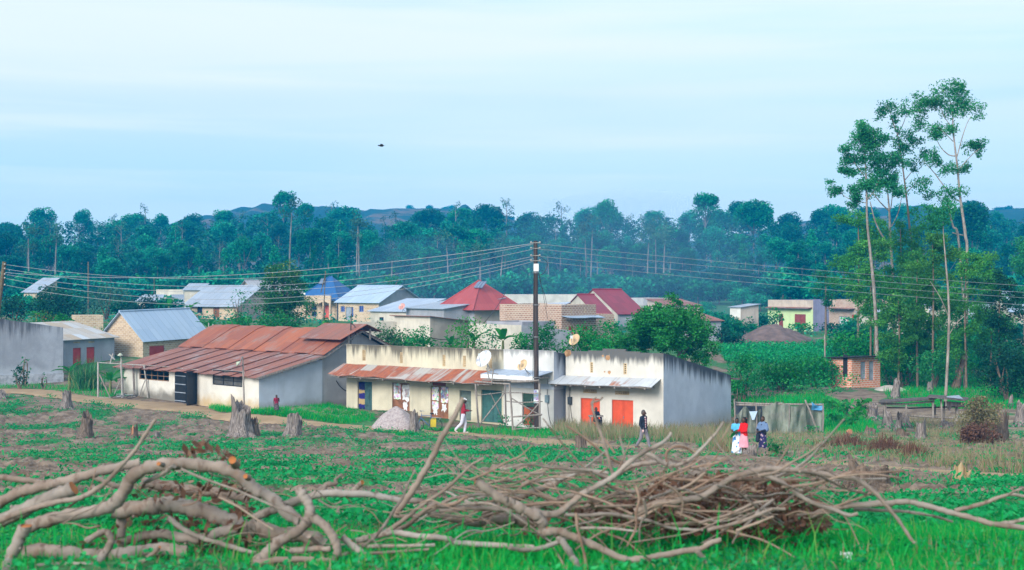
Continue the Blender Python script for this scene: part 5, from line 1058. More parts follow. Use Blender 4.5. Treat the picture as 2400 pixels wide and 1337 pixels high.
house('grey_lean_to', 'low dark grey lean-to with rusty roof edge left of the power pole', 1224, 116, 1300, 119, 800, 755, 4, 'parapet', GREY2, RUSTGREY, cat='shed')
o, f, rf = house('two_storey_brick_shop', 'tall brown brick shop with thin blue tin awning and small red shutters', 1316, 122, 1397, 125, 800, 715, 7, 'parapet', BRNB, TINP, cat='shop building', sidem=BRNB,
      ops=[('shut', 1333, 766, 1344, 784, REDP), ('shut', 1365, 765, 1376, 775, REDP), ('vent', 1338, 722, 1340, 735), ('vent', 1370, 721, 1372, 734)])
awning(o, f, 1317, 1402, 740, 744, .9, TIN, wavy=.05, n=5)
house('brick_wing', 'brick wing with a bright tin roof falling towards the power pole', 1240, 130, 1316, 126, 795, 736, 6, 'parapet', PINKB, RUSTGREY)
o_ = bpy.data.objects['brick_wing']; m = MB(); m.slab([W(1258, 735, 127.5), W(1318, 717, 124.5), W(1338, 708, 131), W(1284, 711, 133)], .05); m.build('roof_sheet', TINW, o_)
house('long_white_building', 'long low whitish building behind the pole, darkened along the top', 1180, 230, 1372, 232, 725, 691, 8, 'parapet', m_plaster('far_white', (.62, .58, .54), stain=.3), RUSTGREY, cat='building')
def gable_pair(name, label, gl, dgl, gr, dgr, er, der, yb, ye_c, yapex, roofm, wallm, sidem, lops=()):
    """gable end faces us: gl..gr is the gable wall, the long eave runs from gr away to er"""
    zb = zpy(yb, dgr); f = Fr.px(gl, dgl, gr, dgr, zb); ze = zpy(ye_c, dgr); o = thing(name, label, 'house', f.p(0, 0, zb)); Ln = f.len
    k = (er - CX) / FPX; p = f.o + f.u * Ln; dep = (k * p.y - p.x) / (f.n.x - k * f.n.y); zr = zpy(yapex, f.D(Ln / 2)); hs = openings(o, f, lops, wallm)
    zb = min(zb, ztf(f.o.x, f.o.y), ztf((f.o + f.u * Ln).x, (f.o + f.u * Ln).y)); m = MB(); wall(m, f, 0, Ln, zb - 1.5, ze, hs); m.poly([f.p(0, 0, ze), f.p(Ln, 0, ze), f.p(Ln / 2, 0, zr)]); m.build('gable_wall', wallm, o)
    m = MB(); m.quad(f.p(Ln, 0, zb - 1.5), f.p(Ln, dep, zb - 1.5), f.p(Ln, dep, ze), f.p(Ln, 0, ze)); m.quad(f.p(0, dep, zb - 1.5), f.p(0, 0, zb - 1.5), f.p(0, 0, ze), f.p(0, dep, ze)); m.quad(f.p(Ln, dep, zb - 1.5), f.p(0, dep, zb - 1.5), f.p(0, dep, ze), f.p(Ln, dep, ze)); m.poly([f.p(Ln, dep, ze), f.p(0, dep, ze), f.p(Ln / 2, dep, zr)]); m.build('side_wall', sidem, o)
    ov = .35; sl = (zr - ze) / (Ln / 2); m = MB(); m.slab([f.p(Ln + ov, -.15, ze - sl * ov + .04), f.p(Ln + ov, dep + ov, ze - sl * ov + .04), f.p(Ln / 2, dep + ov, zr + .05), f.p(Ln / 2, -.15, zr + .05)], .05); m.slab([f.p(-ov, dep + ov, ze - sl * ov + .04), f.p(-ov, -.15, ze - sl * ov + .04), f.p(Ln / 2, -.15, zr + .055), f.p(Ln / 2, dep + ov, zr + .055)], .05); rf = m.build('roof', roofm, o)
    m = MB(); m.tube([f.p(Ln / 2, -.15, zr + .07), f.p(Ln / 2, dep + ov, zr + .07)], .12, 6); m.build('ridge_cap', roofm, rf); return o, f
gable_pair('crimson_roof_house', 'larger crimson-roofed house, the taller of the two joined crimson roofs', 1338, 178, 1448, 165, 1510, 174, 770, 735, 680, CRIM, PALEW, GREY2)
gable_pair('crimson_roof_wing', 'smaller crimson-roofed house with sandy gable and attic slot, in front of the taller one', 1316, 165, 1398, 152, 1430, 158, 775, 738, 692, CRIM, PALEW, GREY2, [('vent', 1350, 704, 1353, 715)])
house('white_topped_building', 'flat grey-white building with dark stained top behind the mango tree', 1508, 212, 1572, 214, 725, 699, 7, 'parapet', m_plaster('far_stained', (.50, .50, .52), stain=.4), RUSTGREY, cat='building')
house('rusty_low_shed', 'low rusty-roofed shed right behind the mango tree', 1565, 200, 1640, 202, 730, 716, 6, 'shed', PINKW, RUSTGREY, drop=-.8)
house('sunken_rusty_shed', 'sunken shed with rusty roof peeking out beside the mango tree', 1652, 160, 1690, 161, 765, 752, 4, 'shed', GREY2, RUSTGREY, drop=-.7, cat='shed')
o, f, rf = house('white_latrine', 'little white latrine with tilted tin roof standing alone in the scrub', 1711, 182, 1736, 180, 752, 720, 2.8, 'shed', WHITEW, TINP, drop=-.35, over=.25, cat='latrine', sidem=PINKW)
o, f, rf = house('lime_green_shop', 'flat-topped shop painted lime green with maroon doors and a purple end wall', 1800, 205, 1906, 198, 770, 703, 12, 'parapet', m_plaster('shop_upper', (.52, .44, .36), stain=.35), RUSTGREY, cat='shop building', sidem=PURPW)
m = MB(); zt_ = f.zz(1850, 725); hs = [f.rect(1827, 736, 1836, 770), f.rect(1864, 737, 1889, 772)]
m2 = MB(); m2.box(f.p(.02, -.06, f.z - 1), f.u * (f.len - .04), f.n * .055, Vector((0, 0, zt_ - f.z + 1))); m2.build('painted_wall', LIMEW, o)
for r_, lb in zip(hs, ('narrow maroon door', 'wide maroon double door')): leafdoor(o, f, r_, MAROON, 2 if lb[0] == 'w' else 1, 3, -.11, label=lb)
awning(o, f, 1802, 1904, 720, 722, .9, RUSTGREY, wavy=.04, n=5)
o, f, rf = house('unfinished_brick_house', 'unfinished brick house with bare openings next to the lime green shop', 1943, 190, 2012, 183, 772, 702, 7, 'parapet', PINKB, RUSTGREY, ops=[('win', 1966, 742, 1985, 770, GREYP, WHITEP), ('door', 1996, 738, 2004, 762, REDP, 1, 2)], cat='house')
awning(o, f, 1950, 2005, 722, 723, .9, RUSTGREY, wavy=.05, n=4)
house('white_wall_house', 'low whitish house with blue-white tin roof behind the tall trunks', 2008, 172, 2062, 165, 775, 732, 6, 'shed', PALEW, TINW, drop=-1.0, over=.2)
house('tin_roof_cottage', 'tin-roofed cottage half hidden by the forked white trunk', 2108, 175, 2150, 170, 778, 740, 6, 'gable', PALEW, TINW, rise=1.6, over=.3)
house('tin_roof_store', 'small tin-roofed store glimpsed between the leafy trees', 2172, 178, 2200, 178, 778, 728, 5, 'shed', PINKW, TINW, drop=-.8, over=.3)
house('mesh_roof_cottage', 'pale-roofed cottage behind the light green young trees', 2285, 168, 2335, 168, 790, 748, 6, 'gable', PALEW, TINW, rise=1.6, over=.3)
house('edge_house', 'pale house with light blue tin roof cut by the right frame edge', 2369, 160, 2470, 160, 765, 728, 6, 'gable', PALEW, TIN, rise=2.0, over=.3)
# brick latrine
o, f, rf = house('brick_latrine', 'small red brick latrine with two grey doors and flat timber-edged roof', 1996, 111, 2063, 113, 912, 838, 2.4, 'shed', REDB, DARK, drop=.12, over=.4, cat='latrine', sidem=REDB,
      ops=[('door', 2017, 848, 2030, 889, GREYP, 1, 2), ('door', 2037, 847, 2049, 892, GREYP, 1, 2)], lops=())
m = MB(); fl = f.side(False, 2.4); s0 = fl.s_(1988) if True else 0
m.box(fl.p(1.55, -.02, f.z + .9), fl.u * .45, fl.n * .02, Vector((0, 0, 1.75))); m.build('doorway', DARK, o)
m = MB(); m.slab([f.p(-.9, -.6, f.z - .02), f.p(f.len + .4, -.6, f.z - .02), f.p(f.len + .4, 3, f.z - .02), f.p(-.9, 3, f.z - .02)], 1.2); m.build('plinth', m_plain('dusty_plinth', (.42, .37, .33), .95, .3), o)
# ---------------------------------------------------------------- dark earth mound, gravel heap
def heap(name, label, cat, px, py, wpx, hpx, mat, seed, D=None, yd=.9, kind=None):
    g = ground(px, py) if D is None else ground_at(px, D)
    if D: g.z = zpy(py, D)
    a = wpx / 2 / FPX * g.y; h = hpx / FPX * g.y; m = MB(); n, k = 40, 12
    for i in range(k + 1):
        f_ = i / k
        for j in range(n):
            q = 6.283 * j / n; r_ = a * f_ * (1 + .18 * (vnoise(math.cos(q) * 1.7 + 5, math.sin(q) * 1.7 + 5, seed) - .5)); x, y = r_ * math.cos(q), r_ * yd * math.sin(q)
            z = h * (1 - f_ ** 1.35) * (1 + .2 * float(vnoise(x * 1.3, y * 1.3, seed) - .5)) + .10 * h * float(fbm(x * 2.5, y * 2.5, seed, 3) - .5) - (.4 if i == k else 0)
            m.v.append((g.x + x, g.y + y, g.z + z))
    for i in range(k):
        for j in range(n): m.f.append((i * n + j, (i + 1) * n + j, (i + 1) * n + (j + 1) % n, i * n + (j + 1) % n)); m.m.append(0); m.sm.append(True)
    o = m.build(name, mat, None, g); tag(o, label, cat); return o
t = Nt('gravel_grains'); n1 = t.noise(9, 4); n2 = t.noise(40, 2); heap('gravel_heap', 'pale pinkish heap of crushed gravel against the shop row', 'heap', 930, 1004, 125, 56, t.bsdf(t.mix(t.ramp(t.math('ADD', t.math('MULTIPLY', n1, .5), t.math('MULTIPLY', n2, .5)), .35, .65), (.27, .22, .22), (.52, .45, .44)), .95, t.bump(n2, .8, .04), 0, .1), 4, D=79)
heap('earth_mound', 'long mound of dark earth in the green field before the lime green shop', 'mound', 1812, 803, 200, 42, m_plain('dark_earth', (.15, .105, .095), .95, .3, 1.2), 8, D=160)
# pale excavated bank beside the latrine
heap('soil_bank', 'bare pale soil bank spread beside the brick latrine', 'mound', 2085, 932, 170, 28, m_plain('pale_spoil', (.44, .39, .34), .95, .25, 1.2), 12, D=104)
# ---------------------------------------------------------------- poles and wires
DP = 78.5
def pole(name, label, px0, py0, px1, py1, D, w0, w1, mat, cat='utility pole'):
    a, b = W(px0, py0, D), W(px1, py1, D); a.z = min(a.z, ztf(a.x, a.y)); o = thing(name, label, cat, a); m = MB(); tp, tr = spline([a - Vector((0, 0, .6)), (a + b) / 2, b], [w0 / 2 / FPX * D, (w0 + w1) / 4 / FPX * D, w1 / 2 / FPX * D], 5); m.tube(tp, tr, 10, wob=.04); m.build('pole', mat, o); return o, a, b
zf = (HC - ztf(1.4, DP)) / DP * FPX + CY
o, a, b = pole('power_pole', 'tall dark tarred power pole in front of the white shop', 1258, zf + 2, 1255, 565, DP, 12.5, 10, POLE)
def near(px, py, D=DP, dy=-.2): p = W(px, py, D); p.y += dy; return p
for y in (570, 583, 600, 612):
    m = MB(); p = W(1255, y, DP)
    for k in (-1, 1): m.tube([p + Vector((0, -.12, 0)), p + Vector((k * .22, -.16, .02))], .02, 5); m.ball(p + Vector((k * .24, -.16, .03)), .055, 8, 6)
    m.build('insulator', m_plain('porcelain', (.35, .33, .30), .3, .1), o)
m = MB(); p = W(1256.5, 628, DP); m.box(p + Vector((-.14, -.19, -.2)), (.28, 0, 0), (0, .02, 0), (0, 0, .42)); m.build('number_plate', WHITEP, o)
m = MB(); p = W(1257, 930, DP); m.box(p + Vector((-.15, -.20, -.35)), (.30, 0, 0), (0, .02, 0), (0, 0, .75)); m.build('poster', PO[1], o)
m = MB()
for y in (715, 640, 790, 885): m.lathe([(.19, -.02), (.19, .02)], 10, W(1256.5, y, DP))
m.build('strap', STEEL, o)
m = MB(); m.tube(spline([near(1262, 640), near(1268, 668), near(1276, 690), near(1282, 720)], None, 3)[0], .012, 4); m.tube(spline([near(1262, 600), near(1283, 617), near(1275, 640), near(1262, 646)], None, 4)[0], .014, 4); m.tube([W(1263, 640, DP), W(1286, 760, DP + 18)], .012, 4); m.tube(spline([near(1251, 640, DP, -.17), near(1250, 760, DP, -.17), near(1249, 900, DP, -.17)], None, 3)[0], .018, 4); m.build('drop_cable', WIRED, o)
def wire(label, p0, p1, sag, r=.0115, mat=None, grp=None):
    p0, p1 = Vector(p0), Vector(p1); m = MB(); n = 40; pts = [p0.lerp(p1, i / n) - Vector((0, 0, sag * 4 * (i / n) * (1 - i / n))) for i in range(n + 1)]; m.tube(pts, r, 5)
    q = m.build('power_line', mat or WIREM, None, p0); tag(q, label, 'cable', grp); return q
for nm, y0, y1 in (('topmost', 572, 697), ('second', 584, 714), ('third', 601, 725), ('lowest', 613, 744)):
    wire(f'{nm} of the four wires running from the tarred pole towards the tall eucalypts', W(1260, y0, DP), W(2900, y1, 106), .35)
DL = 86
o2, a2, b2 = pole('power_pole', 'old brown leaning pole cut by the left frame edge', -34, 760, 10, 614, DL, 11, 9, CREO)
m = MB()
for y in (620, 630, 643, 652, 668): m.ball(W(9, y, DL) + Vector((.1, -.12, 0)), .06, 7, 5)
m.build('insulator', m_plain('porcelain', (.35, .33, .30), .3, .1), o2)
for nm, y0, y1, sg in (('topmost', 573, 620, 1.35), ('second', 584, 630, 1.55), ('third', 601, 643, 1.5), ('fourth', 606, 652, 1.75), ('lowest', 613, 668, 1.75)):
    wire(f'{nm} of the sagging wires between the tarred pole and the old brown pole', W(1251, y0, DP), W(9, y1, DL), sg)
wire('faint upper wire crossing the dark wood and leaving at the left frame edge', W(1251, 571, DP), W(-420, 560, 150), 2.9, .018)
o3, a3, b3 = pole('thin_pole', 'thin grey timber pole standing among bushes before the wood', 207, 720, 207, 614, 205, 4, 3.2, CREO, 'pole')
o3, a3, b3 = pole('thin_pole', 'slim bare pole by the flat brick house', 362, 700, 361, 650, 215, 2.2, 1.8, CREO, 'pole')
o3, a3, b3 = pole('twisted_pole', 'crooked dark pole with a side stay rising in front of the blue hipped roof', 757, 700, 763, 635, 150, 3, 2, CREO, 'pole')
m = MB(); m.tube([W(752, 686, 150), W(760, 655, 150), W(764, 640, 149.8)], [.05, .06, .05], 5); m.build('stay', CREO, o3)
wire('dark drooping service cable from the red hipped roof down over the bushes', W(1185, 685, 140), W(1010, 792, 95), 1.6, .03, WIRED)
o3, a3, b3 = pole('pale_post', 'whitish thin post behind the banana leaves beside the rusty roof', 490, 790, 489, 757, 122, 3, 2.6, WOODW, 'post')
o3, a3, b3 = pole('pale_post', 'second whitish post just right of the first beside the rusty roof', 499, 785, 499, 760, 122, 3, 2.6, WOODW, 'post')
o3, a3, b3 = pole('dead_tree', 'pale broken stem standing alone in front of the long green field', 1934, 825, 1933, 785, 128, 4, 3.5, BARKP, 'dead tree')
# street lamps
for lab, x0, y0, x1, y1, D, hx_, hy_ in (('lamp on a thin wooden post before the meshed window', 573, 948, 569, 838, 84, 560, 852), ('lamp on the white post at the corner of the post frame', 287, 938, 284, 838, 97, 284, 832)):
    o, a, b = pole('street_lamp', lab, x0, y0, x1, y1, D, 4.5 if x0 > 300 else 5, 3, WOOD if x0 > 300 else WOODW, 'lamp'); c_ = W(hx_, hy_, D) + Vector((0, -.25, 0))
    m = MB(); m.tube([b, b + Vector((0, -.1, .06)), c_ + Vector((.1, .05, .1))], .022, 5); m.build('bracket', STEEL, o)
    m = MB(); M = Matrix.Rotation(rad(-50 if x0 > 300 else 0), 3, 'Y'); m.lathe([(.03, .13), (.07, .10), (.19, -.02), (.20, -.05), (.17, -.05), (.02, -.04)], 14, c_, M); m.build('lamp_shade', m_plain('enamel_green', (.40, .44, .34), .4, .1), o); m = MB(); m.ball(c_ + M @ Vector((0, 0, -.05)), .07, 8, 6); m.build('bulb', WHITEP, o)
# satellite dishes
def dish(label, px, py, D, dia, mat, foot, yaw=-55, el=32, streak=None):
    c_ = W(px, py, D); g = Vector(foot); o = thing('satellite_dish', label, 'satellite dish', g); n_ = Vector((math.sin(rad(yaw)) * math.cos(rad(el)), -math.cos(rad(yaw)) * math.cos(rad(el)), math.sin(rad(el)))); M = n_.to_track_quat('Z', 'Y').to_matrix(); R = dia / 2; m = MB()
    pr = [(R * i / 8, .35 * R * (i / 8) ** 2) for i in range(9)]; pr = [(max(r, .002), z) for r, z in pr] + [(R * 1.02, .35 * R), (R * 1.0, .33 * R)] + [(max(R * i / 8, .002), .35 * R * (i / 8) ** 2 - .02) for i in range(7, -1, -1)]; m.lathe(pr, 28, c_, M); m.build('reflector', mat, o)
    m = MB(); f0 = c_ + M @ Vector((0, 0, R * 1.15)); low = c_ + M @ Vector((0, -R, .34 * R)); m.tube([low, f0], .018, 5); m.build('feed_arm', STEEL, o); m = MB(); m.box(f0 - Vector((.06, .06, .09)), (.13, 0, 0), (0, .13, 0), (0, 0, .17)); m.build('receiver', m_plain('feed_white', (.62, .68, .72), .5, .1), o)
    m = MB(); bk = c_ + M @ Vector((0, 0, -.04)); m.tube(spline([bk, bk - n_ * .12 + Vector((0, 0, -.1)), g + Vector((0, 0, .12)), g], None, 3)[0], .028, 6); m.tube([bk - n_ * .1 + Vector((0, 0, -.12)), g + Vector((.3, .1, -.05))], .02, 5); m.build('mast', STEEL, o)
    return o
t = Nt('scuffed_white_dish'); n1 = t.noise(3, 4, sc=(1, 1, .5)); DW = t.bsdf(t.mix(t.ramp(n1, .45, .7), (.72, .74, .78), (.30, .31, .37)), .5, None, .2)
DRUST = m_plain('tan_rusted_dish', (.62, .44, .26), .7, .3, 2.5)
fB = Fr.px(812, 90, 1298, 80, -6.55)
dish('big white scuffed satellite dish standing on the rusty awning', 1138, 844, 81.6, 1.05, DW, W(1145, 880, 81.5), -42, 30)
dish('tan rusted satellite dish above the pale tin awning', 1227, 858, 79.3, .68, DRUST, W(1240, 886, 79.3), -45, 30)
dish('tan satellite dish mounted on the grey shop parapet', 1349, 799, 80.5, .72, DRUST, W(1350, 824, 80.6), -45, 32)
dish('small pink satellite dish on the flat tin roof', 943, 720, 146, .75, m_plain('pink_dish', (.62, .32, .28), .6, .15), W(944, 731, 146.5), -30, 30)
dish('tiny white dish on a bracket beside the flowering tree', 713, 692, 150, .45, WHITEP, W(709, 702, 150), -40, 30)
# ---------------------------------------------------------------- timber frames
def timber(name, label, cat, D, parts, loc=None):
    """parts: (part name, [(px,py,dD)...], width px, material)"""
    g = W(*parts[0][1][0][:2], D); o = thing(name, label, cat, g)
    for nm, pts, w, mt in parts:
        P = [W(x, y, D + dd) for x, y, dd in pts]; m = MB()
        if len(P) > 2: P, _ = spline(P, None, 4)
        m.tube(P, [w / 2 / FPX * D * (1 + .1 * R_.uniform(-1, 1)) for _ in P], 7, wob=.12); m.build(nm, mt, o)
    return o
S = lambda x, y, d=0: (1100 + x / 6.365, 800 + y / 6.365, d)
timber('timber_scaffold', 'grey timber stall frame with crossed braces before the white shop', 'scaffold', 77.6, [
    ('post', [S(92, 640), S(115, 950), S(140, 1290)], 4.6, WOOD), ('post', [S(535, 640, 1.2), S(545, 1220, 1.2)], 4.8, WOOD), ('post', [S(598, 630), S(625, 950), S(650, 1330)], 4.6, WOOD), ('post', [S(1045, 600, .2), S(1050, 1310, .2)], 5, WOOD),
    ('beam', [S(75, 600), S(340, 625), S(600, 640)], 4.5, WOOD), ('beam', [S(190, 580, 1.0), S(560, 590, 1.0), S(1030, 605, .4)], 4, WOOD), ('beam', [S(620, 612), S(850, 605), S(1040, 585)], 4, WOOD), ('beam', [S(845, 590, .5), S(1020, 592, .3)], 3.5, WOOD),
    ('rail', [S(118, 805), S(300, 790, .3), S(520, 760, .8)], 2.6, WOOD), ('rail', [S(540, 770, 1.1), S(770, 770, .8), S(1070, 790, .3)], 2.6, WOOD), ('rail', [S(550, 895, 1.1), S(780, 915, .8), S(1090, 900, .3)], 2.6, WOOD), ('rail', [S(650, 1130), S(850, 1115), S(1085, 1095, .2)], 4, WOOD),
    ('brace', [S(160, 1240), S(520, 775, .8)], 3.4, WOOD), ('brace', [S(315, 775, .3), S(420, 1000, .6), S(515, 1220, 1.1)], 2.4, WOOD), ('brace', [S(635, 855), S(870, 1000), S(1075, 1110, .2)], 3, WOOD), ('brace', [S(660, 1310), S(880, 1110), S(1035, 930, .2)], 3, WOOD), ('rail', [S(655, 1320), S(820, 1300), S(1080, 1290, .2)], 3.4, WOOD),
    ('upright', [S(360, 410), S(345, 520), S(330, 650)], 2.8, WOOD), ('brace', [S(255, 400), S(295, 560)], 2.4, WOOD), ('brace', [S(265, 465), S(435, 495)], 2.2, WOOD)])
Z1 = lambda x, y, d=0: (x / 3.342, 600 + y / 3.342, d)
timber('post_frame', 'open frame of whitewashed posts beside the rust-roofed house', 'frame', 97, [
    ('post', [Z1(768, 832), Z1(768, 1118)], 4.6, WOODW), ('post', [Z1(945, 830, .4), Z1(965, 1115, .4)], 4.6, WOODW), ('post', [Z1(1042, 850, 1), Z1(1055, 1130, 1)], 5, WOOD), ('post', [Z1(1128, 860, 0), Z1(1148, 1000, 0), Z1(1160, 1128, 0)], 4, WOODW),
    ('rail', [Z1(770, 836), Z1(950, 848, .3), Z1(1140, 858, .2)], 2.6, WOODW), ('brace', [Z1(780, 930), Z1(860, 1105)], 2.8, WOOD), ('brace', [Z1(945, 975, .4), Z1(895, 1085, 1)], 2.2, WOODW), ('brace', [Z1(1140, 965), Z1(1090, 1095, .6)], 2.4, WOODW), ('rail', [Z1(775, 1108), Z1(960, 1118, .4), Z1(1160, 1126)], 2.6, WOODW), ('cross', [Z1(855, 770, .4), Z1(900, 815, .4)], 3, WOODW), ('cross', [Z1(885, 765, .4), Z1(862, 845, .4)], 3, WOODW)])
Z4 = lambda x, y, d=0: (1800 + x / 3.342, 600 + y / 3.342, d)
timber('wooden_frame', 'bare pole frame with a flat rail among the young trees', 'frame', 150, [('post', [Z4(1190, 620), Z4(1192, 715)], 2.6, WOODW), ('post', [Z4(1222, 625, 1.4), Z4(1222, 715, 1.4)], 2.4, WOODW), ('post', [Z4(1358, 625), Z4(1360, 700)], 2, WOODW), ('rail', [Z4(1180, 612), Z4(1420, 628)], 3, WOODW), ('rail', [Z4(1190, 622, 1.4), Z4(1415, 616, 1.4)], 2.2, WOOD), ('rail', [Z4(1300, 605, .7), Z4(1425, 650, .7)], 2, WOODW)])
# plank table / open shelter
o = timber('plank_table', 'rough open table of dark planks on short posts, right of the log stumps', 'table', 79, [
    ('post', [Z4(915, 1165), Z4(918, 1260)], 5, WOOD), ('post', [Z4(1083, 1165), Z4(1083, 1250)], 4.6, WOOD), ('post', [Z4(1293, 1150), Z4(1293, 1270)], 5.5, WOOD), ('post', [Z4(1356, 1125), Z4(1364, 1290)], 5, WOOD), ('post', [Z4(1383, 1140, 1), Z4(1378, 1290, 1)], 5, WOOD), ('post', [Z4(1480, 1180, .5), Z4(1478, 1290, .5)], 8, WOOD), ('post', [Z4(1310, 1165, 2), Z4(1308, 1250, 2)], 4.6, WOOD),
    ('beam', [Z4(885, 1160), Z4(1090, 1160), Z4(1305, 1140)], 4.5, WOOD), ('beam', [Z4(1100, 1195, .8), Z4(1300, 1188, .8), Z4(1540, 1180, .8)], 3.4, WOODD), ('beam', [Z4(930, 1190, .6), Z4(1100, 1192, .6)], 3, WOODD), ('rail', [Z4(1100, 1250, .5), Z4(1310, 1265, .5), Z4(1500, 1270, .5)], 5, WOOD)])
m = MB()
def plk(x0, y0, x1, y1, d, w, mi=0):
    a, b = W(*Z4(x0, y0)[:2], 79 + d), W(*Z4(x1, y1)[:2], 79 + d); m.box(a, b - a, Vector((0, w, .02)), Vector((0, 0, .06)), mi)
for k in range(7): plk(875 + 4 * k, 1157 - 3 * k, 1300 + 6 * k, 1132 - 3 * k, -.3 + .33 * k, .3, k % 2)
for k in range(7): plk(1262 + 3 * k, 1112 - 2 * k, 1545 + 5 * k, 1140 - 3 * k, -.5 + .33 * k, .3, (k + 1) % 2)
m.build('tabletop', [WOODD, m_bark('grey_dark_plank', (.07, .06, .06), (.17, .15, .14))], o)
m = MB(); a = [W(*Z4(x, y)[:2], 79 + d) for x, y, d in ((1395, 1105, -.3), (1525, 1118, -.3), (1495, 1090, .6), (1410, 1098, .7))]; m.slab(a, .03); o2 = m.build('tin_scrap', TINP, None, a[0]); tag(o2, 'bent pale scrap sheet lying on the plank table', 'scrap sheet')
m = MB(); a = [W(*Z4(x, y)[:2], 78.9) for x, y in ((1395, 1140), (1540, 1150), (1535, 1180), (1480, 1182), (1440, 1178), (1422, 1215), (1405, 1196))]; m.slab(a, .02); m.build('hanging_scrap', WOODD, o)
# netting enclosure
g = ground_at(1825, 83); g.z = zpy(1016, 83); DN = 83; o = thing('netting_pen', 'sagging pen of grey-green netting and dark plastic on sticks', 'pen', g)
t = Nt('worn_netting'); n1 = t.noise(1.4, 4, sc=(2.5, 1, .5)); n2 = t.noise(5, 3); cc = t.mix(t.ramp(n1, .3, .7), (.11, .13, .105), (.27, .29, .245)); b_ = t.n('ShaderNodeBsdfDiffuse'); t.l(cc, b_.inputs[0]); tr = t.n('ShaderNodeBsdfTransparent'); ms = t.n('ShaderNodeMixShader'); t.l(t.ramp(n2, .35, .7, .02, .22), ms.inputs[0]); t.l(b_.outputs[0], ms.inputs[1]); t.l(tr.outputs[0], ms.inputs[2]); t.l(ms.outputs[0], t.out.inputs[0]); NET = t.m
BLK = m_plain('dark_plastic_sheet', (.06, .075, .10), .35, .4, 4, spec=.5)
def drape(name, x0, x1, yt, yb, D, mat, amp, seed, sag=6, fold=9):
    r = np.random.default_rng(seed); m = MB(); nx, nz = 46, 12; ph = r.uniform(0, 6, 3); dp = g if False else o
    for j in range(nz + 1):
        for i in range(nx + 1):
            u, v = i / nx, j / nz; x = x0 + (x1 - x0) * u; top = yt + sag * (math.sin(u * math.pi * 3 + ph[0]) * .5 + .5) * .8; y = top + (yb - top) * v
            p = W(x, y, D); p.y += amp * (math.sin(u * fold * 1.7 + ph[1] + v * 1.9) * (.35 + .65 * v) + 2.2 * (float(vnoise(u * fold * 1.3, v * 1.6, seed)) - .5)); p.z += .10 * math.sin(u * fold * 1.1 + ph[2]) * (1 - v) ; p.x += amp * .25 * math.sin(v * 5 + u * 9); m.v.append(tuple(p))
    for j in range(nz):
        for i in range(nx): k = j * (nx + 1) + i; m.f.append((k, k + nx + 1, k + nx + 2, k + 1)); m.m.append(0); m.sm.append(True)
    return m.build(name, mat, o)
drape('plastic_sheet', 1722, 1800, 949, 1012, DN + .5, BLK, .06, 1, 3, 4); drape('net', 1726, 1782, 955, 1014, DN, NET, .12, 2, 16, 6); drape('net', 1786, 1890, 946, 1016, DN - .2, NET, .14, 3, 4, 8); drape('net', 1880, 1931, 948, 1016, DN + .1, NET, .1, 4, 5, 5)
q = drape('blue_sheet', 1902, 1931, 943, 962, DN - .1, m_plain('sky_blue_plastic', (.08, .30, .55), .4, .2), .08, 5, 4, 3); q['label'] = 'scrap of bright blue plastic over the pen corner'
for x0, y0, x1, y1, w in ((1722, 1012, 1721, 935, 4), (1773, 1014, 1772, 950, 4), (1928, 1014, 1929, 946, 4), (1918, 1018, 1887, 938, 4.5), (1848, 1014, 1850, 948, 3)):
    m = MB(); m.tube(spline([W(x0, y0 + 6, DN - .3), W((x0 + x1) / 2 + 1, (y0 + y1) / 2, DN - .35), W(x1, y1, DN - .3)], None, 3)[0], w / 2 / FPX * DN, 6, wob=.15); m.build('post', WOOD, o)
for pts in ([(1722, 944), (1780, 947), (1850, 948), (1930, 949)], [(1725, 949), (1800, 951)]):
    m = MB(); m.tube([W(x, y, DN - .05) for x, y in pts], .06, 6, wob=.15); m.build('rail', WOOD, o)
m = MB(); a = [W(x, y, DN - .5) for x, y in ((1756, 965), (1775, 964), (1768, 984), (1763, 985))]; m.slab(a, .02); q = m.build('cloth', m_plain('pale_blue_cloth', (.48, .62, .78), .85, .15), None, a[0]); tag(q, 'pale blue cloth hung to dry on the netting pen', 'cloth')
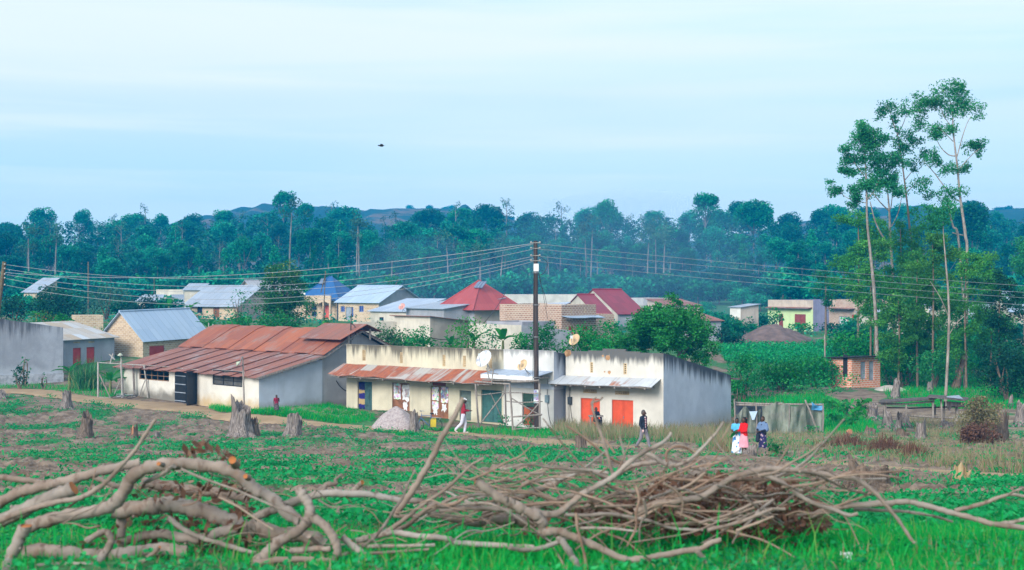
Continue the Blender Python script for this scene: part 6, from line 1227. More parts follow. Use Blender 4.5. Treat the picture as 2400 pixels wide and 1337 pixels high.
# ---------------------------------------------------------------- stumps
STW = m_bark('grey_stump', (.11, .09, .08), (.31, .265, .245), sc=(9, 9, 1.1)); STO = m_bark('cut_heartwood', (.30, .13, .07), (.42, .22, .12)); STB = m_bark('brown_stump', (.09, .065, .05), (.20, .155, .125), sc=(9, 9, 1.2)); STY = m_bark('ochre_stump', (.28, .19, .09), (.42, .32, .19), sc=(6, 6, 1.2))
STP = []
def stump(label, px, base, top, w, mat=STW, lean=0, spikes=2, flare=1.35, cut=None, seed=0, D=None, name='tree_stump', cat='tree stump'):
    r = random.Random(seed + int(px)); D = D or hit(px, base); g = W(px, base, D); h = (base - top) / FPX * D; STP.append((g.x, g.y, w / 2 / FPX * D)); R = w * .54 / FPX * D; o = thing(name, label, cat, g); m = MB(); n, K = 22, 9; prof = [r.uniform(.78, 1.2) for _ in range(n)]; ph = r.uniform(0, 6)
    sp = [max(.55, (.74 + .26 * max(0, math.cos((6.283 * j / n) * spikes * .5 + ph)) + r.uniform(-.12, .1))) for j in range(n)]
    mx = max(sp); sp = [q / mx for q in sp]
    for k in range(K + 1):
        f_ = k / K
        for j in range(n):
            q = 6.283 * j / n; rr = R * prof[j] * (flare - (flare - .72) * min(1, f_ * 1.6)) * (1 + .10 * math.sin(q * 3 + f_ * 2)) * (1 - .18 * f_ * (1 - sp[j]) * 2)
            m.v.append((g.x + rr * math.cos(q) + lean * h * f_, g.y + rr * math.sin(q), g.z - .15 + (h + .15) * f_ * sp[j]))
    for k in range(K):
        for j in range(n): m.f.append((k * n + j, k * n + (j + 1) % n, (k + 1) * n + (j + 1) % n, (k + 1) * n + j)); m.m.append(1 if cut and k > 5 and 15 <= j <= 16 else 0); m.sm.append(k < K - 1)
    b = len(m.v); m.v.append((g.x + lean * h * .8, g.y, g.z + h * .55 * min(sp) + .1))
    for j in range(n): m.f.append((K * n + j, K * n + (j + 1) % n, b)); m.m.append(1 if cut else 0); m.sm.append(False)
    m.build('trunk', [mat, STO], o)
    for k in range(4):
        q = r.uniform(3.5, 5.9) if k < 3 else r.uniform(0, 3); a = g + Vector((R * .9 * math.cos(q), R * .9 * math.sin(q), h * .12)); b_ = g + Vector((R * 2.0 * math.cos(q), R * 2.0 * math.sin(q), -.08)); mm = MB(); mm.tube(spline([g + Vector((0, 0, h * .2)), a, b_], [R * .4, R * .3, R * .1], 4)[0], spline([g, a, b_], [R * .4, R * .3, R * .1], 4)[1], 6, wob=.2); mm.build('root', mat, o)
    return o
for a in [('pale grey split stump beside the path below the papyrus clump', 154, 962, 912, 24, STW, .05, 1), ('dark stump with a reddish broken side at the weedy field edge', 197, 1037, 962, 34, STB, .12, 1, 1.6), ('small stump with an orange gash next to the upright whip', 314, 1036, 990, 26, STB, 0, 1, 1.3, (308, 1003, 8)),
          ('tiny pale grey stump beside the orange-gashed one', 367, 1034, 1006, 20, STW, 0, 1), ('big broad shattered stump with a tall spire in front of the bright grass', 568, 1036, 922, 56, STW, -.02, 2, 1.3), ('dark slab stump leaning on the big shattered one', 600, 1036, 975, 22, STB, -.1, 1), ('weathered stump at the left frame edge by the path', 4, 934, 912, 26, STW, 0, 2),
          ('two-pronged silvery stump right of the child', 682, 1033, 964, 46, STW, .15, 2, 1.2), ('smooth rounded pale stump in front of the gravel heap', 970, 1018, 957, 26, STW, 0, 1, 1.15), ('brown stump half hidden in weeds below the orange doors', 1363, 1062, 1016, 36, STB, -.1, 2), ('low mound-like stump beside the women on the path', 1752, 1088, 1040, 40, STW, .1, 1, 1.6),
          ('low golden-brown rotten stump on the bank at the frame edge', 2243, 1145, 1080, 50, STY, .2, 2, 1.4), ('short stump with an orange top behind the dry grass', 1990, 1032, 1006, 19, STB, 0, 1, 1.3, (1988, 1015, 7)), ('tall pale stump in front of the plank table', 2158, 1040, 974, 30, STW, 0, 1, 1.15), ('split grey stump under the plank table end', 2084, 1004, 958, 26, STW, -.1, 2), ('slim weathered stump between the plank table posts', 2104, 1012, 964, 18, STW, .1, 1),
          ('crooked small stump next to the slim weathered one', 2126, 1002, 966, 18, STW, -.15, 2), ('pointed grey stump in the broad-leaved plants', 2044, 985, 942, 24, STW, .05, 1), ('double pale stump on the soil bank by the latrine', 2097, 938, 886, 20, STW, .12, 1), ('little stump on the grass behind the plank table', 2179, 917, 891, 16, STW, 0, 1), ('fallen root stump lying by the dry grass heap', 2034, 1024, 996, 36, STB, .3, 2), ('wide root stump under the plank table', 2120, 1035, 1002, 40, STB, -.2, 2),
          ('reddish grooved stump inside the vine bush', 2342, 1042, 952, 32, STB, .1, 1), ('pale stump at the right frame edge behind the vine bush', 2394, 1000, 936, 26, STW, 0, 2), ('thin stump post behind the vine bush', 2369, 955, 924, 12, STW, 0, 1), ('twisted bare trunk stump beneath the leafy young trees', 2238, 912, 825, 15, BARKB, .25, 1), ('knobbly grey stump in front of the plank table posts', 2215, 1008, 985, 38, STW, .3, 2)]:
    stump(*a[:5], mat=a[5], lean=a[6], spikes=a[7], flare=a[8] if len(a) > 8 else 1.35, cut=a[9] if len(a) > 9 else None, D=None if a[2] > 930 else None)
# the large felled log in the field wrapped in roots
D = hit(2035, 1165); o = stump('big felled stump wrapped in dry roots, right of the brushwood', 2034, 1166, 1060, 128, STB, 0, 2, 1.12, None, 7, D)
g = W(2034, 1166, D); r = random.Random(4)
for k in range(26):
    q = r.uniform(3.3, 6.1); Rr = 62 / FPX * D; m = MB(); z0, z1 = r.uniform(.28, .5), r.uniform(.0, .4); dq = r.uniform(-1.1, 1.1)
    m.tube(spline([g + Vector((Rr * 1.12 * math.cos(q + dq * i / 3), Rr * 1.12 * math.sin(q + dq * i / 3) - .02, z0 + (z1 - z0) * i / 3 + r.uniform(-.03, .03))) for i in range(4)], None, 4)[0], .006, 4); m.build('root_strand', STB, o)
# ---------------------------------------------------------------- people
def remesh(mb, name, mat, parent, vox, smooth=2):
    V = np.array(mb.v) - np.array(OFF[parent.name]); me = bpy.data.meshes.new('tmp'); me.from_pydata(V.tolist(), [], mb.f); o = bpy.data.objects.new('tmp', me); COL.objects.link(o)
    md = o.modifiers.new('r', 'REMESH'); md.mode = 'VOXEL'; md.voxel_size = vox; sm = o.modifiers.new('s', 'SMOOTH'); sm.iterations = smooth; sm.factor = .5
    bpy.context.view_layer.update(); dg = bpy.context.evaluated_depsgraph_get(); nm = bpy.data.meshes.new_from_object(o.evaluated_get(dg)); bpy.data.objects.remove(o)
    nm.name = name; nm.materials.clear(); nm.materials.append(mat); nm.polygons.foreach_set('use_smooth', np.ones(len(nm.polygons), bool)); q = bpy.data.objects.new(name, nm); COL.objects.link(q); q.parent = parent; OFF[q.name] = OFF[parent.name]; return q
def cap(m, a, b, r0, r1):
    a, b = Vector(a), Vector(b); m.tube([a, a.lerp(b, .5), b], [r0, (r0 + r1) / 2, r1], 12); m.ball(a, r0, 12, 8); m.ball(b, r1, 12, 8)
SKIN = m_plain('dark_skin', (.075, .038, .024), .55, .12, 4, .02, spec=.35); HAIRM = m_plain('black_hair', (.012, .010, .010), .7, .3, 8); HAIRG = m_plain('greying_hair', (.10, .09, .09), .8, .3, 8); EYEM = m_plain('dark_eye', (.02, .015, .015), .2, .1); LIPM = m_plain('lip', (.10, .035, .03), .5, .1)
def cloth(n, c_, v=.2): return m_plain(n, c_, .9, v, 5, .2, spec=.1)
def person(label, g, Hh, yaw, pose=None, top=None, sleeves=1, trousers=None, skirt=None, hair=HAIRM, hairlong=0, extra=None, shoes=None, cat='person', headturn=0, sit=False):
    s = Hh / 1.72; yw = rad(yaw); cs, sn = math.cos(yw), math.sin(yw); o = thing('person', label, cat, g)
    def T(p): x, y, z = p; return Vector((g.x + s * (x * cs - y * sn), g.y + s * (x * sn + y * cs), g.z + s * z))
    J = dict(hl=(.09, 0, .90), kl=(.10, -.02, .49), al=(.10, .02, .08), hr=(-.09, 0, .90), kr=(-.10, -.02, .49), ar=(-.10, .02, .08), sl=(.18, 0, 1.40), el=(.235, .03, 1.12), wl=(.24, -.05, .88), sr=(-.18, 0, 1.40), er=(-.235, .03, 1.12), wr=(-.24, -.05, .88), hd=(0, -.02, 1.60)); J.update(pose or {})
    def C(m, a, b, r0, r1): cap(m, T(a), T(b), r0 * s, r1 * s)
    def add(a, b): return tuple(p + q for p, q in zip(a, b))
    b = MB()
    for x in (-.06, .06): C(b, (x, 0, .95), (x * 1.3, 0, 1.32), .095, .10)
    C(b, (-.12, 0, 1.39), (.12, 0, 1.39), .07, .07); C(b, (0, 0, 1.40), (0, -.01, 1.52), .055, .05)
    hd = J['hd']; b.ball(T(hd), .105 * s, 16, 12, 0, (.86, .98, 1.2)); ht = rad(headturn); fx = lambda x, y, z: (hd[0] + x * math.cos(ht) - y * math.sin(ht), hd[1] + x * math.sin(ht) + y * math.cos(ht), hd[2] + z)
    C(b, fx(0, -.03, -.075), fx(0, -.06, -.095), .05, .035); C(b, fx(0, -.098, .005), fx(0, -.118, -.03), .012, .02)
    for k in (-1, 1): b.ball(T(fx(.088 * k, .01, -.01)), .028 * s, 8, 6, 0, (.5, .8, 1.2))
    for q in 'lr':
        h, k, a = J['h' + q], J['k' + q], J['a' + q]; C(b, h, k, .085, .055); C(b, k, a, .055, .036); d = (0, -.15, -.045) if 'f' + q not in J else J['f' + q]; C(b, a, add(a, (0, .03, -.035)), .036, .032); C(b, a, add(a, d), .036, .026)
        e, w = J['e' + q], J['w' + q]; C(b, J['s' + q], e, .052, .040); C(b, e, w, .040, .027); dv = Vector(w) - Vector(e); dv.normalize(); k_ = 1 if q == 'l' else -1; sd = Vector((0, 1, 0)) if abs(dv.y) < .8 else Vector((1, 0, 0)); sd = (sd - dv * sd.dot(dv)).normalized(); nv = dv.cross(sd)
        pw = Vector(w); kn = pw + dv * .085; C(b, pw, kn, .026, .028)
        for i, (off, L) in enumerate(((-.030, .072), (-.010, .08), (.010, .075), (.030, .06))):
            p0 = kn + sd * off; p1 = p0 + dv * L * .5 + nv * .008 * k_; p2 = p1 + dv * L * .4 + nv * .022 * k_; C(b, p0, p1, .0095, .009); C(b, p1, p2, .009, .0075)
        p0 = pw + dv * .03 - sd * .024; p1 = p0 - sd * .03 + dv * .03; C(b, p0, p1, .011, .010); C(b, p1, p1 + dv * .03 - sd * .004, .010, .008)
    remesh(b, 'body', SKIN, o, .0105 * s)
    for k in (-1, 1): m = MB(); m.ball(T(fx(.036 * k, -.092, .015)), .013 * s, 8, 6); m.build('eye', EYEM, o)
    m = MB(); m.box(T(fx(-.025, -.104, -.062)), T(fx(.025, -.104, -.062)) - T(fx(-.025, -.104, -.062)), T(fx(-.025, -.09, -.062)) - T(fx(-.025, -.104, -.062)), Vector((0, 0, .014 * s))); m.build('mouth', LIPM, o)
    m = MB(); m.ball(T(fx(0, .022, .034)), .104 * s, 16, 10, 0, (.90, 1.0, 1.13)); m.ball(T(fx(0, .04, .0)), .094 * s, 14, 9, 0, (.9, .85, 1.05))
    if hairlong: C(m, fx(0, .08, .09), fx(0, .135, .04), .055, .05); C(m, fx(0, .135, .04), fx(0.02, .13, -.25), .05, .055); C(m, fx(.02, .13, -.25), fx(.02, .12, -.42), .055, .03)
    hm = remesh(m, 'hair', hair, o, .012 * s)
    if top:
        m = MB()
        for x in (-.065, .065): C(m, (x, 0, .93), (x, -.004, 1.16), .122, .112); C(m, (x, -.004, 1.16), (x * 1.3, 0, 1.34), .112, .115)
        C(m, (-.13, 0, 1.40), (.13, 0, 1.40), .08, .08); C(m, (0, 0, 1.40), (0, 0, 1.46), .085, .065)
        for q in 'lr':
            e, w = J['e' + q], J['w' + q]; C(m, J['s' + q], e if sleeves != .5 else tuple(np.array(J['s' + q]) * .35 + np.array(e) * .65), .072, .060)
            if sleeves == 1: C(m, e, tuple(np.array(e) * .12 + np.array(w) * .88), .060, .042)
        remesh(m, 'top', top, o, .014 * s)
    if trousers:
        m = MB(); C(m, (-.07, 0, .95), (.07, 0, .95), .12, .12)
        for q in 'lr': C(m, J['h' + q], J['k' + q], .108, .078); C(m, J['k' + q], add(J['a' + q], (0, 0, .02)), .078, .062)
        remesh(m, 'trousers', trousers, o, .014 * s)
    if skirt:
        mt, hem, wid = skirt; m = MB(); n = 28; vs = []
        for j in range(9):
            f = j / 8; z = 1.0 + (hem - 1.0) * f; kx = (J['kl'][0] + J['kr'][0]) * .5 * f
            for i in range(n):
                q = 6.283 * i / n; rr = (.15 + (wid - .15) * f ** .7) * (1 + .09 * f * math.sin(q * 6 + 1) + .04 * math.sin(q * 11)); vs.append(T((kx + rr * math.cos(q), rr * .8 * math.sin(q) - .01, z)))
        m.add(vs, [(j * n + i, j * n + (i + 1) % n, (j + 1) * n + (i + 1) % n, (j + 1) * n + i) for j in range(8) for i in range(n)], 0, True); m.build('skirt', mt, o)
    if shoes:
        for q in 'lr': m = MB(); a = J['a' + q]; d = (0, -.15, -.045) if 'f' + q not in J else J['f' + q]; C(m, add(a, (0, .04, -.04)), add(a, d), .046, .038); remesh(m, 'shoe', shoes, o, .012 * s)
    if extra: extra(o, T, s, C, fx)
    return o
def at(px, py): g = ground(px, py); return g
def hpx(g, n): return n / FPX * g.y
# man in red
g = at(1086, 1016)
def ex_red(o, T, s, C, fx):
    m = MB(); m.ball(T(fx(0, .01, .075)), .106 * s, 14, 8, 0, (.92, 1.05, .72)); C(m, fx(-.03, -.10, .06), fx(.03, -.10, .06), .03, .03); remesh(m, 'cap', cloth('white_cap', (.75, .75, .76)), o, .012 * s)
person('man in red shirt and white trousers walking past the shops, head down', g, hpx(g, 82), 90, dict(el=(.22, -.06, 1.12), wl=(.10, -.30, 1.10), er=(-.22, -.06, 1.12), wr=(-.08, -.30, 1.12), kl=(.09, -.10, .50), al=(.09, -.06, .08), kr=(-.09, .08, .50), ar=(-.09, .36, .20), fr=(0, -.06, -.13), hd=(0, -.05, 1.59)),
       cloth('red_shirt', (.32, .025, .04)), 1, cloth('white_trousers', (.60, .60, .70)), extra=ex_red, shoes=cloth('pale_shoe', (.6, .55, .5)), headturn=0)
# man in jacket
g = at(1508, 1052)
t = Nt('plaid_shirt'); sp = t.n('ShaderNodeSeparateXYZ'); t.l(t.tc(), sp.inputs[0]); a_ = t.math('SINE', t.math('MULTIPLY', sp.outputs[0], 75.)); b_ = t.math('SINE', t.math('MULTIPLY', sp.outputs[2], 60.)); cc = t.mix(t.ramp(t.math('MAXIMUM', a_, b_), .35, .5), (.50, .42, .45), (.20, .03, .05)); PLAID = t.bsdf(cc, .9)
def ex_man(o, T, s, C, fx):
    m = MB(); C(m, (0.01, -.075, .97), (0.01, -.075, 1.38), .068, .062); C(m, (0.02, -.08, 1.0), (.03, -.08, 1.3), .06, .06); remesh(m, 'shirt_front', PLAID, o, .012 * s)
    m = MB(); m.ball(T((-.27, -.16, .82)), .05 * s, 10, 7, 0, (.8, 1, 1.3)); m.build('held_cup', cloth('pink_white', (.75, .50, .50), .3), o)
person('older man in a dark open jacket over a plaid shirt walking along the path', g, hpx(g, 90), 52, dict(kl=(.10, -.16, .50), al=(.10, -.26, .10), kr=(-.10, .06, .50), ar=(-.10, .30, .12), er=(-.25, .02, 1.12), wr=(-.25, -.10, .90), el=(.25, .04, 1.12), wl=(.26, -.02, .87)), cloth('navy_jacket', (.022, .030, .050)), 1, cloth('grey_trousers', (.20, .19, .22)), hair=HAIRG, extra=ex_man, shoes=cloth('dusty_shoe', (.12, .09, .07)), headturn=12)
# three women by the netting
t = Nt('blue_floral'); v = t.n('ShaderNodeTexVoronoi'); v.inputs['Scale'].default_value = 8; t.l(t.tc(), v.inputs[0]); FLOR = t.bsdf(t.mix(t.ramp(v.outputs[0], .35, .5), (.06, .26, .62), (.72, .80, .86)), .9)
t = Nt('navy_print'); v = t.n('ShaderNodeTexVoronoi'); v.inputs['Scale'].default_value = 9; t.l(t.tc(), v.inputs[0]); NAVYP = t.bsdf(t.mix(t.ramp(v.outputs[0], .28, .38), (.46, .34, .40), (.035, .03, .12)), .9)
gA = at(1727, 1067); gB = at(1744, 1069); gC = at(1788, 1063)
def ex_leafs(o, T, s, C, fx):
    for i in range(9):
        m = MB(); a = T((.02 + .03 * (i % 3 - 1), -.26, 1.16 - .01 * i)); d = Vector((-.38 + .10 * R_.uniform(-1, 1), -.12 + .10 * (i % 3 - 1), -.26 + .07 * R_.uniform(-1, 1.4))) * s; w = d.cross(Vector((.2, 1, .4))).normalized() * .055 * s
        m.add([a - d * .35, a + w, a + d, a - w], [(0, 1, 2, 3)]); m.build('held_leaf', LF_BAN, o)
person('woman in a blue and white flowered dress hugging a bunch of big green leaves', gA, hpx(gA, 86), -15, dict(el=(.22, -.08, 1.14), wl=(.04, -.26, 1.12), er=(-.22, -.08, 1.14), wr=(-.06, -.27, 1.08)), cloth('sky_blue_top', (.10, .42, .72)), .5, skirt=(FLOR, .10, .24), extra=ex_leafs, shoes=cloth('white_shoe', (.7, .7, .72)))
def ex_scr(o, T, s, C, fx): m = MB(); m.lathe([(.03, -.02), (.055, 0), (.03, .02)], 12, T(fx(0, .115, .075))); m.build('hair_band', cloth('red_band', (.55, .06, .06)), o)
person('woman in a red jumper and pink skirt with a long black ponytail', gB, hpx(gB, 90), -62, dict(el=(.22, -.07, 1.13), wl=(.10, -.28, 1.10), er=(-.22, -.07, 1.13), wr=(-.12, -.28, 1.12)), cloth('scarlet_jumper', (.62, .015, .02)), 1, skirt=(cloth('pink_cloth', (.72, .32, .40)), .40, .26), hairlong=1, extra=ex_scr, shoes=cloth('dark_sandal', (.06, .05, .05)))
def ex_shawl(o, T, s, C, fx):
    m = MB(); 
    for x in (-.08, .08): C(m, (x, 0, 1.10), (x * 1.4, 0, 1.36), .15, .125)
    C(m, (-.19, 0, 1.37), (-.24, -.02, 1.14), .085, .11); C(m, (.19, 0, 1.37), (.24, -.02, 1.14), .085, .11); C(m, (0, 0, 1.40), (0, 0, 1.47), .09, .075); remesh(m, 'shawl', cloth('slate_blue_shawl', (.13, .20, .34)), o, .015 * s)
    m = MB(); C(m, (-.10, -.24, 1.02), (-.14, -.22, .62), .07, .10); remesh(m, 'carried_jacket', cloth('dark_jacket_cloth', (.03, .04, .06)), o, .014 * s)
person('short-haired woman in slate blue shawl and dark patterned skirt', gC, hpx(gC, 86), -48, dict(el=(.26, -.04, 1.12), wl=(.08, -.27, 1.06), er=(-.26, -.06, 1.12), wr=(-.12, -.28, 1.06)), cloth('dark_blouse', (.02, .02, .035)), 1, skirt=(NAVYP, .06, .23), hair=m_plain('brown_hair', (.05, .03, .02), .8, .3, 8), extra=ex_shawl, shoes=cloth('dark_sandal', (.06, .05, .05)))
# child on the grass
g = at(648, 972); g.y -= .0
person('small child in dark red top and patterned skirt standing before the bright grass', g, hpx(g, 46), 20, dict(el=(.23, -.06, 1.14), wl=(.09, -.20, 1.42), hd=(0, -.02, 1.58)), cloth('maroon_top', (.22, .02, .05), .5), .5, skirt=(m_plain('spotted_skirt', (.10, .08, .09), .9, .9, 14), .42, .24))
# seated figure and the passer-by at the edge
g = ground_at(1397, 76.9)
person('dark-clothed person sitting in front of the orange door behind the weeds', Vector((g.x, g.y, zpy(1003, g.y) - .36)), 1.45, 30, dict(kl=(.10, -.42, .92), al=(.10, -.44, .45), kr=(-.10, -.42, .92), ar=(-.10, -.44, .45), el=(.23, -.12, 1.14), wl=(.14, -.38, 1.0), er=(-.23, -.12, 1.14), wr=(-.14, -.38, 1.0)), cloth('dark_shirt', (.02, .022, .04)), 1, cloth('dark_trousers', (.025, .025, .03)))
m = MB(); q = Vector((g.x, g.y + .12, zpy(1003, g.y) + .62)); m.cbox(q, .8, .4, .08)
for dx in (-.3, .3): m.cbox(q + Vector((dx, 0, -.6)), .08, .3, 1.15)
o = m.build('bench', WOOD, None, q); tag(o, 'low wooden bench under the seated person by the orange door', 'bench')
g = at(1, 898); person('dark-clothed person half cut off by the left frame edge', g, hpx(g, 42), 70, dict(kl=(.1, -.1, .5), al=(.1, -.15, .09), ar=(-.1, .2, .1)), cloth('black_top', (.02, .018, .025)), .5, cloth('dark_blue_trousers', (.03, .03, .05)))
# ---------------------------------------------------------------- bicycles, jerrycan
def bicycle(label, g, s, u, up, mat):
    """g: contact of the rear wheel, u: forward, up: frame's own up"""
    u = Vector(u).normalized(); up = Vector(up).normalized(); sd = u.cross(up); P = lambda x, z, y=0: g + (u * x + up * z + sd * y) * s; o = thing('bicycle', label, 'bicycle', g)
    for x in (0, 1.05):
        M = Matrix((u, up, sd)).transposed(); w = thing('wheel', None, None, (0, 0, 0)); COL.objects.unlink(w); bpy.data.objects.remove(w)
        m = MB(); n = 28
        m.tube([P(x + .33 * math.cos(6.2832 * i / n), .33 + .33 * math.sin(6.2832 * i / n)) for i in range(n + 1)], .02 * s, 6, caps=False); q = m.build('wheel', m_plain('tyre_rubber', (.03, .03, .03), .8, .2), o)
        m = MB()
        for i in range(14): m.tube([P(x, .33), P(x + .31 * math.cos(6.28 * i / 14), .33 + .31 * math.sin(6.28 * i / 14))], .003 * s, 3)
        m.tube([P(x, .33, -.05), P(x, .33, .05)], .025 * s, 6); m.build('spokes', STEEL, q)
    m = MB()
    for a, b in (((0, .33), (.42, .30)), ((0, .33), (.33, .83)), ((.42, .30), (.30, .92)), ((.33, .83), (.86, .85)), ((.42, .30), (.88, .72)), ((.86, .95), (.90, .68)), ((.90, .68), (1.05, .33))): m.tube([P(*a), P(*b)], .018 * s, 6)
    m.build('frame', mat, o); m = MB(); m.ball(P(.28, .96), .10 * s, 10, 6, 0, (1.2, .8, .45)); m.build('saddle', m_plain('saddle_vinyl', (.02, .02, .025), .5, .2), o)
    m = MB(); m.tube(spline([P(.80, 1.08, -.26), P(.92, 1.10, -.18), P(.86, 1.02, 0), P(.92, 1.10, .18), P(.80, 1.08, .26)], None, 4)[0], .014 * s, 5); m.build('handlebar', STEEL, o)
    m = MB(); m.tube([P(-.25, .72), P(.28, .74)], .02 * s, 5); m.tube([P(-.22, .72), P(0, .36)], .012 * s, 5)
    for y in (-.08, .08): m.tube([P(-.25, .73, y), P(.26, .75, y)], .012 * s, 5)
    m.build('carrier', STEEL, o); m = MB(); m.lathe([(.10, -.01), (.10, .01)], 16, P(.42, .30), Matrix((u, up, sd)).transposed()); m.tube([P(.42, .30, .08), P(.48, .14, .08)], .012 * s, 4); m.tube([P(.42, .30, -.08), P(.36, .46, -.08)], .012 * s, 4); m.build('crank', STEEL, o); return o
g = ground_at(1024, 77.2); bicycle('blue bicycle with a carrier leaning beside the gravel heap', g + Vector((-.05, 0, .05)), 1.0, (-1, .25, 0), (.04, .12, 1), m_plain('blue_bike_paint', (.03, .10, .28), .4, .2))
m = MB(); q = W(1016, 990, 77.0); M_ = .16
m.box(q + Vector((-.15, -.22, -.24)), (.30, 0, 0), (0, .22, 0), (0, 0, .40)); m.tube([q + Vector((-.08, -.11, .16)), q + Vector((-.06, -.11, .23))], .03, 8); m.tube(spline([q + Vector((.0, -.11, .16)), q + Vector((.04, -.11, .22)), q + Vector((.11, -.11, .22)), q + Vector((.13, -.11, .15))], None, 3)[0], .018, 5)
o = m.build('jerrycan', m_plain('yellow_plastic', (.55, .42, .03), .45, .2), None, q); tag(o, 'yellow plastic jerrycan hung on the blue bicycle', 'jerrycan')
g = ground_at(268, 95.5); bicycle('bicycle lying on its side on the earth yard at the foot of the white posts', g + Vector((0, 0, .12)), 1.0, (1, -.12, .02), (.25, .95, .22), STEEL)
# ---------------------------------------------------------------- bird
c_ = W(894, 342, 60); o = thing('bird', 'small dark bird flying in the pale sky', 'bird', c_); m = MB(); m.ball(c_, .055, 10, 8, 0, (1.9, .8, .75)); m.ball(c_ + Vector((-.11, 0, .012)), .03, 8, 6); m.tube([c_ + Vector((-.13, 0, .01)), c_ + Vector((-.165, 0, .004))], [.012, .003], 5); m.add([c_ + Vector(v) for v in ((.08, -.02, 0), (.08, .02, 0), (.17, .05, .01), (.17, -.05, .01))], [(0, 1, 2, 3)])
for s_ in (-1, 1): m.add([c_ + Vector(v) for v in ((-.06, .03 * s_, .02), (.06, .03 * s_, .02), (.07, .17 * s_, .055), (-.02, .18 * s_, .06), (.05, .32 * s_, .03))], [(0, 1, 2, 3), (3, 2, 4)])
m.build('body', m_plain('dark_feather', (.02, .02, .025), .8, .2), o)
# ---------------------------------------------------------------- brushwood in front
t = Nt('smooth_bark'); n1 = t.noise(4, 5); n2 = t.noise(30, 4); n3 = t.noise(9, 3, sc=(1, 1, 1)); oi = t.n('ShaderNodeObjectInfo')
cc = t.mix(t.ramp(n1, .32, .68), (.14, .115, .10), (.35, .30, .265)); cc = t.mix(t.ramp(n3, .58, .75, 0, .55), cc, (.20, .12, .075)); cc = t.mix(t.ramp(n2, .6, .75, 0, .5), cc, (.15, .115, .09)); cc = t.mix(t.ramp(t.noise(2.2, 4, sc=(1, 1, 1)), .5, .62, 0, .55), cc, (.30, .29, .28)); cc = t.mix(t.ramp(t.noise(16, 4, sc=(1, 1, .5)), .56, .70, 0, .75), cc, (.075, .05, .04)); cc = t.mix(t.math('MULTIPLY', oi.outputs['Random'], .45), cc, (.22, .14, .10))
BRK = t.bsdf(cc, .8, t.bump(n2, .45, .006), 0, .2)
t = Nt('brown_twig_bark'); n1 = t.noise(6, 4); oi = t.n('ShaderNodeObjectInfo'); cc = t.mix(t.ramp(n1, .35, .65), (.15, .085, .06), (.30, .20, .15)); cc = t.mix(t.math('MULTIPLY', oi.outputs['Random'], .5), cc, (.34, .28, .23)); TWG = t.bsdf(cc, .85, None, 0, .15)
CUT = m_plain('fresh_cut_wood', (.36, .125, .04), .8, .35, 8)
ZO = {5: 0, 6: 600, 7: 1200, 8: 1800}
def ZP(z, x, y): return ZO[z] + x / 2.925, 880 + y / 2.925
LB = 'bare branch in the big tangle of pale branches'; RB = 'bare brown branch in the leafy brushwood heap'
def branch(label, pts, r0, r1, D, mat=None, group=None, ca=False, cb=False, dj=.25, name='branch', knots=5, seed=0):
    """pts: [(zone, x, y)] along the branch, r in zone pixels; D: how far off; kept above the ground"""
    r = random.Random(seed + int(pts[0][1] * 3 + pts[0][2])); P = []; n = len(pts); d0, d1 = r.uniform(-dj, dj), r.uniform(-dj, dj)
    for i, (z, x, y) in enumerate(pts):
        px, py = ZP(z, x, y); r0_, r1_ = r0 * .9, r1 * .9; rr = (r0_ + (r1_ - r0_) * i / max(1, n - 1)) / 2.925; d = D + d0 + (d1 - d0) * i / max(1, n - 1); dh = hit(px, min(1500, py + rr * .8)); P.append(W(px, py, min(d, dh - .02)))
    R0 = [.9 * (r0 + (r1 - r0) * i / max(1, n - 1)) / 2.925 / FPX * P[i].y for i in range(n)]; tp, tr = spline(P, R0, 7)
    tr = [q * (1 + .06 * math.sin(i * .9 + seed) + r.uniform(-.09, .09)) for i, q in enumerate(tr)]; tp = [p + Vector((r.uniform(-1, 1), 0, r.uniform(-1, 1))) * q * .14 for p, q in zip(tp, tr)]
    m = MB(); m.tube(tp, tr, 12 if r0 > 15 else 7, wob=.13, caps=False); k = 12 if r0 > 15 else 7
    vs = m.v[:k]; ve = m.v[-k:]; m.add(vs, [tuple(range(k - 1, -1, -1))], 1 if ca else 0); m.add(ve, [tuple(range(k))], 1 if cb else 0)
    for j in range(knots if r0 > 10 else 0):
        i = r.randrange(2, len(tp) - 2); g = r.uniform(0, 6.28); d = Vector((math.cos(g), -.4, math.sin(g))).normalized(); m.tube([tp[i] + d * tr[i] * .6, tp[i] + d * tr[i] * 1.25], [tr[i] * .34, tr[i] * .22], 6, 0, True, .1, 1 if r.random() < .35 else None)
    o = m.build(name, [mat or BRK, CUT], None, P[0]); tag(o, label, 'branch', group); return o
def Zs(z, *a): return [(z, a[i], a[i + 1]) for i in range(0, len(a), 2)]
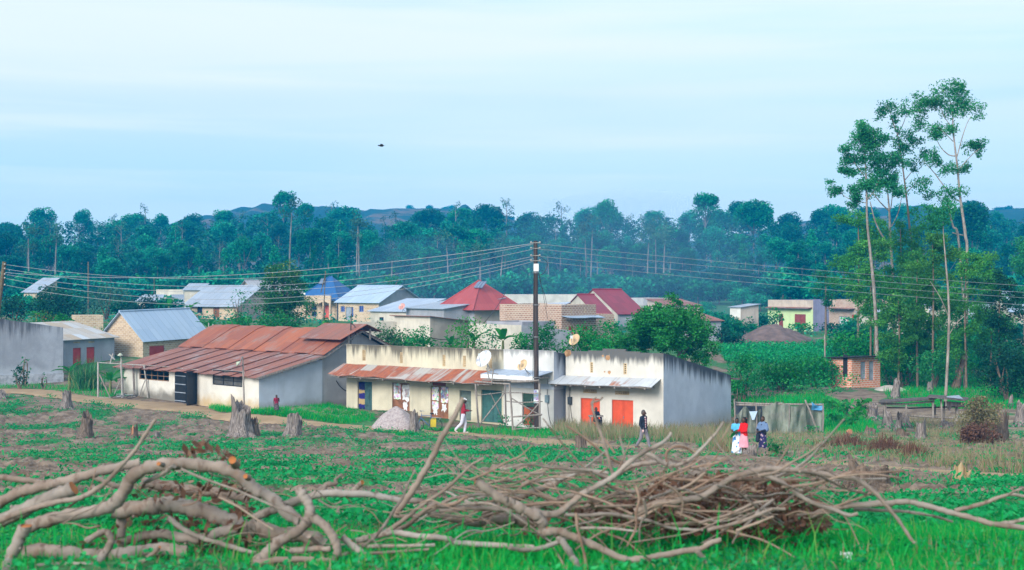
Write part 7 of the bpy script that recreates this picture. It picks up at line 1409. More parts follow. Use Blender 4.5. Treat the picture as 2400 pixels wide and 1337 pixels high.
BL = [
 ('long thick arching limb forming the top of the left-hand tangle', Zs(5, 175, 1040, 300, 1000, 500, 955, 700, 920, 800, 865, 860, 775, 905, 700, 1000, 640, 1120, 612, 1300, 610, 1500, 632, 1650, 695, 1755, 785) + Zs(6, 100, 835, 200, 930, 300, 1000), 50, 46, 8.3, 1, 0),
 ('thick limb lying low behind the arching one, running to the frame edge', Zs(5, -60, 900, 150, 800, 300, 762, 500, 712, 700, 655, 850, 620, 960, 600), 42, 34, 9.0, 0, 0),
 ('stout limb ending in a bright orange triangular cut', Zs(5, -60, 1030, 150, 930, 350, 835, 505, 775), 56, 52, 8.5, 0, 1),
 ('pale whip rising steeply out of the left tangle', Zs(5, -40, 1010, 200, 920, 380, 870, 550, 840, 680, 770, 760, 700, 850, 600, 930, 510, 1000, 400, 1068, 300), 24, 12, 8.1, 0, 0),
 ('thin brown branch entering level from the left frame edge', Zs(5, -60, 690, 200, 722, 400, 740, 600, 692, 720, 730, 810, 765), 24, 18, 9.2, 0, 0),
 ('heavy lower trunk sweeping down from under the arch to the right', Zs(5, 780, 930, 1000, 905, 1100, 890, 1250, 898, 1400, 930, 1550, 990, 1700, 1058) + Zs(6, 0, 1085 - 45, 150, 1090, 330, 1105, 460, 1160), 62, 58, 8.8, 0, 0),
 ('pale cut-ended limb slanting down into the bottom corner', Zs(5, 180, 1030, 120, 1150, 60, 1300, 20, 1420), 46, 56, 7.9, 1, 0),
 ('hooked pale branch curling over in the left tangle', Zs(5, 590, 1140, 680, 1085, 735, 1078, 762, 1140, 720, 1215, 650, 1300), 24, 32, 8.0, 0, 0),
 ('curving brown limb low in the left tangle', Zs(5, 800, 1165, 950, 1110, 1100, 1088, 1250, 1110, 1400, 1120, 1500, 1080, 1640, 1045), 34, 40, 8.7, 0, 0),
 ('shadowed log on the ground at the bottom of the left tangle', Zs(5, 60, 1235, 300, 1205, 500, 1232, 700, 1242, 900, 1222, 1100, 1195, 1280, 1215), 58, 52, 8.4, 0, 0),
 ('thin stick along the bottom edge below the left tangle', Zs(5, 120, 1345, 350, 1303, 600, 1302, 820, 1340), 22, 20, 7.9, 0, 0),
 ('twiggy stick with a broken tip in the grass under the arch', Zs(5, 810, 1315, 960, 1282, 1050, 1222, 1095, 1178), 24, 14, 8.0, 0, 1),
 ('slanting stick under the heavy lower trunk', Zs(5, 1150, 975, 1250, 1050, 1350, 1102, 1500, 1150, 1755, 1225), 22, 18, 8.6, 0, 0),
 ('short upright stub under the arch', Zs(5, 835, 960, 830, 1110), 36, 34, 8.8, 0, 0),
 ('dull leaf-hung limb behind the arch', Zs(5, 980, 735, 1150, 760, 1300, 790, 1500, 805, 1700, 850), 42, 34, 9.3, 0, 0),
 ('curved limb with an orange cut top crossing in front of the heavy trunk', Zs(6, 285, 770, 318, 820, 358, 880, 370, 950, 335, 1025, 250, 1090, 150, 1150, 60, 1235, 10, 1270), 36, 42, 8.2, 1, 0),
 ('long wavy limb reaching right across the middle of the brushwood', Zs(6, -20, 980, 150, 910, 300, 850, 450, 812, 600, 810, 750, 816, 900, 840, 1000, 860, 1130, 862, 1230, 890, 1400, 902, 1755, 925), 34, 16, 8.7, 0, 0),
 ('cut stub sticking up from the long wavy limb', Zs(6, 640, 815, 690, 770, 728, 735), 26, 20, 8.65, 0, 1),
 ('knobbly twisted stub with a thin grey tail', Zs(6, 440, 795, 490, 748, 545, 745, 545, 715, 592, 680), 26, 7, 8.8, 0, 0),
 ('tall straight pole-like branch pointing up across the shop fronts', Zs(6, 955, 950, 1040, 840, 1130, 700, 1200, 580, 1270, 430, 1350, 300, 1422, 158), 28, 19, 8.6, 0, 1),
 ('thick broken stick leaning down in the grass between the two tangles', Zs(6, 385, 965, 480, 1040, 535, 1120, 558, 1200, 530, 1290, 490, 1370), 36, 28, 8.1, 1, 0),
 ('level stick low on the grass, left of the two tangles\' gap', Zs(6, -20, 1285, 200, 1265, 450, 1265, 530, 1282), 26, 20, 8.0, 0, 0),
 ('slim whip slanting up through the long wavy limb', Zs(6, 590, 1235, 750, 1160, 830, 1090, 900, 1000, 960, 900, 1000, 850, 1050, 730, 1092, 650), 17, 6, 8.3, 0, 0),
 ('forked brown branch rising to a fine tip left of the thick cut limb', Zs(6, 880, 1085, 1000, 1000, 1100, 920, 1180, 860, 1290, 790, 1400, 690, 1480, 612, 1565, 568), 19, 8, 8.5, 0, 0),
 ('long nearly level stick in the lower middle of the brushwood', Zs(6, 690, 1135, 830, 1100, 950, 1080, 1100, 1100, 1300, 1120, 1400, 1150, 1755, 1172) + Zs(7, 150, 1180), 24, 20, 8.3, 0, 0),
 ('straight stick below the long nearly level one', Zs(6, 755, 1172, 1000, 1170, 1225, 1165), 16, 13, 8.2, 0, 0), ('thinner straight stick at the grass below the level ones', Zs(6, 735, 1222, 900, 1215, 1185, 1193), 13, 10, 8.1, 0, 0),
 ('thick stick sinking into the grass at the bottom middle', Zs(6, 590, 1105, 700, 1200, 780, 1280, 850, 1350), 26, 32, 8.1, 0, 0), ('short grey stick in the grass beside the broken leaning one', Zs(6, 240, 1205, 400, 1190, 510, 1190), 24, 20, 8.1, 0, 0), ('short slanting stick in the grass left of the gap', Zs(6, 362, 1103, 475, 1203), 18, 18, 8.2, 0, 0),
 ('brown limb passing under the forked branch', Zs(6, 925, 1085, 1050, 1020, 1150, 930, 1240, 878), 18, 18, 8.55, 0, 0), ('grey curving branch arching towards the right heap', Zs(6, 940, 965, 1100, 960, 1250, 900, 1330, 850, 1500, 820, 1625, 815), 16, 12, 8.8, 0, 0),
 ('grey log half buried between the two tangles', Zs(6, 1180, 945, 1350, 980, 1500, 1010, 1620, 990, 1755, 1000), 28, 34, 9.0, 0, 0), ('dark cut log under the right heap with an orange face', Zs(6, 1560, 965, 1700, 985) + Zs(7, 40, 1000, 200, 1010), 46, 46, 9.2, 1, 0), ('thin level branch at the junction of the tangles', Zs(6, 1255, 932, 1500, 910, 1650, 920, 1755, 932), 17, 13, 8.6, 0, 0),
 ('thick pale limb with a sawn end pointing up, bending down into the right heap', Zs(6, 1505, 722, 1600, 790, 1700, 860) + Zs(7, 0, 885, 90, 930, 180, 972, 212, 1030, 215, 1085), 36, 40, 8.3, 1, 0),
 ('long bent limb running along the grass under the right heap', Zs(7, 210, 1080, 300, 1068, 400, 1100, 480, 1132, 600, 1182, 720, 1242, 800, 1266, 900, 1258, 1050, 1230, 1200, 1200, 1290, 1190, 1360, 1150, 1432, 1128), 32, 20, 7.9, 0, 1),
 ('side stick of the bent limb reaching the bottom edge', Zs(7, 1265, 1205, 1330, 1270, 1420, 1350), 18, 22, 7.8, 0, 0), ('limb dropping from the bent limb to the bottom edge', Zs(7, 320, 1105, 380, 1190, 430, 1270, 470, 1350), 26, 26, 8.0, 0, 0),
 ('long diagonal limb crossing the right heap and reaching up past the walking man', Zs(7, 145, 935, 300, 952, 400, 882, 500, 802, 600, 750, 700, 690, 800, 600, 900, 530, 1000, 480, 1060, 440, 1092, 395), 28, 12, 8.5, 0, 0),
 ('pale grey limb sweeping from the right heap over the field and down into the grass', Zs(7, 840, 935, 1000, 880, 1150, 860, 1300, 830, 1400, 770, 1500, 710, 1650, 660, 1755, 641) + Zs(8, 100, 645, 300, 660, 450, 690, 600, 712, 680, 762, 760, 832, 830, 915, 900, 1000, 970, 1108, 1005, 1150), 28, 12, 8.6, 0, 0),
 ('upright forked twig in front of the orange doors', Zs(7, 690, 685, 660, 560, 620, 430, 580, 320, 550, 200, 600, 172, 622, 148), 15, 6, 8.8, 0, 0), ('small side fork of the upright twig', Zs(7, 555, 215, 545, 185, 578, 150), 8, 5, 8.8, 0, 0),
 ('curved grey whip reaching up beside the women', Zs(7, 895, 528, 960, 550, 1050, 608, 1150, 610, 1250, 552, 1350, 450, 1410, 382, 1452, 318), 20, 9, 8.7, 0, 0), ('looping hooked twig standing over the right heap', Zs(7, 1062, 600, 1060, 530, 1120, 490, 1200, 500, 1252, 545), 11, 8, 8.7, 0, 0),
 ('pale bent branch bulging at the left shoulder of the right heap', Zs(7, 0, 862, 130, 802, 290, 742, 350, 692, 450, 670, 560, 660, 665, 670), 28, 13, 9.0, 0, 0), ('thick grey stick lying over the left shoulder of the right heap', Zs(7, 130, 925, 250, 872, 400, 830, 560, 798), 24, 18, 8.9, 0, 0), ('pale stick inside the right heap', Zs(7, 500, 902, 620, 850, 750, 802, 860, 800), 20, 16, 8.8, 0, 0),
 ('long thin branch low across the front of the right heap', Zs(7, 365, 955, 500, 960, 650, 950, 800, 970, 950, 1002, 1100, 1050, 1310, 1062), 15, 11, 8.3, 0, 0), ('drooping white-grey twig hanging in the front of the right heap', Zs(7, 850, 762, 870, 850, 850, 950, 848, 1050, 788, 1172), 11, 8, 8.2, 0, 0), ('second drooping grey twig beside the first', Zs(7, 900, 850, 920, 950, 880, 1025, 874, 1142), 10, 7, 8.2, 0, 0),
 ('smooth limb arching over the top of the right heap', Zs(7, 715, 685, 830, 620, 950, 600, 1065, 600, 1150, 640, 1160, 690), 18, 15, 8.8, 0, 0), ('wriggling white twig in the right heap', Zs(7, 1040, 742, 1120, 790, 1170, 870, 1158, 962), 11, 7, 8.3, 0, 0), ('short blue-grey log end in the right heap', Zs(7, 1190, 705, 1320, 655), 26, 26, 9.0, 0, 0),
 ('thin branch hanging to the bottom edge in front of the right heap', Zs(7, 440, 945, 450, 1050, 480, 1160, 512, 1310), 13, 10, 7.9, 0, 0), ('brown stick pointing left from the bent limb', Zs(7, 400, 1098, 250, 1170, 100, 1200, -20, 1182), 20, 16, 8.0, 0, 0), ('level twig along the dark base of the right heap', Zs(7, 470, 1050, 650, 1048, 860, 1072), 12, 9, 8.2, 0, 0),
 ('long thin stick slanting up to the right out of the heap base', Zs(7, 1280, 1012, 1500, 950, 1650, 880, 1760, 862), 13, 10, 8.4, 0, 0), ('thin stick leading from the heap over the grass edge', Zs(7, 1340, 1062, 1550, 1010, 1700, 950, 1790, 915), 16, 12, 8.2, 0, 0), ('lowest thin stick over the bright grass edge', Zs(7, 1540, 1065, 1700, 1005, 1790, 968), 12, 9, 8.1, 0, 0),
 ('orange-brown stick crossing the top of the heap', Zs(7, 1090, 802, 1200, 760, 1325, 668), 13, 10, 8.5, 0, 0), ('level stick through the leafy top of the heap', Zs(7, 980, 702, 1300, 722, 1500, 720, 1770, 715) + Zs(8, 200, 718, 420, 722), 14, 8, 8.7, 0, 0), ('fine dark twig rising behind the heap', Zs(7, 735, 420, 760, 500, 776, 605), 6, 9, 9.2, 0, 0),
 ('slender twig slanting down behind the forked twig', Zs(7, 370, 345, 500, 430, 620, 532, 720, 592, 775, 612), 8, 11, 9.3, 0, 0), ('short bent twig beside the slender one', Zs(7, 615, 412, 705, 532), 6, 9, 9.2, 0, 0),
 ('wavy pale limb leaving the heap to the right over the grass', Zs(8, -20, 685, 100, 740, 200, 812, 300, 872, 450, 922, 550, 960, 612, 950), 20, 14, 8.5, 0, 0), ('long pale limb lying over the grass to the right frame edge', Zs(8, 290, 965, 450, 912, 600, 890, 800, 880, 950, 868, 1100, 900, 1250, 940, 1400, 980, 1550, 1020, 1800, 1050), 24, 20, 8.8, 0, 0), ('side shoot joining the long pale limb near the frame edge', Zs(8, 1590, 1022, 1700, 1002, 1800, 975), 18, 14, 8.8, 0, 0),
 ('grey branch rising from the long limb towards the right frame edge', Zs(8, 1280, 930, 1400, 900, 1500, 870, 1650, 820, 1800, 838), 18, 12, 9.0, 0, 0), ('thin forked tip above the grey branch', Zs(8, 1640, 825, 1700, 790, 1800, 762), 10, 7, 9.0, 0, 0), ('thinner grey branch parallel below the long pale limb', Zs(8, 590, 918, 850, 930, 1000, 942, 1150, 970, 1265, 1005), 15, 9, 8.9, 0, 0), ('short twig joining the sweeping limb over the felled stump', Zs(8, 440, 905, 600, 852, 722, 800), 11, 8, 8.8, 0, 0),
 ('thin dark twig slanting from the arch down to the middle', Zs(5, 1240, 640, 1400, 710, 1600, 780, 1755, 845) + Zs(6, 150, 910, 350, 992), 10, 8, 8.2, 0, 0), ('second dark twig slanting below the first under the arch', Zs(5, 1500, 835, 1640, 905, 1755, 985) + Zs(6, 120, 1060), 9, 7, 8.2, 0, 0), ('short brown limb joining the underside of the arch', Zs(5, 1195, 620, 1100, 682, 990, 735), 20, 16, 8.4, 0, 0), ('thin dark twig from the arch into the leafy middle', Zs(5, 1290, 760, 1450, 800, 1620, 880, 1755, 960), 8, 6, 8.9, 0, 0),
 ('thin brown twig reaching over the felled stump', Zs(8, 60, 708, 400, 722, 600, 712, 810, 708), 9, 5, 9.0, 0, 0), ('second thin brown twig pointing to the felled stump', Zs(8, 220, 762, 500, 790, 645, 792), 9, 5, 9.0, 0, 0)]
for i, (lb, pts, r0, r1, D, ca, cb) in enumerate(BL): branch(lb, pts, r0, r1, D, None if r0 > 14 else TWG if R_.random() < .5 else BRK, None, ca, cb, seed=i, dj=.12)
# orange knots on the arch
for z, x, y, r_ in ((5, 1590, 595, 34), (5, 1682, 700, 22), (5, 1090, 612, 18)):
    p = W(*ZP(z, x, y), 8.15); m = MB(); rr = r_ / 2.925 / FPX * 8.2; m.tube([p + Vector((0, .10, -rr)), p + Vector((rr * .2, -.02, rr * .5))], [rr * 1.0, rr * .75], 9, 0, True, .2, 1); o = m.build('branch_stub', [BRK, CUT], None, p); tag(o, f'short lopped stub with orange wood on the arching limb, {"largest" if r_ > 30 else "round brown one" if r_ > 20 else "small one on the bend"}', 'branch stub')
# thin twigs tangled all through the heaps
def twigs(n, box, D, label, group, seed, ang=(-.5, .5), L=(60, 200), rr=(.8, 2.8), name='twig'):
    r = random.Random(seed)
    for i in range(n):
        x, y = r.uniform(box[0], box[2]), r.uniform(box[1], box[3]); a = r.uniform(*ang); l = r.uniform(*L) * (1 if r.random() < .5 else -1); k = r.uniform(-.5, .5); pts = []
        for j in range(5):
            f = j / 4; pts.append((5, (x + l * f * math.cos(a + k * f)) * 2.925, (y - abs(l) * f * math.sin(a + k * f) * (1 if l > 0 else -1) + 6 * math.sin(f * 7 + i) - 880) * 2.925))
        q = r.uniform(*rr) * 2.925; branch(label, pts, q, q * .45, D + r.uniform(-.5, .5), TWG if r.random() < .7 else BRK, group, name=name, dj=.3, seed=seed + i)
twigs(200, (1120, 1100, 1930, 1240), 9.0, 'thin brown twig tangled in the leafy brushwood heap on the right', 'twigs of the leafy brushwood heap', 50)
twigs(46, (120, 1140, 820, 1300), 8.8, 'thin stick caught low among the thick limbs on the left', 'sticks among the thick limbs', 90, L=(50, 160))
twigs(26, (800, 1180, 1300, 1300), 8.6, 'thin stick lying in the grass between the two brushwood tangles', 'sticks between the brushwood tangles', 130)
twigs(12, (1500, 1090, 1950, 1170), 9.0, 'fine dry twig fanning out of the right side of the heap', 'fine twigs on the right of the heap', 170, ang=(-.15, .3), L=(80, 220), rr=(.8, 1.8))
twigs(80, (1080, 1105, 1900, 1225), 8.8, 'middling grey-brown stick woven into the brushwood heap on the right', 'sticks woven into the right heap', 210, ang=(-.35, .45), L=(120, 300), rr=(2.2, 5.0), name='brush_stick')
# dead leaves hanging in the heap and littering the grass
def leaf_litter(n, poly, D, size, seed, jit, lift=0):
    rng = np.random.default_rng(seed); p = np.array(poly); x = rng.uniform(p[:, 0].min(), p[:, 0].max(), n * 3); y = rng.uniform(p[:, 1].min(), p[:, 1].max(), n * 3); k = inpoly(x, y, poly); x, y = x[k][:n], y[k][:n]; dh = hits(x, y)
    d = np.minimum(D + rng.uniform(-jit, jit, len(x)), dh - .02) if D else dh - .01; P = np.stack([(x - CX) / FPX * d, d, HC - (y - CY) / FPX * d + lift], 1); return leaves(P, size, .45, .1, .6, rng=rng), rng.random(len(P))
V1, r1 = leaf_litter(2300, [(1480, 1170), (1560, 1120), (1700, 1110), (1860, 1130), (1930, 1180), (1950, 1240), (1800, 1262), (1560, 1250), (1400, 1225), (1330, 1200)], 9.3, .062, 1, .5)
V2, r2 = leaf_litter(420, [(1250, 1180), (1420, 1150), (1900, 1200), (1900, 1275), (1400, 1290), (1200, 1260)], 9.2, .058, 2, .5)
V3, r3 = leaf_litter(420, [(330, 1130), (560, 1120), (640, 1250), (620, 1300), (120, 1310), (280, 1230)], 9.0, .07, 3, .4); V4, r4 = leaf_litter(260, [(1750, 1250), (2380, 1240), (2390, 1330), (900, 1330), (1200, 1260)], None, .055, 4, 0)
V5, r5 = leaf_litter(60, [(400, 1060), (480, 1030), (560, 1075), (560, 1100), (420, 1095)], 8.7, .07, 6, .3)
o = np_mesh('dead_leaves', np.concatenate([V1, V2, V3, V4, V5]), 4, LF_BRN, rnd=np.concatenate([r1, r2, r3, r4, r5])); tag(o, kind='stuff')
for lab, x, y, w in (('crumpled white paper scrap in the grass below the right heap', 1458, 1296, 16), ('small white litter scrap under the heap twigs', 1460, 1278, 10), ('pale plastic scrap on the bright grass', 1715, 1266, 22), ('bluish plastic scrap on the grass near the bottom edge', 1984, 1315, 22), ('white litter scrap behind the tall pole-like branch', 1016, 1103, 12)):
    D = hit(x, y) - .05; p = W(x, y, D); s_ = w / FPX * D; m = MB(); r = random.Random(x); n = 5; vs = [p + Vector((s_ * (i / n - .5) * 1.2, r.uniform(-.3, .3) * s_, s_ * (j * .45 - .1) + r.uniform(0, .22) * s_)) for j in range(3) for i in range(n + 1)]
    m.add(vs, [(j * 6 + i, j * 6 + i + 1, j * 6 + i + 7, j * 6 + i + 6) for j in range(2) for i in range(n)]); o = m.build('litter_scrap', m_plain('litter_plastic', (.70, .74, .80), .5, .2), None, p); tag(o, lab, 'litter')
# ---------------------------------------------------------------- grass and crops
def on_ground(n, y0, y1, tmax, seed, pw=1.0):
    rng = np.random.default_rng(seed); y = (y0 ** (pw + 1) + rng.random(n) * (y1 ** (pw + 1) - y0 ** (pw + 1))) ** (1 / (pw + 1)); x = rng.uniform(-tmax, tmax, n) * y + rng.uniform(-.5, .5, n); return x, y
def in_px(n, poly, seed, zoff=0):
    rng = np.random.default_rng(seed); p = np.array(poly, float); x = rng.uniform(p[:, 0].min(), p[:, 0].max(), n * 4); y = rng.uniform(p[:, 1].min(), p[:, 1].max(), n * 4); k = inpoly(x, y, poly); x, y = x[k][:n], y[k][:n]; d = hits(x, y); X = (x - CX) / FPX * d; k = path_dist(X, d) > -.1; return np.stack([X, d, zt(X, d) + zoff], 1)[k]
x, y = on_ground(95000, 6.3, 15.5, .41, 1, .6); px_, py_ = topx(x, y, zt(x, y))
dn = fbm(x * .9, y * .9, 31, 3) + .30 * np.clip((px_ - 900) / 600, 0, 1) - .06 - np.clip((y - 11.5) / 4, 0, 1) * .38; k = np.random.default_rng(2).random(len(x)) < np.clip((dn - .40) * 3.6, .03, 1)
P = np.stack([x, y, zt(x, y)], 1)[k]; ln = np.where(vnoise(P[:, 0] * 1.4, P[:, 1] * 1.4, 6) > .62, .125, .07) * np.clip(1.15 - (P[:, 1] - 9) / 14, .5, 1.1)
V, rn = blades(P, ln, .0095, 1.0, 3); o = np_mesh('grass', V, 4, LF_GRASS, rnd=rn); tag(o, kind='stuff')
rng = np.random.default_rng(44); x, y = on_ground(26000, 6.2, 14.5, .41, 45, .6); k = fbm(x * 1.6, y * 1.6, 14, 3) > .46; x, y = x[k], y[k]; P = np.stack([x, y, zt(x, y) + rng.uniform(.01, .09, len(x))], 1); o = np_mesh('ground_cover_foliage', leaves(P, .042, .7, .8, rng=rng), 4, LF_CROP, rnd=rng.random(len(x))); tag(o, kind='stuff')
# tall single stalks poking through the branches
P = in_px(260, [(0, 1290), (2380, 1270), (2380, 1337), (0, 1337)], 9); V, rn = blades(P, .30, .010, .8, 10); P2 = in_px(160, [(1380, 1220), (1900, 1240), (1900, 1290), (1380, 1290)], 12); V2, rn2 = blades(P2, .28, .010, .9, 11)
o = np_mesh('tall_grass', np.concatenate([V, V2]), 4, LF_GRASS, rnd=np.concatenate([rn, rn2])); tag(o, kind='stuff')
P = np.stack([*on_ground(4200, 6.4, 15, .41, 151, .6)], 1); P = np.column_stack([P, zt(P[:, 0], P[:, 1])]); V, rn = blades(P, .12, .0075, 2.2, 152); o = np_mesh('straw', V, 4, LF_TAN, rnd=rn * .85); tag(o, kind='stuff')
# bean plants and weeds of the field, planted where the ground is green
x, y = on_ground(44000, 11.5, 97, .42, 21, .85); cvr = cover(x, y); pxx, pyy = topx(x, y, zt(x, y)); _pl = [topx(p.x, p.y, p.z) for p in _pp]; keep = ((y < 74) | (pyy > np.interp(pxx, [q[0] for q in _pl], [q[1] for q in _pl]) + 6)) & (np.random.default_rng(5).random(len(x)) < np.clip((cvr - .50) * 5.5, 0.025, 1)) & (path_dist(x, y) > .15); x, y, cvr = x[keep], y[keep], cvr[keep]
rng = np.random.default_rng(8); nl = np.where(y < 26, 22, np.where(y < 45, 15, 11)); idx = np.repeat(np.arange(len(x)), nl); hgt = rng.uniform(.08, .26, len(x)) * np.where(y < 20, .75, 1)
P = np.stack([x[idx] + rng.normal(size=len(idx)) * .13, y[idx] + rng.normal(size=len(idx)) * .13, 0 * x[idx]], 1); P[:, 2] = zt(P[:, 0], P[:, 1]) + hgt[idx] * rng.uniform(.25, 1.25, len(idx)) + .05
V = leaves(P, np.where(y[idx] < 26, .075, .11) * rng.uniform(.6, 1.3, len(idx)), .6, .5, rng=rng); o = np_mesh('crop_foliage', V, 4, LF_CROP, rnd=np.clip(rng.random(len(idx)) * .7 + .3 * rng.random(len(x))[idx], 0, 1)); tag(o, kind='stuff')
# weeds that grow up around each stump
rg = np.random.default_rng(88); PS = []
for sx_, sy_, sr_ in STP:
    n_ = 70; a_ = rg.uniform(0, 6.28, n_); q_ = sr_ * rg.uniform(1.0, 2.3, n_); xx, yy = sx_ + q_ * np.cos(a_), sy_ + q_ * np.sin(a_) * .8 - .1; PS.append(np.stack([xx, yy, zt(xx, yy) + rg.uniform(.03, .3, n_) * np.clip(2.4 - q_ / sr_, .3, 1)], 1))
PS = np.concatenate(PS); o = np_mesh('weeds', leaves(PS, np.clip(PS[:, 1] * .0022, .06, .16), .5, .3, rng=rg), 4, LF_CROP, rnd=rg.random(len(PS))); tag(o, kind='stuff')
# taller grey-green weeds in irregular patches
x, y = on_ground(26000, 13, 74, .42, 141, .85); k = (fbm(x / 4, y / 5, 41, 3) > .56) & (fbm(x * .8, y * .8, 43, 2) > .5) & (path_dist(x, y) > .2); P = np.stack([x, y, zt(x, y)], 1)[k]; V, rn = blades(P, .34, .028, 1.1, 142); o = np_mesh('weeds', V, 4, LF_EUC, rnd=rn); tag(o, kind='stuff')
for i in range(40):
    px, py = R_.uniform(30, 2380), R_.uniform(1012, 1105); g = ground(px, py); q = R_.uniform(0, 3.14); L_ = R_.uniform(.3, .9); d = Vector((math.cos(q), math.sin(q), 0)) * L_; m = MB(); m.tube(spline([g - d * .5 + Vector((0, 0, .06)), g + Vector((0, 0, .09 + .05 * R_.random())), g + d * .5 + Vector((0, 0, .05))], [.016, .013, .008], 3)[0], [.02, .02, .018, .016, .014, .012, .010], 5)
    o = m.build('stick', BRK if i % 2 else TWG, None, g); tag(o, 'dry stick lying among the weeds on the hoed field', 'stick', 'sticks littering the field')
# straw and dead stalks on the hoed soil
x, y = on_ground(9500, 14, 78, .42, 61, .8); P = np.stack([x, y, zt(x, y) + .06], 1); V, rn = blades(P, .22, .014, 2.6, 62); o = np_mesh('straw', V, 4, LF_TAN, rnd=rn * .9); tag(o, kind='stuff')
# bright grass bank before the rusty house, and other grass
BG = [(462, 964), (520, 950), (560, 940), (640, 934), (700, 941), (760, 950), (830, 966), (885, 980), (870, 994), (800, 994), (720, 983), (640, 976), (540, 968)]
P = in_px(15000, BG, 71); P2 = in_px(2500, [(150, 905), (240, 905), (300, 925), (220, 940), (100, 925), (0, 915), (0, 898)], 72); P3 = in_px(9000, [(2060, 900), (2250, 880), (2400, 900), (2400, 960), (2270, 960), (2090, 950)], 73); P4 = in_px(2200, [(1105, 1003), (1290, 1008), (1340, 1020), (1250, 1034), (1060, 1022)], 74); P5 = in_px(2600, [(1715, 935), (1930, 925), (1990, 960), (1960, 1010), (1935, 1015), (1930, 948), (1720, 945)], 75); P6 = in_px(2400, [(1920, 985), (2040, 985), (2060, 1015), (1935, 1020)], 76); P7 = in_px(2600, [(970, 1005), (1080, 1010), (1090, 1028), (900, 1024)], 77)
V, rn = zip(blades(P, .34, .035, .9, 81), blades(P2, .25, .03, 1, 82), blades(P3, .3, .04, 1, 83), blades(P4, .26, .03, 1, 84), blades(P5, .35, .04, 1, 85), blades(P6, .3, .035, 1, 86), blades(P7, .22, .03, 1, 87)); o = np_mesh('grass', np.concatenate(V), 4, LF_GRASS, rnd=np.concatenate(rn)); tag(o, kind='stuff')
# dry tall weeds below the grey shop and along the right bank
WD = [(1318, 1000), (1400, 996), (1555, 1003), (1712, 1006), (1735, 1040), (1720, 1066), (1600, 1048), (1440, 1040), (1330, 1032), (1290, 1020)]
P = in_px(9000, WD, 91); V, rn = blades(P, .75, .03, .8, 92); Pb = in_px(7500, [(1800, 1020), (1960, 1022), (2130, 1022), (2300, 1035), (2400, 1050), (2400, 1118), (2200, 1100), (1950, 1076), (1795, 1070)], 93); V2, rn2 = blades(Pb, .45, .03, 1.2, 94); Pc = in_px(1500, [(2130, 985), (2270, 985), (2280, 1040), (2160, 1045)], 95); V3, rn3 = blades(Pc, .45, .03, 1.2, 96)
o = np_mesh('dry_grass', np.concatenate([V, V2, V3]), 4, LF_TAN, rnd=np.concatenate([rn, rn2, rn3])); tag(o, kind='stuff')
P = in_px(2600, WD, 97); V, rn = blades(P, .6, .03, .8, 98); Pb = in_px(1800, [(1800, 1030), (2400, 1050), (2400, 1118), (1950, 1080), (1795, 1072)], 99); V2, rn2 = blades(Pb, .35, .03, 1, 100); o = np_mesh('weeds', np.concatenate([V, V2]), 4, LF_EUC, rnd=np.concatenate([rn, rn2])); tag(o, kind='stuff')
def field_leaves(name, n, poly, h, size, seed, mat):
    rng = np.random.default_rng(seed); P = in_px(n, poly, seed); P[:, 2] += rng.uniform(.0, h, len(P)); V = leaves(P, size, .6, .5, rng=rng); o = np_mesh(name, V, 4, mat, rnd=rng.random(len(P))); tag(o, kind='stuff'); return o
field_leaves('field_foliage', 9000, [(1680, 816), (1760, 806), (1990, 803), (1990, 835), (1960, 860), (1700, 850)], .5, .28, 111, LF_CROP)
field_leaves('undergrowth', 9000, [(1700, 850), (1960, 850), (2070, 840), (2400, 840), (2400, 915), (2060, 905), (1960, 930), (1720, 935)], 1.2, .2, 112, LF_BUSH)
field_leaves('undergrowth', 5000, [(0, 760), (180, 770), (560, 765), (840, 790), (1320, 800), (1320, 830), (860, 826), (480, 800), (160, 800), (0, 790)], 1.0, .25, 113, LF_BUSH)
field_leaves('undergrowth', 6500, [(0, 700), (340, 700), (700, 740), (1000, 745), (1600, 735), (1800, 740), (2400, 740), (2400, 800), (1700, 790), (700, 765), (0, 760)], 1.0, .4, 114, LF_FOR)
# big-leaved plants by the log stumps, and single weeds in the dry bank
def leafy_plant(label, px, py, wpx, hpx_, seed, leaf, mat=LF_BAN, n=60, group=None, name='leafy_plant'):
    g = ground(px, py); D = g.y; rng = np.random.default_rng(seed); P = np.stack([rng.normal(size=n) * wpx / 5 / FPX * D, rng.normal(size=n) * wpx / 6 / FPX * D, rng.uniform(.05, 1, n) * hpx_ / FPX * D], 1); V = leaves(P, leaf, .55, .3, rng=rng); o = thing(name, label, 'plant', g, group); np_mesh('leaves', V, 4, mat, o, rng.random(n)); m = MB()
    for i in range(5): q = Vector(P[i]); m.tube([g, g + q * .5 + Vector((0, 0, .05)), g + q], [.015, .012, .006], 4)
    m.build('stem', STB, o); return o
for i, (x, y, w, h) in enumerate([(1950, 965, 46, 30), (1985, 972, 50, 34), (2010, 985, 44, 26), (1960, 995, 50, 24), (2020, 960, 40, 24), (1995, 1000, 46, 22)]): leafy_plant('broad-leaved green plant in the patch left of the log stumps', x, y, w, h, 200 + i, .4, LF_BUSH if i % 2 else LF_BAN, 46, 'broad-leaved plants by the stumps')
for i, (lb, x, y, w, h) in enumerate([('leafy weed standing before the orange door', 1418, 1006, 26, 60), ('tall green weed against the grey end wall', 1628, 1012, 30, 46), ('green weed at the corner of the grey shop', 1572, 1015, 26, 44), ('bright weed in the dry grass by the walking man', 1648, 1042, 26, 26), ('weed clump at the foot of the timber stall', 1240, 1006, 44, 34), ('second weed clump under the timber stall', 1180, 1003, 34, 30), ('weed at the lamp post foot', 588, 952, 24, 30), ('weed by the netting pen', 1862, 1012, 26, 40), ('weed clump right of the netting pen', 1905, 1020, 40, 22), ('green weed right of the shawled woman', 1815, 1072, 44, 34)]): leafy_plant(lb, x, y, w, h, 230 + i, .16, LF_EUC, 90)
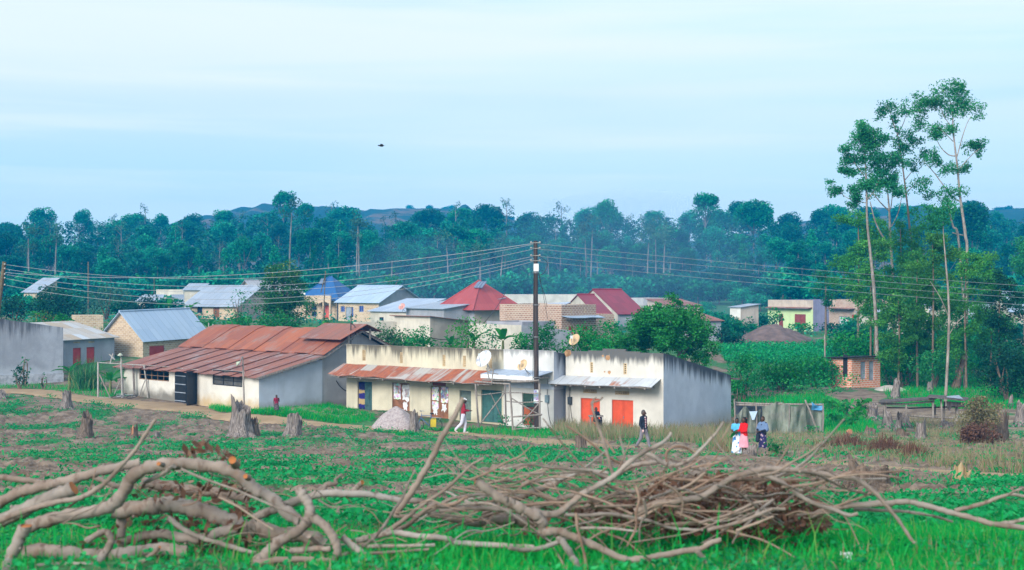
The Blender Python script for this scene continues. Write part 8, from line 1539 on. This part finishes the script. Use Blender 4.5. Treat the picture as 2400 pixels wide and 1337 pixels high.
bush('vine_bush', 'brown-green vine thicket smothering a stump at the plank table', 2296, hit(2296, 1046), 94, 918, LF_VINE, .11, 40, 300, 'vine', None, None, 2.4)
bush('vine_bush', 'sparser side of the vine thicket over the reddish grooved stump', 2340, hit(2340, 1040), 66, 940, LF_VINE, .11, 22, 302, 'vine', None, None, 1.6)
bush('vine_bush', 'brown dead skirt along the base of the vine thicket', 2302, hit(2302, 1052), 104, 988, LF_BRN, .1, 26, 303, 'vine', None, None, 2.0)
bush('vine_bush', 'low dead creeper tuft at the foot of the vine thicket', 2268, hit(2268, 1052), 50, 1002, LF_BRN, .1, 16, 301, 'vine', None, None, 3.0)
for i, (x, y, w, h, lb) in enumerate([(1985, 1058, 130, 26, 'long heap of brown dead stalks right of the women'), (2075, 1072, 120, 34, 'thicker dark brown heap of dead stalks before the tall pale stump'), (2140, 1082, 60, 20, 'small heap of dry stalks at the end of the dark one')]):
    g = ground(x, y); D = g.y; rng = np.random.default_rng(400 + i); n = 1500; P = np.stack([rng.normal(size=n) * w / 4.2 / FPX * D, rng.normal(size=n) * .35, np.zeros(n)], 1); P[:, 2] = rng.random(n) * h / FPX * D * np.exp(-(P[:, 0] / (w / 3 / FPX * D)) ** 2); V, rn = blades(P, .5, .022, 3.0, 410 + i); o = thing('stalk_heap', lb, 'heap', g); np_mesh('stalks', V, 4, LF_BRN, o, rn)
    m = MB(); m.tube([g + Vector((-w / 4 / FPX * D, 0, .05)), g + Vector((0, 0, .12)), g + Vector((w / 4 / FPX * D, 0, .05))], [.08, .14, .06], 7); m.build('log', STB, o)
# ---------------------------------------------------------------- smoke over the roofs and the blue air
for lb, px, py, D, s_, dn in (('thin blue smoke drifting up behind the mango tree and crimson roofs', 1470, 650, 240, (26, 9, 15), .012), ('faint blue smoke veil behind the grey gabled house', 990, 690, 235, (14, 7, 10), .012)):
    m = MB(); c_ = W(px, py, D); m.ball(c_, 1, 20, 12, 0, s_); t = Nt('smoke_air'); v = t.n('ShaderNodeVolumePrincipled'); v.inputs['Color'].default_value = (.35, .62, 1, 1); v.inputs['Density'].default_value = dn; v.inputs['Anisotropy'].default_value = .1; t.l(v.outputs[0], t.out.inputs['Volume']); o = m.build('smoke', t.m, None, c_); tag(o, lb, 'smoke', kind='stuff')
t = Nt('haze_air'); v = t.n('ShaderNodeVolumePrincipled'); v.inputs['Color'].default_value = (.004, .42, 1, 1); v.inputs['Density'].default_value = .00062; v.inputs['Anisotropy'].default_value = 0; t.l(v.outputs[0], t.out.inputs['Volume'])
m = MB(); m.box((-900, -70, -14), (1800, 0, 0), (0, 1250, 0), (0, 0, 84)); hz = m.build('haze', t.m); tag(hz, kind='stuff')
